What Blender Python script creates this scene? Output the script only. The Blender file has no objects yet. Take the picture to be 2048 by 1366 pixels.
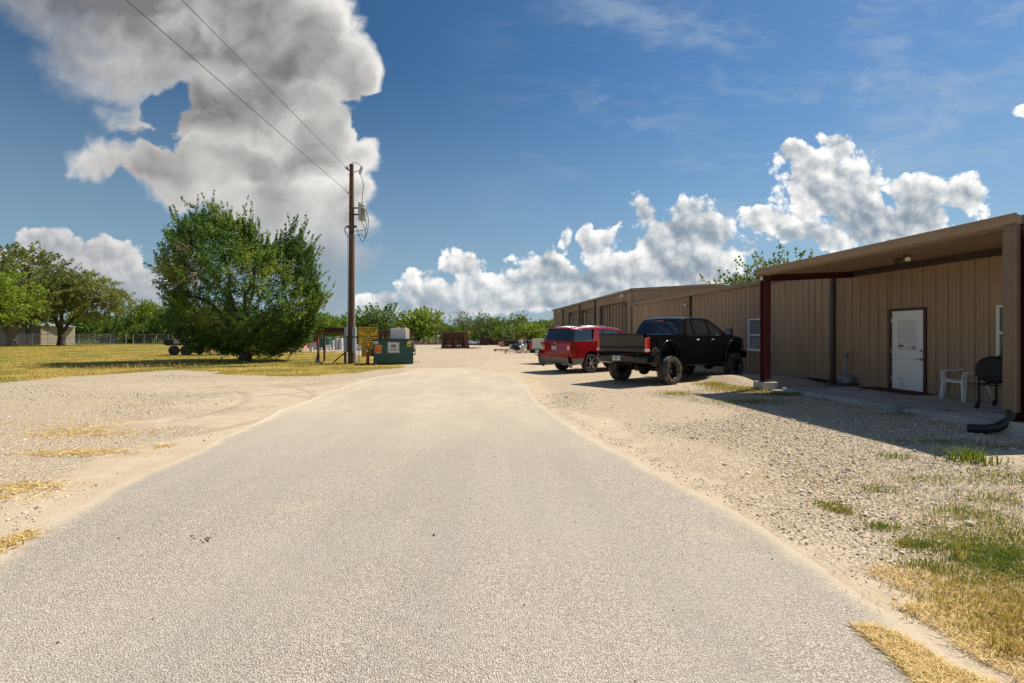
import bpy, bmesh, math, random
import numpy as np
from mathutils import Vector, Matrix
R = math.radians
random.seed(7)
scn = bpy.context.scene
COL = scn.collection

# ------------------------------------------------------------------ camera
F = 967.0            # focal length in photo pixels (2048 wide)
CAMZ = 1.62
cd = bpy.data.cameras.new("camera")
cam = bpy.data.objects.new("camera", cd)
COL.objects.link(cam)
cam.location = (0, 0, CAMZ)
cam.rotation_euler = (R(90), 0, 0)
cd.sensor_width = 36
cd.lens = 36 * F / 2048
cd.shift_y = -14 / 2048
cd.clip_start = 0.05
cd.clip_end = 3000
scn.camera = cam
scn.render.resolution_x = 1024
scn.render.resolution_y = 683

# ------------------------------------------------------------------ light
SUN_H = (0.65, 0.35)                 # ground azimuth of the sun (right and ahead)
SUN_EL = math.atan2(1.0, math.hypot(*SUN_H))
SUN_AZ = math.atan2(SUN_H[0], SUN_H[1])
sd = bpy.data.lights.new("sun", 'SUN')
sd.energy = 4.4
sd.angle = R(0.53)
sd.color = (1.0, 0.91, 0.77)
sun = bpy.data.objects.new("sun", sd)
COL.objects.link(sun)
sun.location = (30, 20, 50)
sun.rotation_euler = Vector((SUN_H[0], SUN_H[1], 1.0)).to_track_quat('Z', 'Y').to_euler()

scn.view_settings.view_transform = 'Standard'
scn.view_settings.look = 'None'
scn.view_settings.exposure = 0.58
scn.view_settings.gamma = 1
scn.view_settings.use_curve_mapping = False

# ------------------------------------------------------------------ world: sky with cumulus clouds
world = bpy.data.worlds.new("World")
scn.world = world
world.use_nodes = True

class NT:
    """small helper to write node trees as expressions"""
    def __init__(s, nt): s.nt = nt; s.n = nt.nodes; s.l = nt.links
    def node(s, t, **k):
        o = s.n.new(t)
        for a, b in k.items(): setattr(o, a, b)
        return o
    def put(s, sock, v):
        if isinstance(v, bpy.types.NodeSocket): s.l.new(v, sock)
        else: sock.default_value = v
    def m(s, op, a, b=None, c=None, clamp=False):
        o = s.node('ShaderNodeMath', operation=op); o.use_clamp = clamp
        s.put(o.inputs[0], a)
        if b is not None: s.put(o.inputs[1], b)
        if c is not None: s.put(o.inputs[2], c)
        return o.outputs[0]
    def v(s, op, a, b=None, sc=None):
        o = s.node('ShaderNodeVectorMath', operation=op)
        s.put(o.inputs[0], a)
        if b is not None: s.put(o.inputs[1], b)
        if sc is not None: s.put(o.inputs['Scale'], sc)
        return o.outputs['Value'] if op in ('LENGTH', 'DOT_PRODUCT', 'DISTANCE') else o.outputs[0]
    def comb(s, x, y, z):
        o = s.node('ShaderNodeCombineXYZ')
        for i, q in enumerate((x, y, z)): s.put(o.inputs[i], q)
        return o.outputs[0]
    def noise(s, vec, scale, detail=4, rough=.5, dist=0, out='Fac'):
        o = s.node('ShaderNodeTexNoise')
        if vec is not None: s.put(o.inputs['Vector'], vec)
        s.put(o.inputs['Scale'], scale); s.put(o.inputs['Detail'], detail)
        s.put(o.inputs['Roughness'], rough); s.put(o.inputs['Distortion'], dist)
        return o.outputs[out]
    def vor(s, vec, scale, feature='F1', detail=0, rough=.5, out='Distance', rnd=1.0):
        o = s.node('ShaderNodeTexVoronoi', feature=feature)
        if vec is not None: s.put(o.inputs['Vector'], vec)
        s.put(o.inputs['Scale'], scale)
        if 'Detail' in o.inputs: s.put(o.inputs['Detail'], detail); s.put(o.inputs['Roughness'], rough)
        s.put(o.inputs['Randomness'], rnd)
        return o.outputs[out]
    def ramp(s, v, a, b, lo=0., hi=1., smooth=True):
        o = s.node('ShaderNodeMapRange')
        if smooth: o.interpolation_type = 'SMOOTHSTEP'
        s.put(o.inputs[0], v)
        for i, q in enumerate((a, b, lo, hi)): s.put(o.inputs[i + 1], q)
        return o.outputs[0]
    def mix(s, f, a, b, mode='MIX'):
        o = s.node('ShaderNodeMix', data_type='RGBA', blend_type=mode)
        s.put(o.inputs[0], f)
        s.put(o.inputs[6], a if isinstance(a, bpy.types.NodeSocket) else (*a, 1) if len(a) == 3 else a)
        s.put(o.inputs[7], b if isinstance(b, bpy.types.NodeSocket) else (*b, 1) if len(b) == 3 else b)
        return o.outputs[2]

def sky_pt(px, py): return ((px - 1024) / F, (669 - py) / F)

# lobes of the clouds: (x, y, rx, ry) as they stand in the sky
LOBES_BIG = [(200,-70,260,170),(400,30,330,190),(600,110,150,150),(660,150,90,70),(470,220,270,110),(290,215,90,60),
 (450,330,260,80),(620,310,150,110),(560,410,200,90),(370,385,90,40),(140,340,66,40),(215,330,70,46),(270,255,66,74),(310,330,90,60),(700,310,90,84),
 (710,390,80,74),(640,450,140,100),(620,540,150,110),(560,520,150,60),(330,100,250,120)]
HOLES_BIG = [(350,235,60,48),(330,290,90,40),(715,205,70,44)]
LOBES_FAR = [(90,500,90,56),(190,520,130,66),(260,575,130,60),(60,540,120,60),(310,590,80,44),
 (850,562,56,34),(935,530,62,50),(870,590,110,46),(1000,600,170,38),(960,570,80,42),(1090,530,76,50),(1060,575,120,50),(1135,475,24,42),(1130,560,130,52),
 (1200,500,58,52),(1172,470,26,36),(1235,545,100,60),(1290,440,40,60),(1330,480,80,70),(1395,465,92,84),(1350,540,170,60),(1440,510,70,60),
 (1500,505,34,34),(1610,430,46,40),(1550,445,76,42),(1665,300,52,66),(1600,320,64,54),(1650,370,120,92),(1740,345,60,62),(1720,430,120,72),(1850,390,90,62),
 (1820,440,130,54),(1930,405,70,58),(1630,475,120,36),(2060,222,40,22),(1200,600,350,30),(760,605,64,40),(900,615,180,26)]

def lobes_field(t, Q, lobes, LOBE_K, LOBE_B):
    """smooth union of soft lobes: the broad body of a cloud bank"""
    E = None
    for (x, y, rx, ry) in lobes:
        cx, cy = sky_pt(x, y); ax, ay = rx / F, ry / F
        o = t.node('ShaderNodeVectorMath', operation='MULTIPLY_ADD')
        t.put(o.inputs[0], Q)
        o.inputs[1].default_value = (1 / ax, 1 / ay, 0)
        o.inputs[2].default_value = (-cx / ax, -cy / ay, 0)
        r = t.v('DOT_PRODUCT', o.outputs[0], o.outputs[0])
        k = (ax * ay) ** .5 * LOBE_K + LOBE_B
        e = t.m('MULTIPLY_ADD', r, -k, k)
        E = e if E is None else t.m('SMOOTH_MAX', E, e, .12)
    return E

def noise2(t, vec, scale, detail, rough, out='Fac'):
    o = t.node('ShaderNodeTexNoise'); o.noise_dimensions = '2D'
    t.put(o.inputs['Vector'], vec)
    for k, q in (('Scale', scale), ('Detail', detail), ('Roughness', rough)): o.inputs[k].default_value = q
    return o.outputs[out]
def vor2(t, vec, scale, detail, rough):
    o = t.node('ShaderNodeTexVoronoi', feature='F1'); o.voronoi_dimensions = '2D'
    t.put(o.inputs['Vector'], vec)
    for k, q in (('Scale', scale), ('Detail', detail), ('Roughness', rough)): o.inputs[k].default_value = q
    return o.outputs['Distance']

def build_world():
    nt = world.node_tree
    for n in list(nt.nodes): nt.nodes.remove(n)
    t = NT(nt)
    sky = t.node('ShaderNodeTexSky', sky_type='NISHITA')
    sky.sun_disc = False
    sky.sun_elevation = SUN_EL
    sky.sun_rotation = SUN_AZ
    sky.altitude = 100; sky.air_density = 1.0; sky.dust_density = 0.35; sky.ozone_density = 3.5
    d = t.node('ShaderNodeTexCoord').outputs['Generated']
    sp = t.node('ShaderNodeSeparateXYZ'); t.put(sp.inputs[0], d)
    X, Y, Z = sp.outputs
    yy = t.m('MAXIMUM', t.m('ABSOLUTE', Y), .08)
    PU = t.m('DIVIDE', X, yy); PV = t.m('DIVIDE', Z, yy); P = t.comb(PU, PV, 0)
    wn = t.v('SUBTRACT', noise2(t, P, 5.0, 3, .55, 'Color'), (.5, .5, .5))
    front = t.ramp(Y, .05, .12)
    up = t.ramp(Z, -.005, .015)
    # --- near, large, soft-bottomed cloud
    E1 = lobes_field(t, t.v('ADD', P, t.v('SCALE', wn, sc=.17)), LOBES_BIG, 3.0, .25)
    H1 = lobes_field(t, t.v('ADD', P, t.v('SCALE', wn, sc=.22)), HOLES_BIG, 0, 1.25)
    P1 = t.v('ADD', P, t.v('SCALE', wn, sc=.10))
    f1 = noise2(t, P1, 7, 8, .60)
    f1b = noise2(t, t.v('ADD', P1, (.016, .020, 0)), 7, 4, .55)
    D1 = t.m('ADD', E1, t.m('MULTIPLY', t.m('SUBTRACT', f1, .5), 1.1))
    lft = t.m('MULTIPLY', t.ramp(PU, -.95, -.45, 1, 0), t.ramp(PV, .36, .52))
    DH = t.m('SUBTRACT', D1, t.m('MULTIPLY', t.ramp(t.m('ADD', H1, t.m('MULTIPLY', t.m('SUBTRACT', .47, f1), 3.2)), -.3, 1.3), .85))
    m1 = t.ramp(DH, t.ramp(lft, 0, 1, .04, -.25, False), t.ramp(lft, 0, 1, .36, .9, False))
    m1 = t.m('MULTIPLY', m1, t.ramp(PV, .02, .26, .30, 1))
    fl = noise2(t, t.v('MULTIPLY', P1, (1, 1.5, 1)), 3.4, 4, .5)
    k1 = t.m('ADD', t.ramp(D1, .10, .9, .78, .22), t.m('MULTIPLY', t.m('SUBTRACT', f1, f1b), .9))
    k1 = t.m('ADD', k1, t.m('MULTIPLY', t.m('SUBTRACT', fl, .50), 1.15))
    k1 = t.m('ADD', k1, t.ramp(lft, 0, 1, .0, -.28, False), clamp=True)
    k1 = t.m('ADD', k1, t.m('MULTIPLY', t.ramp(D1, .1, .65, .38, 0), t.ramp(PU, -.65, -.35)), clamp=True)
    c1 = t.mix(k1, (.14, .138, .14), (.60, .585, .56))
    c1 = t.mix(t.ramp(PV, .08, .34, .88, 0), c1, (.165, .19, .215))
    # --- far cumulus banks with cauliflower heads
    E2 = lobes_field(t, t.v('ADD', P, t.v('SCALE', wn, sc=.06)), LOBES_FAR, 4.5, .34)
    P2 = t.v('ADD', P, t.v('SCALE', wn, sc=.035))
    v2 = vor2(t, P2, 16, 3, .60)
    v2b = vor2(t, t.v('ADD', P2, (.010, .014, 0)), 16, 1, .6)
    f2 = noise2(t, P2, 15, 8, .60)
    D2 = t.m('ADD', E2, t.m('ADD', t.m('MULTIPLY', t.m('SUBTRACT', .42, v2), .42), t.m('MULTIPLY', t.m('SUBTRACT', f2, .5), .70)))
    m2 = t.ramp(D2, .0, .22)
    Ds = t.m('ADD', E2, t.m('MULTIPLY', t.m('SUBTRACT', f2, .5), .5))
    k2 = t.m('ADD', t.ramp(Ds, .02, .70, 1.05, .30), t.m('MULTIPLY', t.m('SUBTRACT', v2b, v2), .55))
    k2 = t.m('ADD', k2, t.m('MULTIPLY', t.m('SUBTRACT', noise2(t, P2, 4.5, 3, .5), .48), 1.15))
    k2 = t.ramp(k2, -.25, 1.15)
    c2 = t.mix(k2, (.17, .215, .265), (.80, .785, .75))
    c2 = t.mix(t.ramp(PU, -.75, -.55, .55, 0), c2, (.30, .295, .30))
    # --- thin high streaks
    cw = t.v('ADD', t.v('MULTIPLY', P, (1.5, 4.5, 1)), t.v('SCALE', wn, sc=.25))
    cm = t.m('MULTIPLY', t.m('MULTIPLY', t.ramp(noise2(t, cw, 1.9, 8, .64), .44, .76), t.ramp(X, -.15, .25)), .38)
    hs = t.node('ShaderNodeHueSaturation'); t.put(hs.inputs['Color'], sky.outputs[0])
    hs.inputs['Saturation'].default_value = 1.22; hs.inputs['Value'].default_value = 1.0; hs.inputs['Hue'].default_value = .497
    base = t.v('SCALE', hs.outputs[0], sc=t.m('MULTIPLY', t.ramp(X, -.8, .5, .80, 1.1), SKY_K))
    base = t.mix(cm, base, (.36, .42, .47))
    base = t.mix(t.ramp(Z, .0, .50, .70, .0), base, (.20, .30, .38))
    oth = t.ramp(f1, .50, .62, 0, .7)
    oth = t.m('MULTIPLY', oth, t.m('SUBTRACT', 1, front))
    c = t.mix(oth, base, (.36, .37, .39))
    c = t.mix(t.m('MULTIPLY', m2, front), c, c2)
    c = t.mix(t.m('MULTIPLY', t.ramp(Z, .01, .12, .55, 0), front), c, (.22, .28, .33))
    c = t.mix(t.m('MULTIPLY', m1, front), c, c1)
    c = t.mix(up, (.13, .125, .11), c)
    bg = t.node('ShaderNodeBackground'); t.put(bg.inputs[0], c); bg.inputs[1].default_value = 1.0
    o = t.node('ShaderNodeOutputWorld'); t.put(o.inputs[0], bg.outputs[0])
SKY_K = .058
build_world()
world.cycles.sampling_method = 'MANUAL'
world.cycles.sample_map_resolution = 256

scn.cycles.use_adaptive_sampling = True
scn.cycles.adaptive_threshold = 0.02
scn.cycles.max_bounces = 6
scn.cycles.diffuse_bounces = 3
scn.cycles.glossy_bounces = 3
scn.cycles.transparent_max_bounces = 6

# ------------------------------------------------------------------ helpers
def gp(px, py, z=0.0):
    """point of the ground (height z) seen at a photo pixel"""
    Y = (CAMZ - z) * F / (py - 669.0)
    return ((px - 1024) / F * Y, Y, z)
def at(px, py, Y):
    return Vector(((px - 1024) / F * Y, Y, CAMZ + (669.0 - py) / F * Y))

MATS = {}
def mat(name, col, rough=.6, metal=0., var=.12, vs=4., bump=0., bs=60., coat=0., spec=.5, stain=None, stretch=None, emit=None, trans=0.):
    """procedural paint / metal / plastic: base colour with uneven tone, optional stains and fine relief"""
    if name in MATS: return MATS[name]
    m = bpy.data.materials.new(name); m.use_nodes = True
    nt = m.node_tree; t = NT(nt); b = nt.nodes['Principled BSDF']
    co = t.node('ShaderNodeTexCoord').outputs['Object']
    if stretch: co = t.v('MULTIPLY', co, stretch)
    n = t.noise(co, vs, 5, .6)
    f = t.ramp(n, .25, .75, 1 - var, 1 + var)
    c = t.v('SCALE', (0, 0, 0), sc=f); c.node.inputs[0].default_value = col
    if stain:
        scol, amt, ss = stain
        k = t.ramp(t.noise(co, ss, 6, .65), .62 - amt * .35, .74 - amt * .2)
        c = t.mix(k, c, scol)
    t.put(b.inputs['Base Color'], c)
    t.put(b.inputs['Roughness'], t.ramp(t.noise(co, vs * 2.3, 3), .3, .7, max(.02, rough - .08), min(1, rough + .08)))
    b.inputs['Metallic'].default_value = metal
    b.inputs['Coat Weight'].default_value = coat
    b.inputs['Coat Roughness'].default_value = .05
    b.inputs['Specular IOR Level'].default_value = spec
    b.inputs['Transmission Weight'].default_value = trans
    if emit:
        b.inputs['Emission Color'].default_value = (*emit[0], 1); b.inputs['Emission Strength'].default_value = emit[1]
    if bump:
        bn = t.node('ShaderNodeBump'); bn.inputs['Strength'].default_value = bump; bn.inputs['Distance'].default_value = .01
        t.put(bn.inputs['Height'], t.noise(co, bs, 4, .6)); t.put(b.inputs['Normal'], bn.outputs[0])
    MATS[name] = m
    return m

def tag(o, label=None, cat=None, group=None, kind=None):
    if label: o['label'] = label
    if cat: o['category'] = cat
    if group: o['group'] = group
    if kind: o['kind'] = kind
    return o
def empty(name, loc=(0, 0, 0), rz=0., label=None, cat=None, group=None):
    o = bpy.data.objects.new(name, None); COL.objects.link(o)
    o.location = loc; o.rotation_euler = (0, 0, rz); o.empty_display_size = .2
    return tag(o, label, cat, group)
def copy_tree(o, parent=None):
    c = o.copy(); COL.objects.link(c)
    if parent is not None: c.parent = parent
    for ch in [k for k in bpy.data.objects if k.parent == o]: copy_tree(ch, c)
    return c

class MB:
    """collects simple shapes and links them as ONE mesh object"""
    def __init__(s, off=(0, 0, 0)):
        s.v = []; s.f = []; s.mi = []; s.cur = 0; s.off = Vector(off); s.M = None
    def add(s, vs, fs, mi=None):
        b = len(s.v)
        for p in vs:
            p = Vector(p)
            if s.M is not None: p = s.M @ p
            s.v.append(p - s.off)
        s.f += [tuple(i + b for i in f) for f in fs]
        s.mi += [s.cur if mi is None else mi] * len(fs)
        return s
    def box(s, x0, x1, y0, y1, z0, z1, mi=None):
        v = [(x0,y0,z0),(x1,y0,z0),(x1,y1,z0),(x0,y1,z0),(x0,y0,z1),(x1,y0,z1),(x1,y1,z1),(x0,y1,z1)]
        return s.add(v, [(0,3,2,1),(4,5,6,7),(0,1,5,4),(1,2,6,5),(2,3,7,6),(3,0,4,7)], mi)
    def rbox(s, x0, x1, y0, y1, z0, z1, r=.02, mi=None):
        """box with bevelled vertical and top edges"""
        r = min(r, (x1-x0)*.45, (y1-y0)*.45, (z1-z0)*.45)
        def ring(i, z):
            return [(x0+i+r,y0+i,z),(x1-i-r,y0+i,z),(x1-i,y0+i+r,z),(x1-i,y1-i-r,z),(x1-i-r,y1-i,z),(x0+i+r,y1-i,z),(x0+i,y1-i-r,z),(x0+i,y0+i+r,z)]
        rs = [ring(r*.6, z0), ring(0, z0+r*.6), ring(0, z1-r*.6), ring(r*.6, z1)]
        v = [p for q in rs for p in q]; f = []
        for k in range(3):
            for i in range(8):
                j = (i+1) % 8; f.append((k*8+i, k*8+j, k*8+8+j, k*8+8+i))
        f.append(tuple(range(7, -1, -1))); f.append(tuple(range(24, 32)))
        return s.add(v, f, mi)
    def tube(s, pts, r, n=8, caps=True, mi=None, r1=None):
        pts = [Vector(p) for p in pts]; m = len(pts)
        if isinstance(r, (int, float)):
            r1 = r if r1 is None else r1
            rr = [r + (r1 - r) * i / max(1, m - 1) for i in range(m)]
        else: rr = list(r)
        vs = []; up = None
        for i, p in enumerate(pts):
            d = (pts[min(i+1, m-1)] - pts[max(i-1, 0)]).normalized()
            if up is None:
                up = Vector((0,0,1)) if abs(d.z) < .9 else Vector((1,0,0))
            a = d.cross(up)
            if a.length < 1e-6: a = d.orthogonal()
            a.normalize(); b = d.cross(a).normalized(); up = -b if False else up
            for k in range(n):
                th = 2*math.pi*k/n
                vs.append(p + (a*math.cos(th) + b*math.sin(th))*rr[i])
        f = []
        for i in range(m-1):
            for k in range(n):
                j = (k+1) % n; f.append((i*n+k, i*n+j, (i+1)*n+j, (i+1)*n+k))
        if caps: f.append(tuple(range(n))); f.append(tuple(range((m-1)*n+n-1, (m-1)*n-1, -1)))
        return s.add(vs, f, mi)
    def bar(s, a, b, w, h=None, mi=None):
        """square bar between two points"""
        a = Vector(a); b = Vector(b); h = h or w; d = (b-a).normalized()
        up = Vector((0,0,1)) if abs(d.z) < .95 else Vector((0,1,0))
        x = d.cross(up).normalized()*w/2; y = x.cross(d).normalized()*h/2
        v = [a-x-y, a+x-y, a+x+y, a-x+y, b-x-y, b+x-y, b+x+y, b-x+y]
        return s.add(v, [(0,1,2,3),(7,6,5,4),(0,4,5,1),(1,5,6,2),(2,6,7,3),(3,7,4,0)], mi)
    def lathe(s, prof, n=32, axis='z', c=(0,0,0), mi=None, caps=False):
        vs = []
        for (r, h) in prof:
            for k in range(n):
                th = 2*math.pi*k/n; a, b = r*math.cos(th), r*math.sin(th)
                p = (a, b, h) if axis == 'z' else (a, h, b) if axis == 'y' else (h, a, b)
                vs.append((p[0]+c[0], p[1]+c[1], p[2]+c[2]))
        f = []; m = len(prof)
        for i in range(m-1):
            for k in range(n):
                j = (k+1) % n; f.append((i*n+k, i*n+j, (i+1)*n+j, (i+1)*n+k))
        if caps: f.append(tuple(range(n-1, -1, -1))); f.append(tuple(range((m-1)*n, m*n)))
        return s.add(vs, f, mi)
    def prism(s, poly, axis, a, b, mi=None):
        """closed 2-D outline pushed along an axis; poly in the other two axes"""
        def P(u, v, w): return {'x': (w, u, v), 'y': (u, w, v), 'z': (u, v, w)}[axis]
        n = len(poly)
        vs = [P(u, v, a) for u, v in poly] + [P(u, v, b) for u, v in poly]
        f = [tuple(range(n)), tuple(range(2*n-1, n-1, -1))] + [(i, (i+1) % n + 0, (i+1) % n + n, i+n) for i in range(n)]
        return s.add(vs, f, mi)
    def mesh(s, name):
        me = bpy.data.meshes.new(name)
        me.from_pydata([tuple(p) for p in s.v], [], s.f)
        return me
    def build(s, name, mats, parent=None, smooth=None, fix=True, loc=None):
        me = s.mesh(name)
        if not isinstance(mats, (list, tuple)): mats = [mats]
        for m in mats: me.materials.append(m)
        if len(mats) > 1: me.polygons.foreach_set('material_index', s.mi)
        if fix:
            bm = bmesh.new(); bm.from_mesh(me); bmesh.ops.recalc_face_normals(bm, faces=bm.faces); bm.to_mesh(me); bm.free()
        if smooth is not None:
            me.polygons.foreach_set('use_smooth', [True]*len(me.polygons)); me.set_sharp_from_angle(angle=R(smooth))
        me.update()
        o = bpy.data.objects.new(name, me); COL.objects.link(o)
        if parent is not None: o.parent = parent
        if loc: o.location = loc
        return o

def np_obj(name, V, Fs, mats, parent=None, attr=None, smooth=False, kind=None, npoly=4):
    """fast mesh from arrays; Fs (n, npoly)"""
    me = bpy.data.meshes.new(name)
    V = np.asarray(V, np.float32); Fs = np.asarray(Fs, np.int32)
    me.vertices.add(len(V)); me.vertices.foreach_set('co', V.ravel())
    nf, k = Fs.shape
    me.loops.add(nf*k); me.polygons.add(nf)
    me.loops.foreach_set('vertex_index', Fs.ravel())
    me.polygons.foreach_set('loop_start', np.arange(0, nf*k, k, dtype=np.int32))
    me.polygons.foreach_set('loop_total', np.full(nf, k, np.int32))
    if smooth: me.polygons.foreach_set('use_smooth', np.ones(nf, bool))
    me.update(calc_edges=True)
    for m in (mats if isinstance(mats, (list, tuple)) else [mats]): me.materials.append(m)
    if attr:
        for an, av in attr.items():
            a = me.attributes.new(an, 'FLOAT', 'POINT'); a.data.foreach_set('value', np.asarray(av, np.float32))
    o = bpy.data.objects.new(name, me); COL.objects.link(o)
    if parent is not None: o.parent = parent
    if kind: o['kind'] = kind
    return o

def text_part(s, size, M, m, parent, name='lettering', depth=.002, align='CENTER', bold=0.):
    c = bpy.data.curves.new('txt', 'FONT'); c.body = s; c.size = size; c.align_x = align; c.align_y = 'CENTER'
    c.extrude = depth; c.offset = bold; c.resolution_u = 2
    o = bpy.data.objects.new('txt', c); COL.objects.link(o)
    dg = bpy.context.evaluated_depsgraph_get(); dg.update()
    me = bpy.data.meshes.new_from_object(o.evaluated_get(dg))
    COL.objects.unlink(o); bpy.data.objects.remove(o)
    me.transform(M); me.materials.clear(); me.materials.append(m); me.name = name
    q = bpy.data.objects.new(name, me); COL.objects.link(q); q.parent = parent
    return q

def poly_sd(P, poly):
    """signed distance (inside positive) of points (n,2) to a polygon"""
    poly = np.asarray(poly, float); n = len(poly)
    d = np.full(len(P), 1e9); ins = np.zeros(len(P), bool)
    for i in range(n):
        a, b = poly[i], poly[(i+1) % n]; e = b - a; w = P - a
        t = np.clip((w @ e) / max(1e-9, e @ e), 0, 1)
        q = w - t[:, None]*e; d = np.minimum(d, (q*q).sum(1))
        c = ((a[1] > P[:, 1]) != (b[1] > P[:, 1]))
        with np.errstate(divide='ignore', invalid='ignore'):
            xi = a[0] + (P[:, 1]-a[1])*(b[0]-a[0])/(b[1]-a[1])
        ins ^= c & (P[:, 0] < xi)
    d = np.sqrt(d); return np.where(ins, d, -d)
def gpoly(pts): return [gp(x, y)[:2] for x, y in pts]

# ------------------------------------------------------------------ ground, road, gravel
ROAD = gpoly([(-500,1460),(0,1112),(130,1032),(260,962),(370,910),(440,882),(475,866),(520,842),(560,822),(610,803),(655,785),(700,770),(740,757),(800,746),(850,739),(900,737),(950,739),
        (985,746),(1030,757),(1060,776),(1068,798),(1085,812),(1115,835),(1170,868),(1195,880),(1280,927),(1400,988),(1550,1072),(1700,1163),(1790,1222),(1850,1262),(1905,1305),(1960,1366),(2100,1460)]) + [(3.2, 1.2), (-4.2, 1.2)]
GRASS = gpoly([(-700,800),(-200,778),(0,766),(90,760),(180,752),(350,740),(400,742),(470,748),(560,753),(640,752),(700,748),(800,737),(790,731),(835,727),(838,723),(760,721),(730,712),(690,704),(600,703),(520,700)]) + \
        [(-35, 110), (-130, 110), (-130, 15)]
FIELD_FAR = [(-300, 78), (-36, 78), (-22, 62), (-14, 88), (60, 88), (60, 400), (-300, 400)]

def seg(a, b, n): return list(np.linspace(a, b, n, endpoint=False))
def build_ground():
    xs = seg(-900, -120, 8) + seg(-120, -36, 40) + seg(-36, -14, 90) + seg(-14, 14, 280) + seg(14, 24, 24) + seg(24, 120, 20) + seg(120, 901, 8)
    ys = seg(-300, -4, 8) + seg(-4, 1.5, 8) + seg(1.5, 16, 180) + seg(16, 40, 140) + seg(40, 110, 90) + seg(110, 1200, 16)
    X, Y = np.meshgrid(xs, ys); nx, ny = len(xs), len(ys)
    P = np.stack([X.ravel(), Y.ravel()], 1)
    rng = np.random.default_rng(3)
    def lump(P, s, seed):
        r = np.random.default_rng(seed); o = np.zeros(len(P))
        for k in range(7):
            a = r.uniform(0, 6.28); f = s*r.uniform(.6, 1.8)
            o += np.sin(P[:, 0]*math.cos(a)*f + P[:, 1]*math.sin(a)*f + r.uniform(0, 6.28))
        return o/7**.5
    g = poly_sd(P, GRASS); ff = poly_sd(P, FIELD_FAR)
    grass = np.clip((g + .12*lump(P, 5, 1) + .25*lump(P, 1.4, 2))/.5 + .4, 0, 1)
    field = np.clip(ff/4 + .5, 0, 1)
    rd = -poly_sd(P, ROAD)
    dust = np.clip(1 - rd/1.1 + .45*lump(P, 1.1, 5), 0, 1)
    # swept fine dust across the turning area left of the road and the lane past the building
    for (cx, cy, a, b, amt) in ((-4.5, 12.5, 3.6, 4.5, .9), (-9.5, 15, 3.5, 2.2, .5), (0.2, 26, 3.5, 10, .55), (-2, 40, 9, 14, .4), (2.2, 7.4, .5, 2.5, .3), (-4.6, 5.2, .9, 1.2, .8)):
        dust = np.maximum(dust, amt*np.clip(1.3 - ((P[:, 0]-cx)/a)**2 - ((P[:, 1]-cy)/b)**2 + .3*lump(P, 1.6, 9), 0, 1))
    # turning tyre tracks pressed in the dust
    tr = np.zeros(len(P))
    for (cx, cy, r, a0, a1) in ((-11.0, 10.2, 6.3, -28, 62), (-11.0, 10.2, 4.75, -20, 60), (-9.2, 8.0, 5.9, 0, 70), (-12.5, 17.5, 7.6, -62, -10), (-12.5, 17.5, 6.2, -62, -5)):
        dx, dy = P[:, 0]-cx, P[:, 1]-cy; rr = np.hypot(dx, dy); an = np.degrees(np.arctan2(dy, dx))
        w = np.clip(1 - np.abs(rr - r)/.16, 0, 1)*np.clip((an-a0)/8, 0, 1)*np.clip((a1-an)/12, 0, 1)
        tr = np.maximum(tr, w)
    z = np.zeros(len(P))
    near = np.clip((60 - P[:, 1])/20, 0, 1)*(np.abs(P[:, 0]) < 40)
    z += near*.012*lump(P, 1.2, 21) - .02*tr
    z -= .02*np.clip(rd*-2, 0, 1)*near          # stays under the road sheet
    z = np.where(rd < .35, np.minimum(z, -.003), z)
    # gravel banked up round the far end of the porch
    tt = P @ np.array([.9945, .1049]); ss = P @ np.array([-.1049, .9945])
    z += .25*np.clip(1.25-np.hypot((tt-9.6)/2.6, (ss-15.3)/1.6), 0, 1)**.7*(np.clip((tt-8.2)/.6, 0, 1))*np.clip((ss-13.6)/.5, 0, 1)
    # the ground rolls away and drops out of sight beyond the trees
    V = np.stack([P[:, 0], P[:, 1], z], 1)
    idx = np.arange(nx*ny).reshape(ny, nx)
    Fs = np.stack([idx[:-1, :-1], idx[:-1, 1:], idx[1:, 1:], idx[1:, :-1]], -1).reshape(-1, 4)
    m = bpy.data.materials.new('gravel_and_soil'); m.use_nodes = True
    t = NT(m.node_tree); b = m.node_tree.nodes['Principled BSDF']
    co = t.node('ShaderNodeNewGeometry').outputs['Position']
    def at_(n):
        o = t.node('ShaderNodeAttribute'); o.attribute_name = n; return o.outputs['Fac']
    v1 = t.node('ShaderNodeTexVoronoi'); t.put(v1.inputs['Vector'], co); v1.inputs['Scale'].default_value = 34
    v2 = t.node('ShaderNodeTexVoronoi'); t.put(v2.inputs['Vector'], co); v2.inputs['Scale'].default_value = 85
    s1 = t.node('ShaderNodeSeparateColor'); t.put(s1.inputs[0], v1.outputs['Color'])
    s2 = t.node('ShaderNodeSeparateColor'); t.put(s2.inputs[0], v2.outputs['Color'])
    big = t.noise(co, .45, 5, .6); mid = t.noise(co, 2.6, 5, .6); fine = t.noise(co, 60, 4, .7)
    stone = t.mix(t.ramp(s1.outputs[0], 0, 1), (.41, .325, .225), (.66, .57, .44))
    stone = t.mix(t.ramp(s2.outputs[1], .72, .95, 0, .55), stone, (.24, .195, .14))
    stone = t.mix(t.ramp(v1.outputs['Distance'], .34, .66, 0, .6), stone, (.22, .175, .125))
    soil = t.mix(t.ramp(mid, .3, .7), (.48, .39, .275), (.57, .48, .36))
    soil = t.mix(t.ramp(s2.outputs[0], .80, .93, 0, .45), soil, (.24, .19, .13))
    soil = t.mix(t.ramp(fine, .35, .65, 0, .35), soil, (.30, .245, .175))
    dk = t.m('ADD', at_('dust'), t.m('MULTIPLY', t.m('SUBTRACT', mid, .5), 1.2))
    c = t.mix(t.ramp(dk, .25, .75), stone, soil)
    c = t.mix(t.ramp(big, .35, .7, 0, .35), c, (.47, .37, .245))
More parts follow.
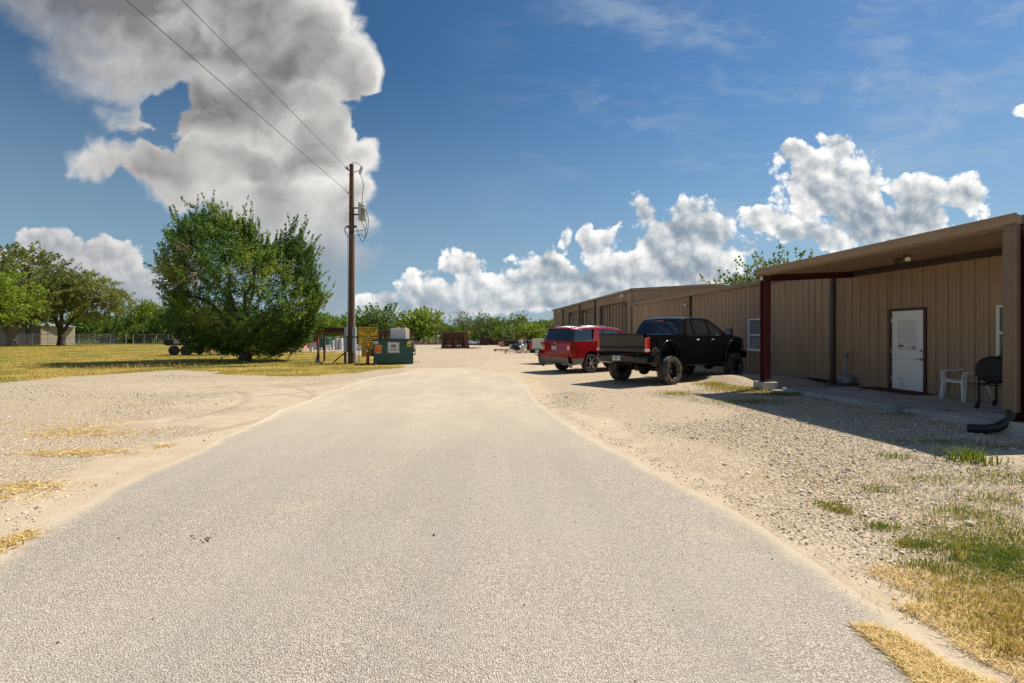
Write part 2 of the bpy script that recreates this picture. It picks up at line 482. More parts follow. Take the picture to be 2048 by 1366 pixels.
    c = t.mix(t.m('MULTIPLY', at_('track'), .5), c, (.25, .205, .15))
    # bare turf colours
    gr = t.mix(t.ramp(t.noise(co, .35, 6, .65), .42, .62), (.18, .17, .028), (.46, .32, .08))
    gr = t.mix(t.ramp(t.noise(co, 9, 5, .7), .35, .7, 0, .6), gr, (.17, .115, .035))
    gk = t.m('ADD', at_('grass'), t.m('MULTIPLY', t.m('SUBTRACT', t.noise(co, 3.5, 5, .7), .5), .9))
    c = t.mix(t.ramp(gk, .45, .6), c, gr)
    c = t.mix(at_('field'), c, (.055, .07, .018))
    t.put(b.inputs['Base Color'], c)
    b.inputs['Roughness'].default_value = .95; b.inputs['Specular IOR Level'].default_value = .15
    h = t.m('ADD', t.m('MULTIPLY', t.m('SUBTRACT', .6, v1.outputs['Distance']), t.ramp(dk, .2, .8, 1, .15)), t.m('MULTIPLY', fine, .35))
    bn = t.node('ShaderNodeBump'); bn.inputs['Strength'].default_value = .9; bn.inputs['Distance'].default_value = .018
    t.put(bn.inputs['Height'], h); t.put(b.inputs['Normal'], bn.outputs[0])
    tag(np_obj('ground', V, Fs, m, attr={'grass': grass, 'field': field, 'dust': dust, 'track': tr}, smooth=True), kind='structure')

def build_road():
    # jittered outline, laid 4 mm proud of the gravel
    pts = []; rng = random.Random(5)
    n = len(ROAD)
    for i in range(n):
        a = np.array(ROAD[i]); b = np.array(ROAD[(i+1) % n]); L = np.linalg.norm(b-a); k = max(1, int(L/.12))
        for j in range(k): pts.append(a + (b-a)*j/k)
    pts = np.array(pts)
    # smooth then roughen
    for _ in range(10): pts = (np.roll(pts, 1, 0) + 2*pts + np.roll(pts, -1, 0))/4
    d = np.roll(pts, -1, 0) - np.roll(pts, 1, 0); nrm = np.stack([d[:, 1], -d[:, 0]], 1)/np.maximum(1e-6, np.linalg.norm(d, axis=1))[:, None]
    r = np.array([rng.uniform(-1, 1) for _ in pts]); r2 = r.copy()
    for _ in range(12): r2 = (np.roll(r2, 1) + r2*2 + np.roll(r2, -1))/4
    pts = pts + nrm*(r*.012 + r2*.16)[:, None]
    xs = np.arange(-15, 6, .16); ys = np.arange(1.0, 26, .16)
    bm = bmesh.new()
    f = bm.faces.new([bm.verts.new((p[0], p[1], .004)) for p in pts])
    bmesh.ops.triangulate(bm, faces=[f])
    for x in np.arange(-14, 5, .4):
        bmesh.ops.bisect_plane(bm, geom=bm.verts[:]+bm.edges[:]+bm.faces[:], plane_co=(x, 0, 0), plane_no=(1, 0, 0))
    for y in np.concatenate([np.arange(1.2, 12, .4), np.arange(12, 24, .8)]):
        bmesh.ops.bisect_plane(bm, geom=bm.verts[:]+bm.edges[:]+bm.faces[:], plane_co=(0, y, 0), plane_no=(0, 1, 0))
    me = bpy.data.meshes.new('road'); bm.to_mesh(me); bm.free()
    co = np.zeros(len(me.vertices)*3, np.float32); me.vertices.foreach_get('co', co); P = co.reshape(-1, 3)[:, :2]
    e = np.abs(poly_sd(P, pts))
    a = me.attributes.new('edge', 'FLOAT', 'POINT'); a.data.foreach_set('value', e.astype(np.float32))
    m = bpy.data.materials.new('chip_seal'); m.use_nodes = True
    t = NT(m.node_tree); b = m.node_tree.nodes['Principled BSDF']
    co = t.node('ShaderNodeNewGeometry').outputs['Position']
    ed = t.node('ShaderNodeAttribute'); ed.attribute_name = 'edge'; ed = ed.outputs['Fac']
    v = t.node('ShaderNodeTexVoronoi'); t.put(v.inputs['Vector'], co); v.inputs['Scale'].default_value = 104
    v3 = t.node('ShaderNodeTexVoronoi'); t.put(v3.inputs['Vector'], co); v3.inputs['Scale'].default_value = 42
    s = t.node('ShaderNodeSeparateColor'); t.put(s.inputs[0], v.outputs['Color'])
    s3 = t.node('ShaderNodeSeparateColor'); t.put(s3.inputs[0], v3.outputs['Color'])
    big = t.noise(co, .35, 5, .6); mid = t.noise(co, 2.2, 5, .65); clump = t.noise(co, 22, 3, .6)
    chip = t.mix(t.ramp(s.outputs[0], 0, 1), (.36, .31, .25), (.72, .655, .56))
    chip = t.mix(t.ramp(s.outputs[1], .90, .97, 0, .65), chip, (.17, .145, .12))
    chip = t.mix(t.ramp(s.outputs[2], .93, .98, 0, .6), chip, (.36, .25, .13))
    chip = t.mix(t.ramp(v.outputs['Distance'], .40, .70, 0, .8), chip, (.19, .165, .135))
    chip = t.mix(t.ramp(clump, .54, .72, 0, .25), chip, (.24, .215, .185))
    pit = t.m('MULTIPLY', t.ramp(v3.outputs['Distance'], .10, .22, 1, 0), t.ramp(s3.outputs[1], .55, .62, 0, .8))
    chip = t.mix(pit, chip, (.11, .09, .07))
    chip = t.mix(t.ramp(big, .35, .62, .0, .45), chip, (.44, .405, .35))
    wv = t.noise(t.v('MULTIPLY', co, (1.3, .12, 1)), 1.1, 4, .55)
    chip = t.mix(t.ramp(wv, .42, .62, 0, .30), chip, (.30, .28, .25))
    dustc = t.mix(t.ramp(t.noise(co, 60, 3, .6), .35, .65), (.47, .385, .275), (.55, .465, .35))
    k = t.m('ADD', t.ramp(ed, .0, .22, .95, 0, False), t.m('MULTIPLY', t.m('SUBTRACT', mid, .52), 1.1))
    k = t.m('MAXIMUM', k, t.m('MULTIPLY', t.ramp(t.noise(co, .8, 6, .62), .55, .75), .55), clamp=True)
    c = t.mix(k, chip, dustc)
    sp = t.node('ShaderNodeSeparateXYZ'); t.put(sp.inputs[0], co)
    # further along the surface is worn smooth and whitened with lime dust
    far = t.m('MULTIPLY', t.ramp(sp.outputs[1], 4.5, 11.5), t.ramp(mid, .3, .7, .7, .97))
    c = t.mix(far, c, t.mix(t.ramp(t.noise(t.v('MULTIPLY', co, (1, .35, 1)), .9, 5, .6), .38, .62), (.49, .42, .325), (.58, .50, .385)))
    t.put(b.inputs['Base Color'], c); b.inputs['Roughness'].default_value = .9; b.inputs['Specular IOR Level'].default_value = .2
    bn = t.node('ShaderNodeBump'); bn.inputs['Strength'].default_value = 1.0; bn.inputs['Distance'].default_value = .008
    h = t.m('ADD', t.m('MULTIPLY', t.m('SUBTRACT', .6, v.outputs['Distance']), t.ramp(k, .2, .9, 1, .2)), t.m('MULTIPLY', clump, .4))
    t.put(bn.inputs['Height'], h); t.put(b.inputs['Normal'], bn.outputs[0])
    me.materials.append(m)
    o = bpy.data.objects.new('road', me); COL.objects.link(o); tag(o, kind='structure')

# ------------------------------------------------------------------ loose stones, grass, straw
def tint_mat(name, stops, rough=.8, trans=.0, spec=.3):
    """colour picked per piece by the 'tint' value stored on it"""
    m = bpy.data.materials.new(name); m.use_nodes = True
    nt = m.node_tree; t = NT(nt); b = nt.nodes['Principled BSDF']
    a = t.node('ShaderNodeAttribute'); a.attribute_name = 'tint'
    r = t.node('ShaderNodeValToRGB'); cr = r.color_ramp
    while len(cr.elements) < len(stops): cr.elements.new(.5)
    for e, (p, c) in zip(cr.elements, stops): e.position = p; e.color = (*c, 1)
    t.put(r.inputs[0], a.outputs['Fac'])
    t.put(b.inputs['Base Color'], r.outputs[0])
    b.inputs['Roughness'].default_value = rough; b.inputs['Specular IOR Level'].default_value = spec
    if trans:
        tr = t.node('ShaderNodeBsdfTranslucent')
        hs = t.node('ShaderNodeHueSaturation'); t.put(hs.inputs['Color'], r.outputs[0]); hs.inputs['Value'].default_value = 1.5; hs.inputs['Hue'].default_value = .485
        t.put(tr.inputs[0], hs.outputs[0])
        mx = t.node('ShaderNodeMixShader'); mx.inputs[0].default_value = trans
        t.put(mx.inputs[1], b.outputs[0]); t.put(mx.inputs[2], tr.outputs[0])
        t.put(nt.nodes['Material Output'].inputs[0], mx.outputs[0])
    MATS[name] = m
    return m

ICO_V = None
def stones(name, C, S, m, label=None, cat=None, seed=1, parent=None, kind='stuff', tint=None):
    """C (n,3) centres, S (n,) sizes; squashed irregular pebbles in one mesh"""
    rng = np.random.default_rng(seed)
    ph = (1+5**.5)/2
    iv = np.array([(-1,ph,0),(1,ph,0),(-1,-ph,0),(1,-ph,0),(0,-1,ph),(0,1,ph),(0,-1,-ph),(0,1,-ph),(ph,0,-1),(ph,0,1),(-ph,0,-1),(-ph,0,1)])/1.9
    fi = np.array([(0,11,5),(0,5,1),(0,1,7),(0,7,10),(0,10,11),(1,5,9),(5,11,4),(11,10,2),(10,7,6),(7,1,8),(3,9,4),(3,4,2),(3,2,6),(3,6,8),(3,8,9),(4,9,5),(2,4,11),(6,2,10),(8,6,7),(9,8,1)])
    n = len(C)
    V = iv[None]*rng.uniform(.72, 1.2, (n, 12, 1))*rng.uniform([.7, .5, .3], [1.1, .9, .65], (n, 3))[:, None, :]
    a = rng.uniform(0, 6.28, n); ca, sa = np.cos(a), np.sin(a)
    x = V[..., 0]*ca[:, None] - V[..., 1]*sa[:, None]; y = V[..., 0]*sa[:, None] + V[..., 1]*ca[:, None]
    V = np.stack([x, y, V[..., 2]], -1)*(S/2)[:, None, None] + C[:, None, :]
    Fs = fi[None] + (np.arange(n)*12)[:, None, None]
    ti = rng.uniform(0, 1, n) if tint is None else tint
    o = np_obj(name, V.reshape(-1, 3), Fs.reshape(-1, 3), m, attr={'tint': np.repeat(ti, 12)}, parent=parent)
    return tag(o, label, cat, kind=kind)

def blades(name, C, H, W, lean, m, tint, label=None, cat=None, seed=1, kind='stuff', az=None, flat=0.):
    zs = .32 if flat else 1.
    """bent grass blades, two faces each (a quad split as 4-gon + 4-gon), all in one mesh"""
    rng = np.random.default_rng(seed); n = len(C)
    az = rng.uniform(0, 6.28, n) if az is None else az
    d = np.stack([np.cos(az), np.sin(az), np.zeros(n)], 1); s = np.stack([-np.sin(az), np.cos(az), np.zeros(n)], 1)
    tw = rng.uniform(-.6, .6, n)[:, None]; s = s + np.array([0, 0, 1.])*tw*flat
    z = np.array([0, 0, 1.]); L = (lean*rng.uniform(.4, 1.4, n))[:, None]; H = H[:, None]; W = W[:, None]/2
    p0 = C; p1 = C + H*(.55*zs*z + d*L*.30); p2 = C + H*((1-.35*np.clip(L, 0, 1.6))*zs*z + d*L*.95)
    p2[:, 2] = np.maximum(p2[:, 2], C[:, 2]+.003)
    V = np.stack([p0-s*W, p0+s*W, p1+s*W*.8, p1-s*W*.8, p2+s*W*.15, p2-s*W*.15], 1)
    i = (np.arange(n)*6)[:, None]
    Fs = np.concatenate([i + np.array([0, 1, 2, 3]), i + np.array([3, 2, 4, 5])])
    o = np_obj(name, V.reshape(-1, 3), Fs, m, attr={'tint': np.repeat(tint, 6)})
    return tag(o, label, cat, kind=kind)

def scatter(poly, n, rng, falloff=0.):
    poly = np.asarray(poly); lo, hi = poly.min(0), poly.max(0); out = []; tot = 0
    while tot < n:
        P = rng.uniform(lo, hi, (n*2, 2)); sd = poly_sd(P, poly)
        P = P[sd > rng.uniform(-falloff, falloff*.2, len(P))] if falloff else P[sd > 0]
        out.append(P); tot += len(P)
        if len(out) > 40: break
    return np.concatenate(out)[:n]
def z3(P, z=0.): return np.concatenate([P, np.full((len(P), 1), z)], 1)

def build_groundcover():
    rng = np.random.default_rng(11)
    m_stone = tint_mat('limestone_gravel', [(0, (.24, .19, .13)), (.2, (.46, .385, .28)), (.6, (.66, .58, .46)), (1, (.80, .74, .63))], .9)
    m_dark = tint_mat('dark_pebbles', [(0, (.03, .028, .025)), (.6, (.09, .075, .06)), (1, (.22, .19, .15))], .85)
    m_grass = tint_mat('grass_blades', [(0, (.06, .14, .012)), (.35, (.17, .21, .02)), (.62, (.40, .32, .05)), (.85, (.48, .35, .12)), (1, (.56, .43, .18))], .75, .3)
    m_straw = tint_mat('dry_straw', [(0, (.30, .18, .04)), (.4, (.64, .47, .17)), (1, (.88, .70, .35))], .7, .15)
    # gravel bank between the road and the porch
    right = gpoly([(1075,805),(1190,872),(1300,930),(1450,1010),(1600,1092),(1760,1190),(1830,1235),(1960,1300),(2150,1400),(2300,1200),(2200,960),(2048,870),(1900,842),(1540,783),(1420,765),(1330,775),(1200,780),(1090,785)])
    P = scatter(right, 105000, rng); Y = P[:, 1]
    keep = rng.uniform(0, 1, len(P)) < np.clip(6/Y, .35, 1)
    P = P[keep]; sd = -poly_sd(P, ROAD)
    P = P[rng.uniform(0, 1, len(P)) < np.clip(.12 + sd*.6, 0, 1)]
    S = np.exp(rng.normal(math.log(.0145), .40, len(P)))*np.clip(1 + .02*P[:, 1], 1, 1.35); S = np.minimum(S, .07)
    stones('gravel', np.column_stack([P, S*.12]), S, m_stone, seed=2)
    left = gpoly([(-300,1050),(-300,800),(0,775),(300,748),(420,752),(560,772),(480,800),(330,830),(440,870),(250,945),(0,1080)])
    P = scatter(left, 16000, rng); sd = -poly_sd(P, ROAD)
    n1 = np.sin(P[:, 0]*1.3)+np.sin(P[:, 1]*1.1+P[:, 0]*.6)+np.sin(P[:, 0]*.5-P[:, 1]*1.9)
    P = P[rng.uniform(-1.2, 1.6, len(P)) < n1]
    S = np.minimum(np.exp(rng.normal(math.log(.024), .4, len(P))), .08)
    stones('gravel', np.column_stack([P, S*.1]), S, m_stone, seed=3)
    # a sprinkle of stray pebbles on the road
    P = scatter(ROAD, 420, rng); S = np.exp(rng.normal(math.log(.008), .4, len(P)))
    stones('pebbles', np.column_stack([P, .004+S*.15]), S, m_dark, seed=4)
    c = gp(405, 1080); P = np.array(c[:2]) + rng.normal(0, .05, (26, 2)); S = rng.uniform(.008, .022, 26)
    stones('pebbles', np.column_stack([P, .006+S*.15]), S, m_dark, seed=5)
    P = np.array([gp(868,1072)[:2], gp(237,1078)[:2], gp(306,1240)[:2], gp(605,1008)[:2], gp(1150,1046)[:2], gp(1545,1120)[:2], gp(1270,1365)[:2]]); S = np.array([.026, .026, .014, .014, .013, .016, .013])
    stones('pebbles', np.column_stack([P, .006+S*.2]), S, m_dark, seed=6)
    # bigger pale rocks in the bank
    P = scatter(right, 320, rng); P = P[-poly_sd(P, ROAD) > .8]; S = rng.uniform(.035, .085, len(P))
    stones('gravel', np.column_stack([P, S*.15]), S, m_stone, seed=7)

    # turf of the left field
    P = scatter(GRASS, 190000, rng, .25); P = P[(P[:, 1] < 85) & (P[:, 0] > -75)]
    keep = rng.uniform(0, 1, len(P)) < np.clip(34/P[:, 1], .35, 1); P = P[keep]
    q = np.sin(P[:, 0]*.45+P[:, 1]*.2)+np.sin(P[:, 1]*.8-P[:, 0]*.3)+np.sin(P[:, 0]*1.7)*.5+rng.normal(0, .55, len(P))
    edge = np.clip(1 - poly_sd(P, GRASS)/1.6, 0, 1)
    tint = np.clip(.55 + .12*q + .22*edge, 0, 1)
    H = rng.uniform(.04, .10, len(P))*(1+.5*(q > 1.2)); W = rng.uniform(.02, .04, len(P))
    blades('grass', z3(P), H, W, np.full(len(P), .8), m_grass, tint, seed=8)
    # taller seed stalks along its edge
    P = []
    for (x, y) in ((95,751),(210,742),(262,738),(330,734),(420,735),(560,745),(650,746)): P.append(np.array(gp(x, y)[:2]) + rng.normal(0, (1.0, .25), (60, 2)))
    P = np.concatenate(P); blades('grass', z3(P), rng.uniform(.12, .32, len(P)), np.full(len(P), .018), np.full(len(P), .5), m_grass, rng.uniform(.6, 1, len(P)), seed=9)

    # weeds, dry tufts and straw on the right verge; each (px, py, rx, ry, n, height, tint, spread)
    def patch(px, py, sx, sy, n, h, t0, t1, w=.006, lean=.7, nm='grass', seed=1, mt=None):
        c = np.array(gp(px, py)[:2]); C = c + rng.normal(0, (sx, sy), (n, 2))
        blades(nm, z3(C), rng.uniform(.5, 1.2, n)*h, np.full(n, w), np.full(n, lean), mt or m_grass, rng.uniform(t0, t1, n), seed=seed)
        return C
    k = 20
    for a in [(2020,1120,.20,.15,3000,.04,.0,.35,.005),(2060,1150,.16,.10,1600,.035,.0,.35,.005),(1965,1105,.24,.20,900,.045,.1,.6,.005),(1930,1140,.3,.2,600,.035,.35,.85,.005),(2050,1085,.3,.2,1300,.05,.1,.6,.005),(1950,1165,.22,.12,900,.05,.3,.8,.005),(2010,1215,.26,.12,1700,.05,.45,.95,.005),(2060,1260,.2,.12,1500,.07,.4,.95,.005),
              (1480,778,.55,.5,1500,.10,.3,.7,.014),(1440,770,.35,.3,900,.12,.3,.75,.014),(1352,788,.22,.2,350,.08,.4,.7,.012),(1500,805,.5,.25,500,.08,.2,.5,.012),(1565,790,.4,.15,500,.10,.2,.5,.01),
              (1745,805,.25,.15,260,.10,.1,.4,.008),(1940,922,.13,.13,150,.20,.1,.35,.014),(1870,885,.5,.12,500,.05,.1,.4,.007),(2000,895,.4,.1,300,.05,.1,.4,.007),
              (1790,915,.10,.08,160,.06,.1,.4,.007),(1668,1015,.09,.08,260,.06,.2,.6,.005),(1690,1025,.05,.05,120,.06,.3,.7,.005),(1760,980,.14,.08,180,.05,.1,.5,.006),(1860,960,.3,.12,300,.05,.3,.6,.006),
              (1765,1054,.09,.05,240,.05,.1,.45,.005),(1935,1030,.18,.12,350,.06,.15,.5,.005),(1990,1000,.2,.12,300,.06,.2,.6,.006),(1845,1093,.07,.05,240,.055,.1,.4,.005),(1810,1090,.05,.04,120,.05,.4,.7,.005),
              (1900,1080,.2,.12,420,.06,.3,.7,.005),(1860,1135,.14,.06,260,.05,.2,.6,.005),(1960,1040,.3,.2,600,.05,.3,.75,.005),(2030,960,.3,.2,380,.07,.2,.6,.007),
              (1620,960,.5,.3,260,.04,.55,.8,.006),(1480,945,.5,.4,220,.04,.6,.85,.006),(2015,1305,.05,.04,90,.12,.5,.9,.004),(1575,775,.5,.2,420,.08,.2,.5,.01),
              (1720,800,.6,.08,420,.07,.15,.45,.009),(1850,830,.6,.08,420,.07,.15,.45,.008)]:
        k += 1; patch(*a, seed=k)
    # standing weed stems
    for (px, py, h, n) in ((1914,1120,.16,26),(1862,1052,.10,12),(1505,752,.22,18),(1470,757,.20,14),(1560,795,.16,14),(1872,1215,.05,12),(2015,1310,.12,16)):
        k += 1; patch(px, py, .03, .03, n, h, .3, .8, .006, .9, seed=k)
    # green ground growth by the building foot
    for (px, py, n) in ((1560,752,400),(1600,758,300),(1640,762,300),(1420,748,500),(1385,745,400)):
        k += 1; patch(px, py, .5, .25, n, .09, .05, .4, .012, .8, seed=k)
    # mown straw spilled over the road edge
    def straw(poly, n, seed, t0=0., t1=1., h=.05):
        P = scatter(gpoly(poly), n, rng, .012)
        az = rng.normal(.9, 1.1, n)
        blades('straw', z3(P, .0)+np.column_stack([np.zeros((n, 2)), rng.uniform(.004, .022, n)]), rng.uniform(.4, 1.3, n)*h, rng.uniform(.0022, .0042, n), np.full(n, 1.9), m_straw, rng.uniform(t0, t1, n), seed=seed, az=az, flat=1.)
    straw([(1706,1256),(1740,1256),(1795,1274),(1845,1302),(1890,1335),(1950,1362),(2060,1400),(2100,1440),(1900,1440),(1800,1335),(1750,1292)], 6500, 71, h=.036)
    straw([(1790,1216),(1835,1236),(1885,1268),(1935,1312),(2000,1345),(2070,1390),(2250,1420),(2200,1280),(2040,1245),(1900,1208)], 5200, 72, h=.038)
    straw([(1735,1150),(1760,1133),(1850,1150),(1960,1185),(2060,1230),(2040,1260),(1900,1215),(1830,1190),(1800,1180)], 1700, 73, .0, .8, h=.038)
    straw([(2048,1120),(2200,1180),(2200,1330),(2048,1260),(1960,1190)], 1500, 74, 0, .5, h=.04)
    # dry clippings on the left gravel
    for j, (px, py, rx, ry, n) in enumerate(((90,858,1.2,.35,1800),(130,868,.5,.25,800),(25,848,.9,.4,900),(160,906,.62,.13,1500),(10,990,.35,.25,600),(60,975,.30,.12,700),(190,868,.9,.22,900),(440,775,.45,.3,500),(540,758,.7,.5,500),(560,748,.9,.4,500),(325,893,.2,.07,160),(245,840,.4,.15,240),(275,806,.5,.2,240),(35,1078,.12,.1,240),(10,1092,.1,.08,200),(60,810,1.2,.5,500))):
        c = np.array(gp(px, py)[:2]); n = int(n*.42); C = c + rng.normal(0, (rx*.7, ry*.9), (n, 2))
        blades('straw', z3(C, .006), rng.uniform(.04, .10, n), rng.uniform(.006, .012, n), np.full(n, 1.4), m_straw, rng.uniform(0, .8, n), seed=90+j, flat=1.)
build_ground(); build_road(); build_groundcover()

# ------------------------------------------------------------------ the metal buildings
# building frame: t = across (away from the road), s = along; the walls run towards the point (922, 669) of the photo
BA = math.atan2(102/967, 1)
NV = Vector((math.cos(BA), math.sin(BA), 0)); DV = Vector((-math.sin(BA), math.cos(BA), 0))
def S_(px, t): 
    u = (px-1024)/F; Y = t/(u*NV.x+NV.y); return -u*Y*NV.y + Y*NV.x
def Zt(px, py, t):
    u = (px-1024)/F; Y = t/(u*NV.x+NV.y); return CAMZ + (669-py)/F*Y
def W_(t, s, z=0): return NV*t + DV*s + Vector((0, 0, z))

TAN = (.39, .272, .172); TRIM = (.27, .195, .13)
M_wall = mat('tan_ribbed_steel', TAN, .45, var=.06, vs=.7, stain=((.34, .245, .155), .22, 1.6), stretch=(1, 1, .25), spec=.4)
def weather_wall(m):
    nt = m.node_tree; t = NT(nt); b = nt.nodes['Principled BSDF']; src = b.inputs['Base Color'].links[0].from_socket
    co = t.node('ShaderNodeTexCoord').outputs['Object']; sp = t.node('ShaderNodeSeparateXYZ'); t.put(sp.inputs[0], co)
    wn = t.node('ShaderNodeTexWhiteNoise', noise_dimensions='1D'); t.put(wn.inputs['W'], t.m('FLOOR', t.m('DIVIDE', sp.outputs[1], .915)))
    c = t.v('SCALE', src, sc=t.ramp(wn.outputs['Value'], 0, 1, .93, 1.05))
    lap = t.m('PINGPONG', t.m('ADD', sp.outputs[1], .10), .4575)
    c = t.mix(t.ramp(lap, .0, .010, .45, 0), c, (.13, .09, .055))
    k = t.m('ADD', t.ramp(sp.outputs[2], .0, .55, .75, 0), t.m('MULTIPLY', t.m('SUBTRACT', t.noise(co, 3.5, 6, .65), .55), 1.0), clamp=True)
    c = t.mix(k, c, (.36, .29, .20))
    st = t.noise(t.v('MULTIPLY', co, (3, 3, .25)), 1.8, 6, .7)
    c = t.mix(t.ramp(st, .60, .78, 0, .35), c, (.20, .13, .08))
    t.put(b.inputs['Base Color'], c)
weather_wall(M_wall)
M_trim = mat('brown_steel_trim', TRIM, .45, var=.08, vs=1.5, spec=.4)
M_dark = mat('dark_trim', (.055, .038, .028), .5, var=.1)
M_red = mat('red_oxide_steel', (.085, .014, .012), .5, var=.15, vs=3)
M_conc = mat('concrete', (.42, .41, .38), .85, var=.18, vs=1.3, bump=.25, bs=35, stain=((.20, .19, .17), .35, .9), spec=.2)
M_white = mat('white_paint', (.80, .80, .76), .45, var=.05, vs=1.2, stain=((.62, .60, .54), .02, 1.5))
M_offw = mat('cream_paint', (.60, .57, .47), .5, var=.05)
M_glass = mat('dark_glass', (.02, .03, .035), .06, var=.05, spec=.9)
M_blind = mat('blind_slats', (.74, .74, .72), .5, var=.05)
M_blk = mat('black_rubber', (.012, .012, .013), .6, var=.2)
M_blkmetal = mat('black_steel', (.009, .0085, .0085), .5, var=.2, stain=((.03, .014, .009), .15, 5), spec=.3)
M_chrome = mat('brushed_metal', (.45, .45, .46), .28, 1., var=.05)
M_galv = mat('galvanised', (.38, .40, .41), .45, .7, var=.12, vs=9)
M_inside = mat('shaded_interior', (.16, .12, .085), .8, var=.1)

def rib_profile(s0, s1, pitch=.305, h=.042):
    """trapezoid ribs with two small stiffeners between"""
    P = [(s0, 0)]; n = int((s1-s0)/pitch)
    for k in range(n+1):
        c = s0 + .12 + k*pitch
        for ds, dh in ((-.040, 0), (-.024, h), (.024, h), (.040, 0), (.105, 0), (.112, .010), (.134, .010), (.141, 0), (.195, 0), (.202, .010), (.224, .010), (.231, 0)):
            if s0 < c+ds < s1: P.append((c+ds, dh))
    P.append((s1, 0)); return P
def ribbed_wall(mb, t, s0, s1, z0, z1, out=-1, zf=None, mi=0):
    """sheet in the plane t; ribs stand proud towards the road"""
    P = rib_profile(s0, s1); n = len(P); zf = zf or (lambda s: z1)
    vs = [(t+out*h, s, z0) for s, h in P] + [(t+out*h, s, zf(s)) for s, h in P]
    mb.add(vs, [(i, i+1, n+i+1, n+i) for i in range(n-1)], mi)
def ribbed_end(mb, s, t0, t1, z0, zf, out=-1, pitch=.305):
    P = rib_profile(t0, t1, pitch); n = len(P)
    zz = z0 if callable(z0) else (lambda t: z0)
    vs = [(t, s+out*h, zz(t)) for t, h in P] + [(t, s+out*h, zf(t)) for t, h in P]
    mb.add(vs, [(i, i+1, n+i+1, n+i) for i in range(n-1)])

TW = 11.73; TP = 8.90; TF = 8.80
SL = S_(1262, TW)                   # far end of the low building
S_NEAR = 2.5
PF0, PF1 = S_(2043, TF), S_(1514.6, TF)
SLABZ = .12
def bld(name, s0, label, cat):
    o = empty(name, W_(TW, s0), BA, label, cat); return o, Vector((TW, s0, 0))

def window_unit(root, off, t, s0, s1, z0, z1, glassmat=M_glass, blinds=True, fr=.05):
    """single-hung window set on the wall face, road side"""
    f = MB(off)
    for a, b, c, d in ((s0, s1, z1-fr, z1), (s0, s1, z0, z0+fr)): f.box(t-.055, t+.0, a, b, c, d)
    zm = (z0+z1)/2 - .02
    for a, b in ((s0, s0+fr), (s1-fr, s1)): f.box(t-.055, t+.0, a, b, z0+fr, z1-fr)
    f.box(t-.045, t+.0, s0+fr, s1-fr, zm-.025, zm+.025)
    w = f.build('window', M_white, root)
    g = MB(off); g.box(t-.012, t-.004, s0+fr, s1-fr, z0+fr, zm-.025); g.box(t-.016, t-.008, s0+fr, s1-fr, zm+.025, z1-fr)
    g.build('pane', glassmat, w)
    if blinds:
        b = MB(off); n = int((z1-z0-.12)/.045)
        for k in range(n):
            z = z0+fr+.02+k*.045
            if abs(z-zm) < .03: continue
            b.box(t-.020, t-.017, s0+fr+.02, s1-fr-.02, z, z+.026)
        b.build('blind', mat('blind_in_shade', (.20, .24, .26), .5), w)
    si = MB(off); si.box(t-.09, t-.001, s0-.03, s1+.03, z0-.035, z0-.003); si.build('sill', M_white, w)
    return w

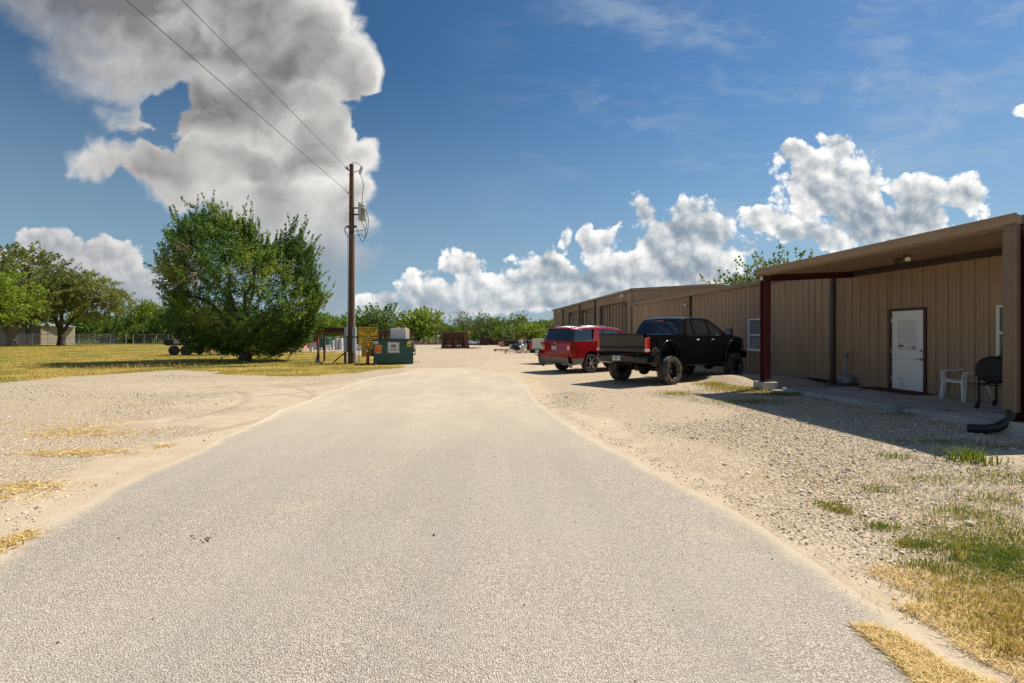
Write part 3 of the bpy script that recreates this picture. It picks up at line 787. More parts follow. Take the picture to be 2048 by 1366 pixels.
def build_low_building():
    root, off = bld('office_building', S_(1675, TW), 'long low tan metal building with a porch on dark red posts and a white door', 'building')
    HE = 3.72
    depth = 10.5
    w = MB(off)
    ds0, ds1 = S_(1853, TW)-.005, S_(1782, TW)+.005        # door opening
    dz = 2.30
    ribbed_wall(w, TW, ds1, SL, 0, HE)
    ribbed_wall(w, TW, S_NEAR, ds0, 0, HE)
    ribbed_wall(w, TW, ds0, ds1, dz, HE)
    ribbed_end(w, S_NEAR, TW, TW+depth, 0, lambda t: HE + .05*(min(t-TW, TW+depth-t)))
    ribbed_end(w, SL, TW, TW+depth, 0, lambda t: HE + .05*(min(t-TW, TW+depth-t)), out=1)
    ribbed_wall(w, TW+depth, S_NEAR, SL, 0, HE, out=1)
    w.build('wall', M_wall, root)
    c = MB(off)    # corner and foot trims
    c.box(TW-.035, TW+.06, SL-.005, SL+.04, 0, HE-.02)
    c.build('corner_trim', M_trim, root)
    # roof with eave gutter
    r = MB(off)
    P = rib_profile(S_NEAR-.1, SL+.15); n = len(P)
    for a, b, za, zb in ((TW-.12, TW+depth/2, HE+.01, HE+.28), (TW+depth/2, TW+depth+.1, HE+.28, HE+.01)):
        vs = [(a, s, za+h) for s, h in P] + [(b, s, zb+h) for s, h in P]
        r.add(vs, [(i, i+1, n+i+1, n+i) for i in range(n-1)])
    r.build('roof', M_trim, root)
    g = MB(off)
    g.prism([(TW-.04, HE-.15), (TW-.16, HE-.14), (TW-.18, HE-.02), (TW-.17, HE+.025), (TW-.155, HE+.02), (TW-.16, HE-.02), (TW-.14, HE-.12), (TW-.04, HE-.13)], 'y', S_NEAR, SL+.15)
    g.build('gutter', M_trim, root)
    for px, dark in ((1384, 1), (1671, 1), (1264, 0)):
        d = MB(off); s = S_(px, TW)
        d.rbox(TW-.15, TW-.036, s-.065, s+.065, .12, HE-.14, .015)
        for z in (.8, 2.0, 3.0): d.box(TW-.153, TW-.034, s-.075, s+.075, z, z+.03)
        d.build('downspout', M_dark if dark else M_trim, root)
    # strip of pale trim beside the near downspout
    d = MB(off); s = S_(1660, TW); d.box(TW-.05, TW-.034, s-.12, s-.02, .1, HE-.15); d.build('corner_trim', M_wall, root)
    # security light on the wall
    d = MB(off); s = S_(1377, TW); d.box(TW-.12, TW-.035, s-.06, s+.06, 3.1, 3.22); d.lathe([(0, 0), (.06, .0), (.075, .12), (0, .12)], 12, 'z', (TW-.16, s-.05, 3.08)); d.lathe([(0, 0), (.06, .0), (.075, .12), (0, .12)], 12, 'z', (TW-.16, s+.08, 3.1))
    d.build('wall_light', M_offw, root)

    # door
    dr = MB(off); f = .05
    dr.box(TW-.012, TW+.03, ds0+f, ds1-f, SLABZ+.035, dz-f)
    # raised border of the light
    S = lambda a: ds1 - f - a        # from the hinge side (far) to the latch side
    wlt = ds1-ds0-2*f
    la, lb, lz0, lz1 = .17*wlt, .83*wlt, 1.22, 1.98
    for a, b, c0, d0 in ((la, lb, lz1, lz1+.045), (la, lb, lz0-.045, lz0), (la, la+.045, lz0, lz1), (lb-.045, lb, lz0, lz1)):
        dr.box(TW-.026, TW-.012, S(b), S(a), c0, d0)
    door = dr.build('door', M_white, root, smooth=30)
    q = MB(off)
    for a, b, c0, d0 in ((ds0, ds1, dz-f, dz+.02), ): q.box(TW-.05, TW+.04, a-.02, b+.02, c0, d0)
    for a, b in ((ds0-.02, ds0+f), (ds1-f, ds1+.02)): q.box(TW-.05, TW+.04, a, b, SLABZ, dz-f)
    q.box(TW-.05, TW+.04, ds0+f, ds1-f, SLABZ, SLABZ+.033)
    q.build('door_frame', mat('door_frame_brown', (.06, .022, .015), .5), root)
    g = MB(off); g.box(TW-.016, TW-.0125, S(lb-.045), S(la+.045), lz0, lz1); g.build('door_glass', mat('door_glass', (.10, .12, .12), .1, spec=.8), door)
    b = MB(off)
    for k in range(15):
        z = lz0+.01+k*.05; b.box(TW-.021, TW-.0165, S(lb-.055), S(la+.055), z, z+.043)
    b.build('blind', M_blind, door)
    k = MB(off); k.box(TW-.0245, TW-.0215, S(la+.19), S(la+.055), lz0+.075, lz0+.12); k.build('sticker', M_blk, door)
    k = MB(off); k.box(TW-.0245, TW-.0215, S(lb-.06), S(lb-.19), lz0+.01, lz0+.10); st = k.build('sticker', mat('pale_notice', (.62, .48, .44), .6), door)
    k = MB(off)
    for j in range(4): k.box(TW-.0262, TW-.0248, S(lb-.07), S(lb-.17+.02*(j % 2)), lz0+.02+j*.02, lz0+.03+j*.02)
    k.build('sticker', mat('red_print', (.5, .06, .04), .6), door)
    h = MB(off); sc = S(wlt-.07)
    h.lathe([(0, 0), (.034, 0), (.034, -.018), (.026, -.026), (0, -.026)], 20, 'x', (TW-.012, sc, 1.20)); h.build('deadbolt', M_chrome, door, smooth=40); h = MB(off); h.lathe([(0, 0), (.038, 0), (.038, -.016), (.02, -.05), (0, -.05)], 20, 'x', (TW-.012, sc, .98))
    h.tube([(TW-.062, sc-.01, .98), (TW-.068, sc+.06, .985), (TW-.066, sc+.14, .975)], .012, 8)
    h.build('handle', M_chrome, door, smooth=40)
    for z in (.42, 1.17, 2.0): h = MB(off); h.tube([(TW-.03, ds1-f+.004, z-.06), (TW-.03, ds1-f+.004, z+.06)], .014, 8); h.build('hinge', M_chrome, door)
    # windows
    window_unit(root, off, TW-.034, S_(1545, TW), S_(1500, TW), 1.0, 2.25)
    window_unit(root, off, TW-.034, S_(2003, TW)-1.2, S_(1999.5, TW), 1.10, 2.26)

    # porch: posts, frame beams, roof, fascia gutter
    for spx in (1531, 2046):
        s = S_(spx, TP) - (.0 if spx < 2000 else .06)
        p = MB(off); z0, z1 = .25, 3.30
        p.box(TP-.10, TP+.10, s-.105, s-.093, z0, z1); p.box(TP-.10, TP+.10, s+.093, s+.105, z0, z1); p.box(TP-.006, TP+.006, s-.093, s+.093, z0, z1)
        p.box(TP-.14, TP+.14, s-.14, s+.14, z0-.012, z0+.006)
        p.build('post', M_red, root)
        q = MB(off)
        q.rbox(TP-.24, TP+.24, s-.24, s+.24, -.05, .238, .02); q.build('footing', M_conc, root)
        for a in (-.06, .06):
            for e in (-.12, .12): q = MB(off); q.tube([(TP+a, s+e, .25), (TP+a, s+e, .31)], .014, 6); q.build('anchor_bolt', M_galv, root)
        # rafter back to the wall, rising with the roof
        b = MB(off); zt0, zt1 = 3.345, 3.50; hh = .17
        for (da, db, t0, t1) in ((-.06, .06, 0, .012), (-.06, .06, -hh, -hh+.012), (-.005, .005, -hh+.012, 0)):
            b.add([(TP-.1, s+da, zt0+t0), (TW-.04, s+da, zt1+t0), (TW-.04, s+db, zt1+t0), (TP-.1, s+db, zt0+t0), (TP-.1, s+da, zt0+t1), (TW-.04, s+da, zt1+t1), (TW-.04, s+db, zt1+t1), (TP-.1, s+db, zt0+t1)],
                  [(0,3,2,1),(4,5,6,7),(0,1,5,4),(1,2,6,5),(2,3,7,6),(3,0,4,7)])
        b.build('rafter', M_red, root)
    s = S_(1531, TP); q = MB(off); q.lathe([(0, 0), (.03, 0), (.05, -.07), (.045, -.12), (0, -.12)], 12, 'z', (TP-.13, s-.02, 3.33)); q.build('porch_light', M_offw, root, smooth=40)
    # porch sheet: ribs run from the fascia back to the wall
    r = MB(off); P = rib_profile(PF0+.02, PF1-.02, .2, .028); n = len(P)
    ta, tb, za, zb = TF+.02, TW-.05, 3.40, 3.53
    vs = [(ta, s, za-h) for s, h in P] + [(tb, s, zb-h) for s, h in P]
    r.add(vs, [(i, i+1, n+i+1, n+i) for i in range(n-1)])
    r.add([(TF-.1, PF0, 3.50), (TW-.03, PF0, 3.66), (TW-.03, PF1, 3.66), (TF-.1, PF1, 3.50)], [(0, 1, 2, 3)])
    r.build('porch_roof', mat('porch_sheet', (.34, .235, .145), .5, var=.06), root)
    r = MB(off); r.box(TW-.10, TW-.036, PF0-1.5, S_(1712, TW), 3.34, 3.47); r.box(TW-.16, TW-.101, PF0-1.5, S_(1712, TW), 3.44, 3.50); r.build('wall_flashing', M_dark, root)
    g = MB(off)
    gpf = [(TF+.02, 3.375), (TF-.05, 3.36), (TF-.075, 3.385), (TF-.095, 3.45), (TF-.10, 3.545), (TF-.085, 3.55), (TF-.08, 3.52), (TF+.02, 3.50)]
    g.prism(gpf, 'y', PF0, PF1); g.build('porch_gutter', M_trim, root, smooth=35)
    g = MB(off)   # soffit board behind the gutter and the two raked ends
    g.box(TF+.022, TF+.16, PF0, PF1-.01, 3.338, 3.37)
    for s0, s1 in ((PF1-.02, PF1+.012), (PF0-.012, PF0+.02)):
        g.prism([(TF+.03, 3.36), (TW-.04, 3.475), (TW-.04, 3.66), (TF+.03, 3.515)], 'y', s0, s1)
    g.build('porch_fascia', M_trim, root)
    for k in range(14):
        sc = MB(off); s = PF0+.3+k*(PF1-PF0-.5)/13; sc.lathe([(0, 0), (.012, 0), (.008, -.012), (0, -.014)], 6, 'x', (TF-.098, s, 3.50)); sc.build('rivet', M_galv, root)
    # big tan downspout box in front of the right post with a black flexible elbow
    s0, s1 = S_(2034, 8.70), S_(2008, 8.74)
    d = MB(off); d.rbox(8.70, 8.80, s0+.02, s1, .38, 3.37, .012)
    ds = d.build('downspout', mat('near_downspout', (.17, .12, .078), .5, var=.08), root, smooth=30)
    d = MB(off); ctr = Vector((8.75, (s0+s1)/2, 0))
    path = [ctr+Vector((0, 0, .42)), ctr+Vector((0, 0, .31)), ctr+Vector((-.05, .03, .21)), ctr+Vector((-.15, .10, .12)), ctr+Vector((-.24, .17, .085)), ctr+Vector((-.31, .26, .07)), ctr+Vector((-.36, .36, .065))]
    fine = []
    for i in range(len(path)-1):
        for k in range(8): fine.append(path[i].lerp(path[i+1], k/8))
    fine.append(path[-1])
    d.tube(fine, [.072+.005*math.sin(i*2.1) for i in range(len(fine))], 14, True)
    d.build('drain_hose', mat('black_corrugated_plastic', (.014, .013, .014), .35, var=.2), ds, smooth=60)
    # twin flood light under the porch roof
    tl = 10.05; sl = S_(1812, tl); zc = 3.42
    f = MB(off); f.lathe([(0, 0), (.055, 0), (.055, -.03), (.03, -.05), (0, -.05)], 16, 'z', (tl, sl, zc))
    for sg, dx in ((1, (-.3, .8)), (-1, (-.75, -.5))):
        a = Vector((tl, sl, zc-.04)); b = a + Vector((-.02, sg*.10, -.03)); f.tube([a, b], .016, 8)
        dv = Vector((dx[0], dx[1], -.35)).normalized()
        f.tube([b-dv*.02, b+dv*.05, b+dv*.13], [.028, .045, .06], 14)
    fl = f.build('flood_light', M_dark, root, smooth=45)
    b = Vector((tl-.02, sl-.10, zc-.07)); dv = Vector((-.75, -.5, -.35)).normalized()
    l = MB(off); l.tube([b+dv*.131, b+dv*.137, b+dv*.142], [.054, .05, .02], 16); l.build('lamp_glass', mat('lamp_glass', (.75, .68, .45), .15, spec=.8), fl, smooth=40)
    return root

def build_big_building():
    s_n = SL; s_f = S_(1107.6, TW)
    root = empty('workshop_building', W_(TW, s_n), BA, 'taller tan metal workshop with gabled end, open bay and two roll-up doors', 'building')
    off = Vector((TW, s_n, 0))
    HE = 4.70; half = 5.9; HR = 5.08
    roofz = lambda t: HE + (HR-HE)*(1-abs(t-TW-half)/half)
    # openings along the wall: (px near, px far, top z, depth)
    ops = [(S_(1256, TW)+.15, S_(1200, TW), 4.02, .42), (S_(1189, TW), S_(1163.5, TW), 4.02, .42), (S_(1159, TW), S_(1137.5, TW), 4.02, .42)]
    w = MB(off); s = s_n
    for a, b, zt, dp in ops:
        if a > s+.02: ribbed_wall(w, TW, s, a, 0, HE)
        ribbed_wall(w, TW, a, b, zt, HE); s = b
    ribbed_wall(w, TW, s, s_f, 0, HE)
    ribbed_end(w, s_n, TW+.05, TW+2*half, 0, roofz, pitch=.40)
    ribbed_end(w, s_f, TW, TW+2*half, 0, roofz, out=1)
    ribbed_wall(w, TW+2*half, s_n, s_f, 0, HE, out=1)
    w.build('wall', M_wall, root)
    r = MB(off)
    P = rib_profile(s_n-.15, s_f+.15); n = len(P)
    for a, b in ((TW-.15, TW+half), (TW+half, TW+2*half+.15)):
        za, zb = (HE+.03, HR+.06) if a < TW else (HR+.06, HE+.03)
        vs = [(a, s, za+h) for s, h in P] + [(b, s, zb+h) for s, h in P]
        r.add(vs, [(i, i+1, n+i+1, n+i) for i in range(n-1)])
    r.build('roof', M_trim, root)
    g = MB(off); g.prism([(TW-.04, HE-.12), (TW-.17, HE-.10), (TW-.20, HE+.06), (TW-.04, HE+.06)], 'y', s_n-.17, s_f+.16); g.build('gutter', M_trim, root)
    g = MB(off)
    for a, b in ((TW-.10, TW+half), (TW+half, TW+2*half+.15)):
        za, zb = (HE+.0, HR+.0) if a < TW else (HR+.0, HE+.0)
        g.add([(a, s_n-.17, za-.10), (b, s_n-.17, zb-.10), (b, s_n-.17, zb+.11), (a, s_n-.17, za+.11), (a, s_n-.05, za-.10), (b, s_n-.05, zb-.10), (b, s_n-.05, zb+.11), (a, s_n-.05, za+.11)],
              [(0,1,2,3),(7,6,5,4),(0,4,5,1),(3,2,6,7),(0,3,7,4),(1,5,6,2)])
    g.build('gable_trim', M_trim, root)
    c = MB(off); c.box(TW-.045, TW+.12, s_n-.06, s_n+.12, 0, HE-.1); c.build('corner_trim', M_trim, root); c = MB(off); c.box(TW-.045, TW+.1, s_f-.04, s_f+.05, 0, HE-.1); c.build('corner_trim', M_trim, root)
    for i, (a, b, zt, dp) in enumerate(ops):
        # lining of the opening
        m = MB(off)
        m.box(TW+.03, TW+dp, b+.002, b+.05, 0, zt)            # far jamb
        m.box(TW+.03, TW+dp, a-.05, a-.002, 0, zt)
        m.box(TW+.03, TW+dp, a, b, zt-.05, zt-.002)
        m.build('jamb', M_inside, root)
        f = MB(off)
        f.box(TW-.05, TW+.03, a, b, zt-.0, zt+.09); f.box(TW-.05, TW+.03, b, b+.12, 0, zt+.09); f.box(TW-.05, TW+.03, a-.10, a, 0, zt+.09)
        f.build('door_frame', M_trim, root)
        d = MB(off)
        if i == 0:
            P = rib_profile(a, b, .62, .12); n = len(P)
            vs = [(TW+dp-.05-h, s, 0) for s, h in P]+[(TW+dp-.05-h, s, zt-.05) for s, h in P]
            d.add(vs, [(k, k+1, n+k+1, n+k) for k in range(n-1)])
            d.build('bay_wall', mat('bay_sheet', (.30, .22, .15), .5, var=.25, vs=1.2, stretch=(1, 1.5, .05)), root)
            for k in range(9):
                s = a+.5+k*(b-a-.8)/8; rb = MB(off); rb.box(TW+dp-.20, TW+dp-.175, s, s+.07, 0, zt-.06); rb.build('bay_stud', mat('pale_studs', (.55, .48, .40), .5), root)
        else:
            z = .0
            while z < zt-.12:
                d.add([(TW+dp-.1, a, z), (TW+dp-.1, b, z), (TW+dp-.145, b, z+.07), (TW+dp-.145, a, z+.07), (TW+dp-.1, b, z+.14), (TW+dp-.1, a, z+.14)], [(0, 1, 2, 3), (3, 2, 4, 5)]); z += .15
            d.build('roll_up_door', mat('rollup_slats', (.26, .20, .145), .5, var=.08), root)
            q = MB(off)
            q.tube([(TW+.25, b-.25, zt-.3), (TW+.2, b-.3, zt-.9), (TW+.25, b-.35, zt-1.6), (TW+.3, b-.28, zt-2.0)], .06, 8); q.build('hanging_hose', M_offw, root, smooth=60)
    for px in (1127.5, 1161.3, 1192):
        s = S_(px, TW); d = MB(off); d.rbox(TW-.16, TW-.052, s-.1, s+.1, .1, HE-.1, .02); d.build('downspout', M_dark, root)
    for px in (1122, 1250):
        s = S_(px, TW); d = MB(off); d.rbox(TW-.32, TW-.04, s-.16, s+.16, HE-.42, HE-.16, .03); d.build('wall_light', M_offw, root)
    d = MB(off); d.rbox(TW-.1, TW-.046, s_n-.30, s_n-.19, 0, HE-1.1, .01); d.build('downspout', M_trim, root)

def build_porch_things():
    # concrete slab
    p = MB(); t0, t1 = 9.02, TW-.002; s0, s1 = PF0-1.0, S_(1566, 9.05)
    p.rbox(t0, t1, s0, s1, -.05, SLABZ, .015)
    o = p.build('porch_pavement', M_conc); o.rotation_euler.z = BA; tag(o, kind='structure')
    p = MB(); p.rbox(8.72, 9.018, s1-.55, s1+.05, -.05, .06, .015); o = p.build('porch_pavement', M_conc); o.rotation_euler.z = BA; tag(o, kind='structure')
    # doormat
    m = MB(); s0, s1 = S_(1853, TW)-.28, S_(1782, TW)+.42
    m.rbox(-.62, 0, 0, s1-s0, 0, .022, .008)
    for k in range(14): m.box(-.60, -.02, .03+k*(s1-s0)/14.3, .06+k*(s1-s0)/14.3, .0225, .028)
    o = m.build('doormat', mat('rust_brown_mat', (.085, .028, .016), .95, var=.25, vs=20)); o.location = W_(TW-.05, s0, SLABZ+.001); o.rotation_euler.z = BA
    tag(o, 'rust brown doormat lying before the white door', 'doormat')
    # smokers' bin
    c = W_(TW-.30, S_(1691, TW-.3), SLABZ)
    root = empty('cigarette_bin', c, BA, 'grey plastic cigarette bin with a domed base and thin neck against the wall', 'ash bin')
    mg = mat('grey_plastic', (.22, .235, .26), .5, var=.06)
    b = MB(); b.lathe([(0, 0), (.20, 0), (.21, .02), (.21, .20), (.205, .215), (.20, .225), (.16, .27), (.07, .30), (.055, .33), (0, .33)], 32); b.build('base', mg, root, smooth=40)
    b = MB(); b.lathe([(.05, .32), (.042, .40), (.042, .84), (0, .84)], 20); b.build('neck', mg, root, smooth=40)
    b = MB(); b.lathe([(0, -.07), (.06, -.065), (.078, -.04), (.078, .04), (.06, .065), (0, .07)], 24, 'x', (0, 0, .90)); hd = b.build('head', mg, root, smooth=40)
    b = MB(); b.lathe([(0, 0), (.028, 0), (.028, -.006), (0, -.006)], 16, 'x', (-.071, 0, .90)); b.build('ash_hole', M_blk, hd)
    b = MB()
    for k in range(5): b.box(-.214, -.19, -.10, .02, .06+k*.025, .07+k*.025)
    b.build('vent_slot', mat('grey_plastic_groove', (.09, .1, .11), .6), root)
    # stones and leaves by the wall
    rng = np.random.default_rng(4)
    c = W_(TW-.22, S_(1661, TW-.2), .10); o = stones('rock', np.array([tuple(c)]), np.array([.24]), mat('pale_rock', (.42, .39, .33), .9, bump=.5), seed=9, kind=None)
    o.location = (0, 0, .0); tag(o, 'pale round rock by the foot of the dark downspout beside the cigarette bin', 'rock')
    C = np.array([tuple(W_(TW-rng.uniform(.1, .55), S_(rng.uniform(1600, 1715), TW-.2), rng.uniform(.0, .05)+.12)) for _ in range(900)])
    blades('leaf_litter', C, rng.uniform(.02, .05, 900), rng.uniform(.02, .05, 900), np.full(900, 1.2), tint_mat('dead_leaves', [(0, (.02, .022, .012)), (.5, (.05, .035, .015)), (1, (.12, .08, .03))]), rng.uniform(0, 1, 900), seed=12)

    # white garden chair
    ctr = at(1931, 790, 11.1); root = empty('plastic_chair', (ctr.x, ctr.y, SLABZ), math.atan2(.08, -1.0), 'white moulded plastic armchair on the slab, half behind the barrel grill', 'chair'); root.scale = (1.06, 1.06, 1.04)
    mp = mat('white_plastic', (.80, .81, .82), .4, var=.05, vs=3)
    # local x = forward, y = left
    b = MB(); n = 9
    vs = []; f = []
    for i in range(n):
        x = -.22 + .48*i/(n-1)
        for j in range(n):
            y = (-.235 + .47*j/(n-1))*(1+.08*i/(n-1))
            z = .41 + .03*(2*j/(n-1)-1)**2 + (.02 if i < 1 else 0) - .035*max(0, (i-6)/2)**2 + .02*(i/(n-1))
            vs.append((x, y, z))
    f = [(i*n+j, (i+1)*n+j, (i+1)*n+j+1, i*n+j+1) for i in range(n-1) for j in range(n-1)]
    b.add(vs, f); se = b.build('seat', mp, root, smooth=60); md = se.modifiers.new('t', 'SOLIDIFY'); md.thickness = .022
    b = MB()   # back: vertical slats inside a bowed frame
    for j in range(8):
        y = -.195 + .39*j/7; zt = .80 - .06*(abs(y)/.2)**2
        b.add([(-.22, y-.02, .43), (-.22, y+.02, .43), (-.30, y+.02, zt), (-.30, y-.02, zt), (-.232, y-.02, .43), (-.232, y+.02, .43), (-.312, y+.02, zt), (-.312, y-.02, zt)], [(0,1,2,3),(7,6,5,4),(0,4,5,1),(1,5,6,2),(2,6,7,3),(3,7,4,0)])
    arc = [(-.225, -.25, .43), (-.27, -.25, .66), (-.305, -.20, .78), (-.318, -.10, .82), (-.322, 0, .83), (-.318, .10, .82), (-.305, .20, .78), (-.27, .25, .66), (-.225, .25, .43)]
    for a, c in zip(arc[:-1], arc[1:]): b.bar(a, c, .05, .03)
    b.build('backrest', mp, root)
    for sy in (-1, 1):
        b = MB(); pts = [(-.285, sy*.235, .70), (-.18, sy*.285, .66), (-.02, sy*.30, .635), (.16, sy*.30, .63), (.235, sy*.295, .61), (.255, sy*.285, .52), (.235, sy*.27, .42)]
        for a, c in zip(pts[:-1], pts[1:]): b.bar(a, c, .085, .026)
        b.build('armrest', mp, root)
        for (x0, z0, x1) in ((.235, .44, .27), (-.22, .44, -.31)):
            b = MB(); yo = sy*.29
            b.add([(x0-.05, sy*.25-.022, z0), (x0+.045, sy*.25-.022, z0), (x0+.045, sy*.25+.022, z0), (x0-.05, sy*.25+.022, z0), (x1-.028, yo-.018, 0), (x1+.028, yo-.018, 0), (x1+.028, yo+.018, 0), (x1-.028, yo+.018, 0)],
                  [(0,3,2,1),(4,5,6,7),(0,1,5,4),(1,2,6,5),(2,3,7,6),(3,0,4,7)])
            b.build('leg', mp, root)
    # barrel grill
    c = gp(1990, 818, SLABZ); c = Vector((9.86, 9.72, SLABZ)); root = empty('barrel_grill', c, R(28), 'black barrel grill on wheeled legs behind the tan downspout', 'grill')
    b = MB(); r = .27; L = .52
    b.lathe([(0, -L), (r*.80, -L), (r*.93, -L+.012), (r, -L+.05), (r, L-.05), (r*.93, L-.012), (r*.8, L), (0, L)], 32, 'x', (0, 0, .80)); body = b.build('barrel', M_blkmetal, root, smooth=35)
    b = MB(); b.bar((-.46, -r-.012, .80), (.46, -r-.012, .80), .012, .03); b.build('lid_seam', M_blk, body)
    b = MB(); b.tube([(-.12, -.20, 1.02), (-.12, -.26, 1.06), (.12, -.26, 1.06), (.12, -.20, 1.02)], .012, 8); b.build('handle', M_chrome, body)
    b = MB(); b.tube([(.30, .05, 1.04), (.30, .05, 1.35)], .045, 14); b.build('chimney', M_blkmetal, body, smooth=40)
    b = MB(); b.tube([(-.1, 0, 1.068), (-.1, 0, 1.09)], .03, 10); b.build('vent_cap', M_blkmetal, body, smooth=40)
    b = MB()
    for x in (-.42, .42):
        b.bar((x, -.22, .50), (x, .22, .50), .03); 
    b.bar((-.42, -.22, .50), (.42, -.22, .50), .03); b.bar((-.42, .22, .50), (.42, .22, .50), .03)
    b.build('cradle', M_blkmetal, root)
    for x in (-.42, .42):
        for y in (-.22, .22):
            b = MB(); b.bar((x, y, .06), (x, y, .72), .032); b.build('leg', M_blkmetal, root)
    for x in (-.42, .42):
        for y in (-.25, .25):
            b = MB(); b.lathe([(0, -.022), (.05, -.022), (.065, -.012), (.065, .012), (.05, .022), (0, .022)], 22, 'y', (x, y, .066)); b.build('wheel', M_blk, root, smooth=40)
build_low_building(); build_big_building(); build_porch_things()

# ------------------------------------------------------------------ vehicles
from mathutils.geometry import tessellate_polygon
def side_skin(mb, poly, wf, side, step=.10, inset=0., mi=None):
    """flat outline in (x, z) cut into a grid and bent to the body width wf(x, z)"""
    bm = bmesh.new()
    vs = [bm.verts.new((x, 0, z)) for x, z in poly]
    for tri in tessellate_polygon([[Vector((x, z, 0)) for x, z in poly]]):
        try: bm.faces.new([vs[i] for i in tri])
        except ValueError: pass
    xs = [p[0] for p in poly]; zs = [p[1] for p in poly]
    for x in np.arange(math.floor(min(xs)/step)*step+step, max(xs), step):
        bmesh.ops.bisect_plane(bm, geom=bm.verts[:]+bm.edges[:]+bm.faces[:], plane_co=(x, 0, 0), plane_no=(1, 0, 0))
    for z in np.arange(math.floor(min(zs)/step)*step+step, max(zs), step*.7):
        bmesh.ops.bisect_plane(bm, geom=bm.verts[:]+bm.edges[:]+bm.faces[:], plane_co=(0, 0, z), plane_no=(0, 0, 1))
    bm.verts.ensure_lookup_table()
    V = [(v.co.x, side*(wf(v.co.x, v.co.z)-inset), v.co.z) for v in bm.verts]
    Fs = [tuple(v.index for v in (f.verts if side > 0 else reversed(f.verts))) for f in bm.faces]
    for i, v in enumerate(bm.verts): v.index = i
    Fs = [tuple(v.index for v in f.verts) for f in bm.faces]
    bm.free(); mb.add(V, Fs, mi)

def strip(mb, pts, wf, r=.06, crown=.03, ny=12, mi=None, ends=True):
    """surface running over the car along a side-view line; rounds over into the flanks"""
    pts = [Vector((p[0], p[1])) for p in pts]; m = len(pts); rows = []
    for i, p in enumerate(pts):
        d = (pts[min(i+1, m-1)]-pts[max(i-1, 0)]).normalized(); nin = Vector((d.y, -d.x))
        w = wf(p.x, p.y); row = []
        for side in (-1, 1):
            part = [(w-r+r*math.sin(th), r*(1-math.cos(th))) for th in np.linspace(0, math.pi/2, 6)]
            if side < 0: part = part[::-1]
            if side < 0: row += [(-y, dz) for y, dz in part]
            else:
                for k in range(1, ny): 
                    y = (w-r)*(2*k/ny-1); row.append((y, -crown*(1-(y/(w-r))**2)))
                row += [(y, dz) for y, dz in part]
        rows.append([(p.x+nin.x*dz, y, p.y+nin.y*dz) for y, dz in row])
    n = len(rows[0]); vs = [q for row in rows for q in row]
    mb.add(vs, [(i*n+j, i*n+j+1, (i+1)*n+j+1, (i+1)*n+j) for i in range(m-1) for j in range(n-1)], mi)

def arcpts(cx, cz, r, a0, a1, n=14): return [(cx+r*math.cos(R(a0+(a1-a0)*k/n)), cz+r*math.sin(R(a0+(a1-a0)*k/n))) for k in range(n+1)]

def wheel(root, x, y, side, rad, wid, rim_r, style, mt, mr, name='wheel', lugs=0, ms=None):
    w = bpy.data.objects.new(name, None); COL.objects.link(w); w.parent = root; w.location = (x, y, rad); w.empty_display_size = .1
    h = wid/2; t = MB()
    t.lathe([(rim_r, -h*.86), (rim_r+.03, -h*.98), (rad*.80, -h*1.02), (rad*.93, -h*.94), (rad*.985, -h*.78), (rad, -h*.5), (rad, h*.5), (rad*.985, h*.78), (rad*.93, h*.94), (rad*.80, h*1.02), (rim_r+.03, h*.98), (rim_r, h*.86)], 48, 'y')
    if lugs:
        for k in range(lugs):
            a = 2*math.pi*k/lugs
            for (y0, y1, da, rr) in ((-h*.98, -h*.40, .0, rad*.94), (h*.40, h*.98, .06, rad*.94), (-h*.32, -.01, .07, rad*.985), (.01, h*.32, .0, rad*.985)):
                aa = a+da; ca, sa = math.cos(aa), math.sin(aa); tw = math.pi*rad/lugs*.52
                pts = []
                for rr_, yy in ((rr, y0), (rr, y1), (rad*1.018 if abs(y1) < h*.9 else rad*1.0, y1), (rad*1.018 if abs(y0) < h*.9 else rad*1.0, y0)):
                    for s in (-tw, tw): pts.append((rr_*ca - s*sa, yy, rr_*sa + s*ca))
                t.add(pts, [(0,2,4,6),(1,7,5,3),(6,4,5,7),(0,1,3,2),(2,3,5,4),(0,6,7,1)])
    t.build('tyre', mt, w, smooth=40)
    o = MB(); s = side; face = h*.80*s
    if style == 'deep': face = h*.15*s
    o.lathe([(rim_r+.012, h*.93*s), (rim_r-.015, h*.93*s), (rim_r-.03, h*.8*s), (rim_r-.045, face), (rim_r-.06, -h*.8*s), (rim_r, -h*.9*s)], 48, 'y')
    rim = o.build('rim', mr, w, smooth=40)
    d = MB(); d.lathe([(0, face-.05*s), (rim_r-.04, face-.06*s)], 32, 'y'); d.build('brake_disc', M_dark_void(), w)
    sp = MB(); n = {'deep': 8, 'split': 6}[style]
    for k in range(n):
        for off_ in ((-.16, .16) if style == 'split' else (0,)):
            a0 = 2*math.pi*k/n; a1 = a0+off_
            p0 = Vector((math.cos(a0)*.05, face-.015*s, math.sin(a0)*.05)); p1 = Vector((math.cos(a1)*(rim_r-.03), face+.02*s, math.sin(a1)*(rim_r-.03)))
            sp.bar(p0, p1, .034 if style == 'split' else .05, .03)
    sp.lathe([(0, face+.03*s), (.055, face+.028*s), (.075, face+.0*s), (.075, face-.03*s)], 20, 'y')
    sp.build('spokes', ms or mr, w, smooth=30)
    return w
def M_dark_void(): return mat('dark_void', (.008, .008, .008), .8, var=.1)

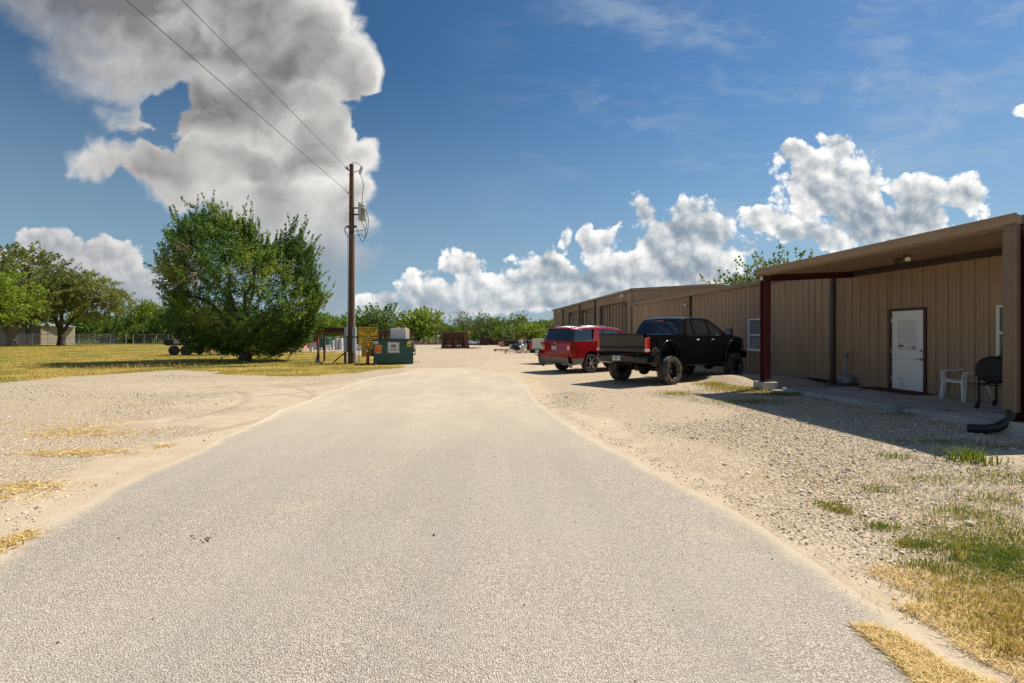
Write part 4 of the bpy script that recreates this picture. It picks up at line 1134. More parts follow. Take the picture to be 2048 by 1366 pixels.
def plate(root, x, y, z, yaw, lines, w=.30, h=.15):
    b = MB(); b.rbox(-.004, .004, -w/2, w/2, -h/2, h/2, .003); o = b.build('licence_plate', mat('plate_white', (.68, .68, .66), .4), root); o.location = (x, y, z); o.rotation_euler.z = yaw
    md = mat('plate_ink', (.02, .02, .04), .5)
    for s, size, dz in lines:
        M = Matrix.Translation((-.006, 0, dz)) @ Matrix(((0, 0, -1, 0), (-1, 0, 0, 0), (0, 1, 0, 0), (0, 0, 0, 1)))
        text_part(s, size, M, md, o, 'lettering', .001, bold=.003)

def car_glass(): return mat('tinted_glass', (.012, .016, .020), .04, var=.03, spec=.6, coat=1.)

def build_truck():
    root = empty('pickup_truck', (4.46, 16.35, 0), R(38.0), 'lifted black crew-cab pickup with fat mud tyres, parked nose to the building', 'pickup truck')
    mb_ = mat('black_car_paint', (.006, .006, .0065), .16, var=.1, coat=.9, spec=.0, stain=((.03, .026, .02), .08, 2.0))
    mud = mat('muddy_black_plastic', (.014, .013, .012), .5, var=.2, stain=((.30, .25, .19), .35, 14))
    tyre = mat('dusty_tyre', (.035, .033, .031), .8, var=.25, vs=14, stain=((.16, .14, .115), .5, 7))
    blkrim = mat('gloss_black_rim', (.01, .01, .011), .2, coat=.8)
    G = car_glass()
    HW = 1.01
    def wf(x, z):
        w = HW
        w -= .05*max(0, (1.12-z)/.5)**1.6 if z < 1.12 else 0
        if z > 1.12: w -= .02*((z-1.12)/.5)**2
        if z > 1.64: w = HW - .022 - (z-1.64)*.36
        if x > 4.3: w -= .09*((x-4.3)/.7)**2
        if x < -.6 and z < 1.66: w -= .03*((-.6-x)/.6)**2
        return w
    AC = .86; AR = .535
    # ---- bed
    bed = [(-1.17, 1.02), (-1.15, .72), (-.60, .66)] + [p for p in arcpts(0, AC, AR, 202, -22, 18)] + [(.70, .64), (.76, .64), (.76, 1.60), (-.2, 1.585), (-1.16, 1.585)]
    b = MB()
    for sd in (-1, 1):
        side_skin(b, bed, wf, sd)
        # rolled rail
        side_x = [(-1.16, 1.585), (.76, 1.60)]
        n = 10; vs = []
        for k in range(n+1):
            x = -1.16+1.92*k/n; zb = 1.585+.015*k/n
            for y, z in ((wf(x, zb), zb), (wf(x, zb)-.008, zb+.03), (wf(x, zb)-.035, zb+.048), (wf(x, zb)-.10, zb+.045), (wf(x, zb)-.115, zb), (wf(x, zb)-.115, zb-.5)): vs.append((x, sd*y, z))
        b.add(vs, [(i*6+j, i*6+j+1, (i+1)*6+j+1, (i+1)*6+j) for i in range(n) for j in range(5)])
    b.box(-1.12, .74, -.88, .88, 1.00, 1.03); b.box(.70, .745, -.88, .88, 1.03, 1.60)
    b.build('bed', mb_, root, smooth=35)
    for sd in (-1, 1):   # splashed quarter behind the wheel
        b = MB(); side_skin(b, [(-1.1, .74), (-.62, .68), (-.53, .80), (-.50, 1.0), (-.6, 1.20), (-.86, 1.26), (-1.0, 1.1)], wf, sd, inset=-.003); b.build('mud_splash', mat('mud_spatter', (.010, .0095, .009), .3, stain=((.42, .37, .30), .28, 22)), root)
    # ---- tailgate
    b = MB(); rows = []
    prof = [(-1.175, 1.02), (-1.20, 1.05), (-1.205, 1.20), (-1.195, 1.24), (-1.215, 1.28), (-1.22, 1.50), (-1.245, 1.56), (-1.245, 1.62), (-1.225, 1.64), (-1.14, 1.645), (-1.13, 1.60)]
    n = 10; vs = []
    for x, z in prof:
        for k in range(n+1):
            y = -.90+1.80*k/n; vs.append((x+.012*(abs(y)/.9)**3, y, z))
    b.add(vs, [(i*(n+1)+j, i*(n+1)+j+1, (i+1)*(n+1)+j+1, (i+1)*(n+1)+j) for i in range(len(prof)-1) for j in range(n)])
    b.box(-1.17, -1.13, -.90, .90, 1.02, 1.60)
    tg = b.build('tailgate', mb_, root, smooth=40)
    h = MB(); h.rbox(-1.238, -1.215, -.13, .13, 1.42, 1.50, .01); h.build('tailgate_handle', blkrim, tg)
    # ---- tail lights
    red = mat('tail_light_red', (.55, .012, .012), .12, coat=1., spec=.8); clear = mat('clear_lens', (.75, .70, .68), .12, coat=1.)
    for sd in (-1, 1):
        b = MB(); b.rbox(-1.215, -1.02, min(sd*.905, sd*1.012), max(sd*.905, sd*1.012), 1.06, 1.53, .03); tl = b.build('tail_light', red, root, smooth=30)
        b = MB(); b.rbox(-1.222, -1.06, min(sd*.925, sd*1.016), max(sd*.925, sd*1.016), 1.09, 1.175, .015); b.build('reversing_lens', clear, tl)
    # ---- rear bumper
    b = MB(); prof = [(-1.20, .97), (-1.34, .965), (-1.37, .93), (-1.37, .84), (-1.34, .74), (-1.26, .70), (-1.20, .70)]
    n = 14; vs = []
    for x, z in prof:
        for k in range(n+1):
            y = -1.01+2.02*k/n; vs.append((x+.16*max(0, (abs(y)-.72)/.29)**2, y, z + (.02 if abs(y) < .35 and z > .9 else 0)))
    b.add(vs, [(i*(n+1)+j, i*(n+1)+j+1, (i+1)*(n+1)+j+1, (i+1)*(n+1)+j) for i in range(len(prof)-1) for j in range(n)])
    for sd in (-1, 1): b.rbox(-1.20, -.78, min(sd*.93, sd*1.0), max(sd*.93, sd*1.0), .74, .97, .02)
    b.build('rear_bumper', mb_, root, smooth=40)
    b = MB(); b.rbox(-1.385, -1.36, -.22, .22, .76, .95, .01); b.build('plate_recess', mud, root)
    plate(root, -1.392, .03, .865, 0, [('TEXAS', .035, .052), ('T JU57', .075, -.012)])
    b = MB(); b.box(-1.36, -1.1, -.04, .04, .56, .64); b.lathe([(0, 0), (.03, 0), (.03, .05), (0, .06)], 12, 'z', (-1.40, 0, .62)); b.box(-1.42, -1.34, -.035, .035, .585, .605); b.build('tow_hitch', M_blkmetal, root)
    # ---- cab: flanks, doors
    belt = 1.60
    def zroof(x):
        pts = [(.80, 1.62), (1.02, 2.10), (1.10, 2.16), (1.25, 2.195), (1.8, 2.225), (2.35, 2.215), (2.62, 2.18), (2.80, 2.12), (3.62, 1.66)]
        for (a, za), (b_, zb) in zip(pts[:-1], pts[1:]):
            if a <= x <= b_: return za+(zb-za)*(x-a)/(b_-a)
        return 1.6
    cabline = [(.80, 1.60), (.98, 2.05), (1.06, 2.125), (1.20, 2.16), (1.8, 2.19), (2.35, 2.18), (2.60, 2.145), (2.76, 2.09), (3.56, 1.62)]
    b = MB()
    low = [(.79, .64), (.79, 1.60), (1.40, 1.60), (1.40, .62)]
    for sd in (-1, 1):
        side_skin(b, [(.785, .64), (.785, belt), (.985, belt), (.985, .62)], wf, sd)       # corner behind the rear door
        side_skin(b, [(3.36, belt), (3.60, 1.615), (3.60, .62), (3.36, .62)], wf, sd)
        # window surround = whole greenhouse side minus panes: bars
        def gb(p, q, w1): 
            side_skin(b, [p, q, (q[0]+w1, q[1]), (p[0]+w1, p[1])], wf, sd)
        up = [(x, z) for x, z in cabline[1:-1]]
        # roof rail
        rail = cabline[1:-1] + [(3.50, 1.655), (3.38, 1.655), (2.72, 2.05), (2.55, 2.095), (2.3, 2.12), (1.7, 2.13), (1.22, 2.10), (1.10, 2.05)]
        side_skin(b, rail, wf, sd)
        side_skin(b, [(.80, 1.60), (.98, 2.05), (1.12, 2.06), (1.02, 1.60)], wf, sd)
        for (x0, x1, xa, xb) in ((1.43, 1.50, 1.45, 1.51), (2.42, 2.52, 2.40, 2.49)): side_skin(b, [(x0, 1.60), (xa, 2.12), (xb, 2.12), (x1, 1.60)], wf, sd)
    strip(b, [(x, z) for x, z in [(.985, 2.085), (1.03, 2.13), (1.10, 2.165), (1.25, 2.195), (1.8, 2.222), (2.35, 2.215), (2.60, 2.18), (2.74, 2.13)]], wf, .055, .03)
    b.box(.80, 3.5, -.9, .9, .62, .66)
    cab = b.build('cab', mb_, root, smooth=35)
    # inner shell so the panel gaps read dark
    b = MB()
    for sd in (-1, 1): side_skin(b, [(.80, .66), (.80, 1.58), (3.58, 1.58), (3.58, .66)], wf, sd, inset=.02)
    b.build('inner_shell', M_dark_void(), root)
    b = MB(); b.box(1.1, 1.25, -.7, .7, 1.3, 1.75); 
    for y in (-.42, .42): b.rbox(2.0, 2.2, y-.24, y+.24, 1.2, 1.78, .05); b.rbox(2.02, 2.14, y-.12, y+.12, 1.78, 1.95, .04)
    b.build('seat', M_blk, root)
    chrome = mat('satin_chrome', (.55, .55, .56), .15, 1.)
    for sd in (-1, 1):
        for (x0, x1, w0, w1, t0, t1, nm) in ((.995, 2.385, 1.06, 1.415, 1.15, 1.44, 'rear'), (2.40, 3.345, 0, 0, 0, 0, 'front')):
            b = MB(); side_skin(b, [(x0, .66), (x0, belt), (x1, belt), (x1, .66)], wf, sd); dr = b.build('door', mb_, root, smooth=35)
            hx = x0+.16 if nm == 'rear' else x0+.10
            hx = {'rear': 1.53, 'front': 2.50}[nm]
            h = MB(); yy = wf(hx, 1.44)
            h.tube([(hx, sd*(yy+.005), 1.44), (hx+.02, sd*(yy+.045), 1.445), (hx+.20, sd*(yy+.045), 1.445), (hx+.22, sd*(yy+.005), 1.44)], .016, 8); h.build('door_handle', chrome, dr, smooth=50)
            k = MB(); side_skin(k, [(x0+.01, belt-.012), (x0+.01, belt+.006), (x1-.01, belt+.006), (x1-.01, belt-.012)], wf, sd, inset=-.006); k.build('belt_trim', chrome, dr)
        panes = [[(1.04, 1.62), (1.13, 2.045), (1.24, 2.09), (1.44, 2.105), (1.42, 1.62)], [(1.51, 1.62), (1.52, 2.11), (2.39, 2.105), (2.41, 1.62)], [(2.53, 1.62), (2.50, 2.095), (2.70, 2.045), (3.36, 1.66), (3.34, 1.62)]]
        for p in panes:
            b = MB(); side_skin(b, p, wf, sd, inset=.012); b.build('side_window', G, root)
    b = MB(); strip(b, [(.815, 1.625), (.98, 2.08)], wf, .05, .01, mi=None); b.build('rear_window', G, root, smooth=40)
    b = MB(); b.box(.945, .985, -.13, .13, 2.075, 2.115); b.box(.93, .95, -.12, .12, 2.08, 2.11); b.build('brake_light', red, root)
    b = MB(); strip(b, [(2.75, 2.12), (3.2, 1.90), (3.60, 1.66)], wf, .05, .03); b.build('windscreen', G, root, smooth=40)
    # ---- front end
    b = MB()
    fend = [(3.61, .64), (3.61, 1.615), (4.2, 1.56), (4.75, 1.48), (4.93, 1.40), (4.98, 1.25), (4.98, .95), (4.62, .80)] + arcpts(4.07, AC, AR, 2, 178, 16)[1:] + [(3.55, .66)]
    for sd in (-1, 1): side_skin(b, fend, wf, sd)
    strip(b, [(3.56, 1.655), (4.2, 1.60), (4.7, 1.53), (4.88, 1.46), (4.98, 1.38), (5.02, 1.22)], wf, .08, .05)
    strip(b, [(5.02, 1.22), (5.0, .9), (4.9, .86)], wf, .06, .02)
    b.build('front_body', mb_, root, smooth=35)
    b = MB(); strip(b, [(5.02, 1.02), (5.14, 1.0), (5.16, .84), (5.08, .72)], lambda x, z: 1.0, .1, .04); b.build('front_bumper', mb_, root, smooth=40)
    b = MB(); b.rbox(5.0, 5.05, -.55, .55, 1.05, 1.40, .02); b.build('grille', M_blk, root)
    for sd in (-1, 1): b = MB(); b.rbox(4.86, 5.03, min(sd*.62, sd*.93), max(sd*.62, sd*.93), 1.12, 1.36, .04); b.build('headlight', clear, root)
    # fender flares
    for cx in (0, 4.07):
        for sd in (-1, 1):
            b = MB(); vs = []; ang = np.linspace(-20, 200, 26)
            for a in ang:
                for rr, oo in ((AR-.03, -.01), (AR-.025, .03), (AR+.01, .045), (AR+.045, .03), (AR+.06, 0)):
                    x = cx+rr*math.cos(R(a)); z = AC+rr*math.sin(R(a)); vs.append((x, sd*(min(wf(x, max(z, .9)), 1.01)+oo), z))
            b.add(vs, [(i*5+j, i*5+j+1, (i+1)*5+j+1, (i+1)*5+j) for i in range(25) for j in range(4)])
            b.build('fender_flare', mb_, root, smooth=50)
            b = MB(); vs = []
            for a in np.linspace(-25, 205, 20):
                for y in (.99, .45): vs.append((cx+(AR-.01)*math.cos(R(a)), sd*y, AC+(AR-.01)*math.sin(R(a))))
            b.add(vs, [(i*2, i*2+1, i*2+3, i*2+2) for i in range(19)]); b.build('wheel_well', M_dark_void(), root)
    # mirrors
    for sd in (-1, 1):
        b = MB(); y0 = sd*.97; y1 = sd*1.25
        b.rbox(3.30, 3.47, min(sd*1.06, sd*1.30), max(sd*1.06, sd*1.30), 1.58, 1.86, .05); b.bar((3.40, sd*.93, 1.64), (3.38, sd*1.08, 1.66), .06, .05)
        m_ = b.build('mirror', mb_, root, smooth=40)
        b = MB(); b.box(3.292, 3.30, min(sd*1.09, sd*1.27), max(sd*1.09, sd*1.27), 1.61, 1.83); b.build('mirror_glass', mat('mirror', (.5, .5, .5), .03, 1.), m_)
    # ---- chassis
    b = MB()
    for y in (-.42, .42): b.box(-1.2, 4.7, y-.04, y+.04, .66, .78)
    b.box(-.9, -.8, -.45, .45, .64, .76); b.box(1.5, 1.6, -.45, .45, .62, .74)
    b.build('chassis_frame', M_blkmetal, root)
    for x in (0, 4.07):
        b = MB(); b.tube([(x, -.85, .46), (x, -.15, .46)], .055, 12); b.tube([(x, .15, .46), (x, .85, .46)], .055, 12)
        b.lathe([(0, -.2), (.10, -.18), (.19, -.06), (.19, .06), (.10, .18), (0, .2)], 18, 'x', (x, 0, .46)); b.build('axle', M_blkmetal, root, smooth=40)
        for y in (-.5, .5):
            b = MB(); b.tube([(x-.05, y, .50), (x-.2, y*1.06, .95)], .032, 10); b.build('shock_absorber', mat('shock_silver', (.4, .4, .42), .35, .8), root)
            b = MB(); b.tube([(x-.7, y, .60), (x, y, .53), (x+.7, y, .64)], .035, 8); b.build('leaf_spring', M_blkmetal, root)
    b = MB(); b.tube([(-.2, -.45, .62), (-.9, -.52, .60), (-1.12, -.62, .58)], .045, 14, caps=False); b.tube([(-1.05, -.60, .585), (-1.30, -.70, .565)], .075, 18, caps=False); b.tube([(-1.06, -.60, .585), (-1.29, -.697, .565)], .066, 18); b.build('exhaust', M_blkmetal, root, smooth=50)
    for sd in (-1, 1): b = MB(); b.tube([(1.0, sd*.92, .60), (3.4, sd*.92, .60)], .04, 8); b.build('side_step', M_blkmetal, root)
    for x in (0, 4.07):
        for sd in (-1, 1): wheel(root, x, sd*.99, sd, .46, .34, .265, 'deep', tyre, blkrim, lugs=30, ms=mat('rim_spoke_edge', (.03, .03, .032), .2, coat=.8))
    return root

def build_suv():
    root = empty('suv', (2.80, 21.3, 0), R(35.5), 'dark red SUV with grey lower bumper between the white pickup and the black truck', 'SUV')
    red = mat('metallic_red_paint', (.30, .010, .012), .22, .1, var=.06, coat=1., spec=.3)
    lowm = mat('grey_lower_cladding', (.16, .15, .14), .5, var=.1)
    tyre = mat('suv_tyre', (.035, .033, .032), .75, var=.2, stain=((.14, .12, .10), .4, 8)); G = car_glass()
    silver = mat('machined_alloy', (.62, .62, .62), .2, .9); blk = mat('black_rim', (.015, .015, .016), .3)
    HW = 1.02
    def wf(x, z):
        w = HW - .035*max(0, (.95-z)/.5)**2
        if z > .95: w -= .02*((z-.95)/.4)**2
        if z > 1.36: w = HW - .022 - (z-1.36)*.34
        if x > 3.3: w -= .12*((x-3.3)/.8)**2
        if x < -.75: w -= .10*((-.75-x)/.45)**2
        return w
    AC, AR = .47, .475
    b = MB(); x_end = -1.16
    q = [(-1.06, 1.30), (-1.11, .95), (-1.11, .60), (-.9, .60)] + [p for p in arcpts(0, AC, AR, 166, 10, 16)] + [(.56, .50), (.56, 1.33), (-.2, 1.35), (-1.06, 1.35)]
    fnd = [(2.62, .42), (2.62, 1.30), (3.3, 1.20), (3.9, 1.08), (4.05, .95), (4.08, .60), (3.72, .48)] + arcpts(3.07, AC, AR, 0, 180, 16)[1:-1] + [(2.60, .46)]
    for sd in (-1, 1):
        side_skin(b, q, wf, sd); side_skin(b, fnd, wf, sd)
        # shoulders / D pillar / rails
        side_skin(b, [(-1.02, 1.36), (-1.06, 1.35), (.56, 1.33), (2.62, 1.30), (2.62, 1.315), (.56, 1.36)], wf, sd)
        side_skin(b, [(.06, 1.36), (.30, 1.83), (.58, 1.83), (.48, 1.36)], wf, sd)           # red C pillar
        side_skin(b, [(-.90, 1.80), (-.70, 1.87), (0.0, 1.90), (.9, 1.92), (1.5, 1.90), (1.95, 1.82), (2.68, 1.36), (2.60, 1.34), (1.86, 1.77), (1.45, 1.83), (.9, 1.845), (0, 1.84), (-.62, 1.82), (-.84, 1.78)], wf, sd)
    strip(b, [(-.98, 1.845), (-.85, 1.89), (-.6, 1.915), (0, 1.945), (.9, 1.965), (1.5, 1.945), (1.93, 1.87)], wf, .06, .03)
    strip(b, [(2.60, 1.36), (3.2, 1.28), (3.85, 1.14), (4.02, 1.04), (4.10, .9), (4.10, .6)], wf, .08, .04)
    b.box(-1.0, 3.9, -.85, .85, .40, .44)
    b.build('body', red, root, smooth=35)
    b = MB()
    for sd in (-1, 1): side_skin(b, [(.5, .45), (.5, 1.32), (2.66, 1.30), (2.66, .45)], wf, sd, inset=.02)
    b.build('inner_shell', M_dark_void(), root)
    for sd in (-1, 1): b = MB(); b.rbox(-1.13, -.98, min(sd*.70, sd*.905), max(sd*.70, sd*.905), .64, .93, .06); b.build('bumper_corner', red, root, smooth=40)
    b = MB(); b.rbox(-.99, -.78, -.66, .66, 1.862, 1.905, .02); b.build('spoiler', red, root, smooth=40)
    for sd in (-1, 1):
        b = MB(); b.tube([(-.55, sd*.70, 1.93), (-.50, sd*.70, 1.965), (1.1, sd*.69, 1.985), (1.2, sd*.69, 1.95)], .016, 8); b.build('roof_rail', silver, root, smooth=50)
        for (x0, x1) in ((.575, 1.60), (1.615, 2.605)):
            b = MB()
            pol = [(x0, .50), (x0, 1.33), (x1, 1.305), (x1, .50)]
            if x0 < 1: pol = [(x0, .80), (x0, 1.33), (x1, 1.305), (x1, .50), (x0+.10, .50)]
            side_skin(b, pol, wf, sd); dr = b.build('door', red, root, smooth=35)
            h = MB(); hx = x0+.10; yy = wf(hx, 1.14); h.tube([(hx, sd*yy, 1.14), (hx+.02, sd*(yy+.04), 1.145), (hx+.2, sd*(yy+.04), 1.145), (hx+.22, sd*yy, 1.14)], .015, 8); h.build('door_handle', silver, dr, smooth=50)
        for p in ([(-.84, 1.37), (-.70, 1.76), (-.60, 1.81), (.16, 1.83), (.02, 1.37)], [(.50, 1.37), (.60, 1.83), (.80, 1.835), (.76, 1.37)], [(.80, 1.37), (.84, 1.835), (1.44, 1.825), (1.50, 1.35)], [(1.58, 1.35), (1.54, 1.81), (1.86, 1.76), (2.52, 1.35)]):
            b = MB(); side_skin(b, p, wf, sd, inset=.010); b.build('side_window', G, root)
        b = MB(); side_skin(b, [(1.50, 1.34), (1.45, 1.83), (1.55, 1.82), (1.58, 1.34)], wf, sd, inset=.004); b.build('door_pillar', M_blk, root)
        b = MB(); side_skin(b, [(-1.02, 1.37), (-.86, 1.78), (-.70, 1.80), (-.84, 1.37)], wf, sd, inset=.006); b.build('rear_pillar_glass', G, root)
        b = MB(); side_skin(b, [(-.02, 1.34), (.50, 1.345), (.50, 1.365), (-.95, 1.365), (-.95, 1.345)], wf, sd, inset=-.006); b.build('belt_trim', silver, root)
    strip_w = lambda x, z: wf(x, z)
    b = MB(); strip(b, [(-1.085, 1.36), (-.985, 1.60), (-.90, 1.835)], wf, .10, .02); b.build('rear_window', G, root, smooth=40)
    b = MB(); strip(b, [(-1.15, .80), (-1.165, .95), (-1.15, 1.00), (-1.155, 1.22), (-1.13, 1.32), (-1.09, 1.365)], wf, .10, .03); tg = b.build('tailgate', red, root, smooth=40)
    b = MB(); b.rbox(-1.21, -1.19, -.09, .09, 1.255, 1.29, .008); b.build('badge', silver, tg)
    plate(root, -1.205, .05, 1.06, 0, [('TEXAS', .035, .05)])
    ink = MB()
    for k in range(4): ink.box(-1.211, -1.2095, -.07+k*.06, -.03+k*.06, 1.02, 1.075)
    ink.build('plate_mark', mat('plate_ink', (.02, .02, .04), .5), tg)
    for sd in (-1, 1):
        b = MB(); pol = [(-1.17, .90), (-1.15, 1.24), (-.92, 1.26), (-.84, 1.12), (-.94, .90)]
        side_skin(b, pol, wf, sd, inset=-.006); tl = b.build('tail_light', mat('tail_light_dark', (.30, .02, .02), .1, coat=1.), root)
        b = MB(); b.rbox(-1.195, -1.13, min(sd*.70, sd*.90), max(sd*.70, sd*.90), .94, 1.22, .02); b.build('tail_light_inner', mat('tail_light_red', (.55, .012, .012), .12, coat=1.), tl)
        b = MB(); b.rbox(-1.203, -1.14, min(sd*.78, sd*.895), max(sd*.78, sd*.895), .97, 1.13, .015); b.build('reversing_lens', mat('clear_lens', (.75, .70, .68), .12, coat=1.), tl)
    b = MB(); strip(b, [(-1.12, .80), (-1.185, .795), (-1.20, .72), (-1.195, .62)], lambda x, z: wf(-1.05, z)-.015, .16, .03); b.build('rear_bumper', red, root, smooth=40)
    b = MB(); strip(b, [(-1.195, .62), (-1.19, .50), (-1.12, .40), (-1.0, .36)], lambda x, z: wf(-1.05, z)-.015, .16, .03)
    for sd in (-1, 1): side_skin(b, [(-1.12, .60), (-1.0, .38), (-.55, .36), (-.47, .56), (-.47, .62), (-1.1, .62)], wf, sd, inset=-.004)
    b.build('bumper_cladding', lowm, root, smooth=40)
    b = MB(); strip(b, [(1.93, 1.865), (2.3, 1.60), (2.64, 1.35)], wf, .05, .04); b.build('windscreen', G, root, smooth=40)
    for sd in (-1, 1):
        b = MB(); b.rbox(2.18, 2.34, min(sd*1.06, sd*1.26), max(sd*1.06, sd*1.26), 1.33, 1.50, .04); b.bar((2.3, sd*.95, 1.36), (2.28, sd*1.08, 1.38), .06, .04); b.build('mirror', red, root, smooth=40)
        b = MB(); b.rbox(3.9, 4.06, min(sd*.6, sd*.86), max(sd*.6, sd*.86), .82, .98, .04); b.build('headlight', silver, root)
    b = MB(); b.rbox(4.06, 4.13, -.55, .55, .55, .95, .03); b.build('grille', M_blk, root)
    for cx in (0, 3.07):
        for sd in (-1, 1):
            b = MB(); vs = []
            for a in np.linspace(-12, 192, 20):
                for y in (.985, .45): vs.append((cx+(AR-.003)*math.cos(R(a)), sd*y, AC+(AR-.003)*math.sin(R(a))))
            b.add(vs, [(i*2, i*2+1, i*2+3, i*2+2) for i in range(19)]); b.build('wheel_well', M_dark_void(), root)
            wheel(root, cx, sd*.875, sd, .41, .27, .285, 'split', tyre, blk, ms=silver)
    b = MB(); b.tube([(0, -.8, .41), (0, .8, .41)], .05, 10); b.lathe([(0, -.15), (.12, -.08), (.12, .08), (0, .15)], 16, 'x', (0, 0, .4)); b.build('axle', M_blkmetal, root, smooth=40)
    b = MB(); b.rbox(-.8, -.5, -.55, .1, .30, .42, .05); b.build('muffler', M_galv, root)

def build_white_pickup():
    # seen between the yard and the SUV; parked nose to the building
    h = R(37); c = at(1086, 700, 25.9)
    root = empty('pickup_truck', (2.62, 27.4, 0), h, 'white work pickup mostly hidden behind the red SUV', 'pickup truck')
    wh = mat('white_car_paint', (.62, .61, .56), .35, var=.05, coat=.5, stain=((.40, .35, .27), .15, 2)); G = car_glass()
    tyre = mat('suv_tyre', (.035, .033, .032), .75)
    wf = lambda x, z: .97 - (.36*(z-1.36) if z > 1.36 else 0) - (.04*(1-z)**2 if z < 1 else 0)
    b = MB()
    bed = [(-1.15, .72), (-.6, .62)] + arcpts(0, .56, .46, 170, 10, 12) + [(.80, .56), (.80, 1.36), (-1.15, 1.36)]
    for sd in (-1, 1): side_skin(b, bed, wf, sd); b.box(-1.15, .8, min(sd*.88, sd*.965), max(sd*.88, sd*.965), 1.33, 1.385)
    b.box(-1.1, .8, -.88, .88, .80, .84); b.box(.76, .8, -.88, .88, .84, 1.37); b.build('bed', wh, root, smooth=35)
    b = MB(); b.rbox(-1.20, -1.14, -.86, .86, .80, 1.37, .02); tg = b.build('tailgate', wh, root)
    b = MB(); b.rbox(-1.215, -1.195, -.12, .12, 1.12, 1.20, .01); b.build('tailgate_handle', M_blk, tg)
    for sd in (-1, 1): b = MB(); b.rbox(-1.20, -1.12, min(sd*.865, sd*.985), max(sd*.865, sd*.985), .88, 1.33, .02); b.build('tail_light', mat('tail_light_red', (.55, .012, .012), .12), root)
    b = MB(); b.rbox(-1.34, -1.16, -.96, .96, .58, .78, .04); b.build('rear_bumper', M_blkmetal, root, smooth=40)
    plate(root, -1.35, .25, .69, 0, [])
    b = MB(); b.box(-1.6, -1.3, -.03, .03, .48, .54); b.box(-1.5, -1.44, -.3, .3, .50, .53); b.build('tow_hitch', M_blkmetal, root)
    b = MB()
    for sd in (-1, 1):
        side_skin(b, [(.82, .54), (.82, 1.36), (3.1, 1.34), (3.1, .54)], wf, sd)
        side_skin(b, [(.82, 1.36), (.9, 1.86), (2.2, 1.86), (2.9, 1.36)], wf, sd)
        side_skin(b, [(3.1, .54), (3.1, 1.34), (4.4, 1.15), (4.6, .95), (4.6, .6), (4.2, .5)] + arcpts(3.7, .56, .46, 0, 180, 10)[1:], wf, sd)
    strip(b, [(.83, 1.40), (.90, 1.88), (1.0, 1.90), (2.2, 1.90), (2.95, 1.38), (4.35, 1.2), (4.6, 1.0), (4.62, .6)], wf, .06, .02); b.build('cab', wh, root, smooth=35)
    for sd in (-1, 1):
        for p in ([(.96, 1.42), (1.0, 1.80), (1.6, 1.80), (1.6, 1.42)], [(1.7, 1.42), (1.7, 1.80), (2.15, 1.80), (2.75, 1.42)]):
            b = MB(); side_skin(b, p, wf, sd, inset=-.004); b.build('side_window', G, root)
    b = MB(); b.add([(.815, -.7, 1.45), (.815, .7, 1.45), (.87, .6, 1.80), (.87, -.6, 1.80)], [(0, 1, 2, 3)]); b.build('rear_window', G, root)
    for x in (0, 3.7):
        for sd in (-1, 1): wheel(root, x, sd*.84, sd, .39, .25, .24, 'split', tyre, M_chrome)
build_truck(); build_suv(); build_white_pickup()

# ------------------------------------------------------------------ pole, dumpster, signs and yard goods
M_wood = mat('weathered_pole_wood', (.085, .045, .026), .85, var=.25, vs=2, stretch=(6, 6, .5), bump=.3, bs=30, stain=((.16, .10, .065), .3, 3))
M_rust = mat('rusty_steel', (.10, .035, .018), .85, var=.35, vs=6, bump=.2, stain=((.22, .085, .03), .4, 8))
M_greybox = mat('grey_enclosure', (.27, .30, .33), .5, var=.06)
M_porc = mat('porcelain_grey', (.42, .43, .40), .35, var=.05)
M_pvc = mat('white_conduit', (.62, .62, .60), .5, var=.05)
PX, PY = -8.96, 27.0

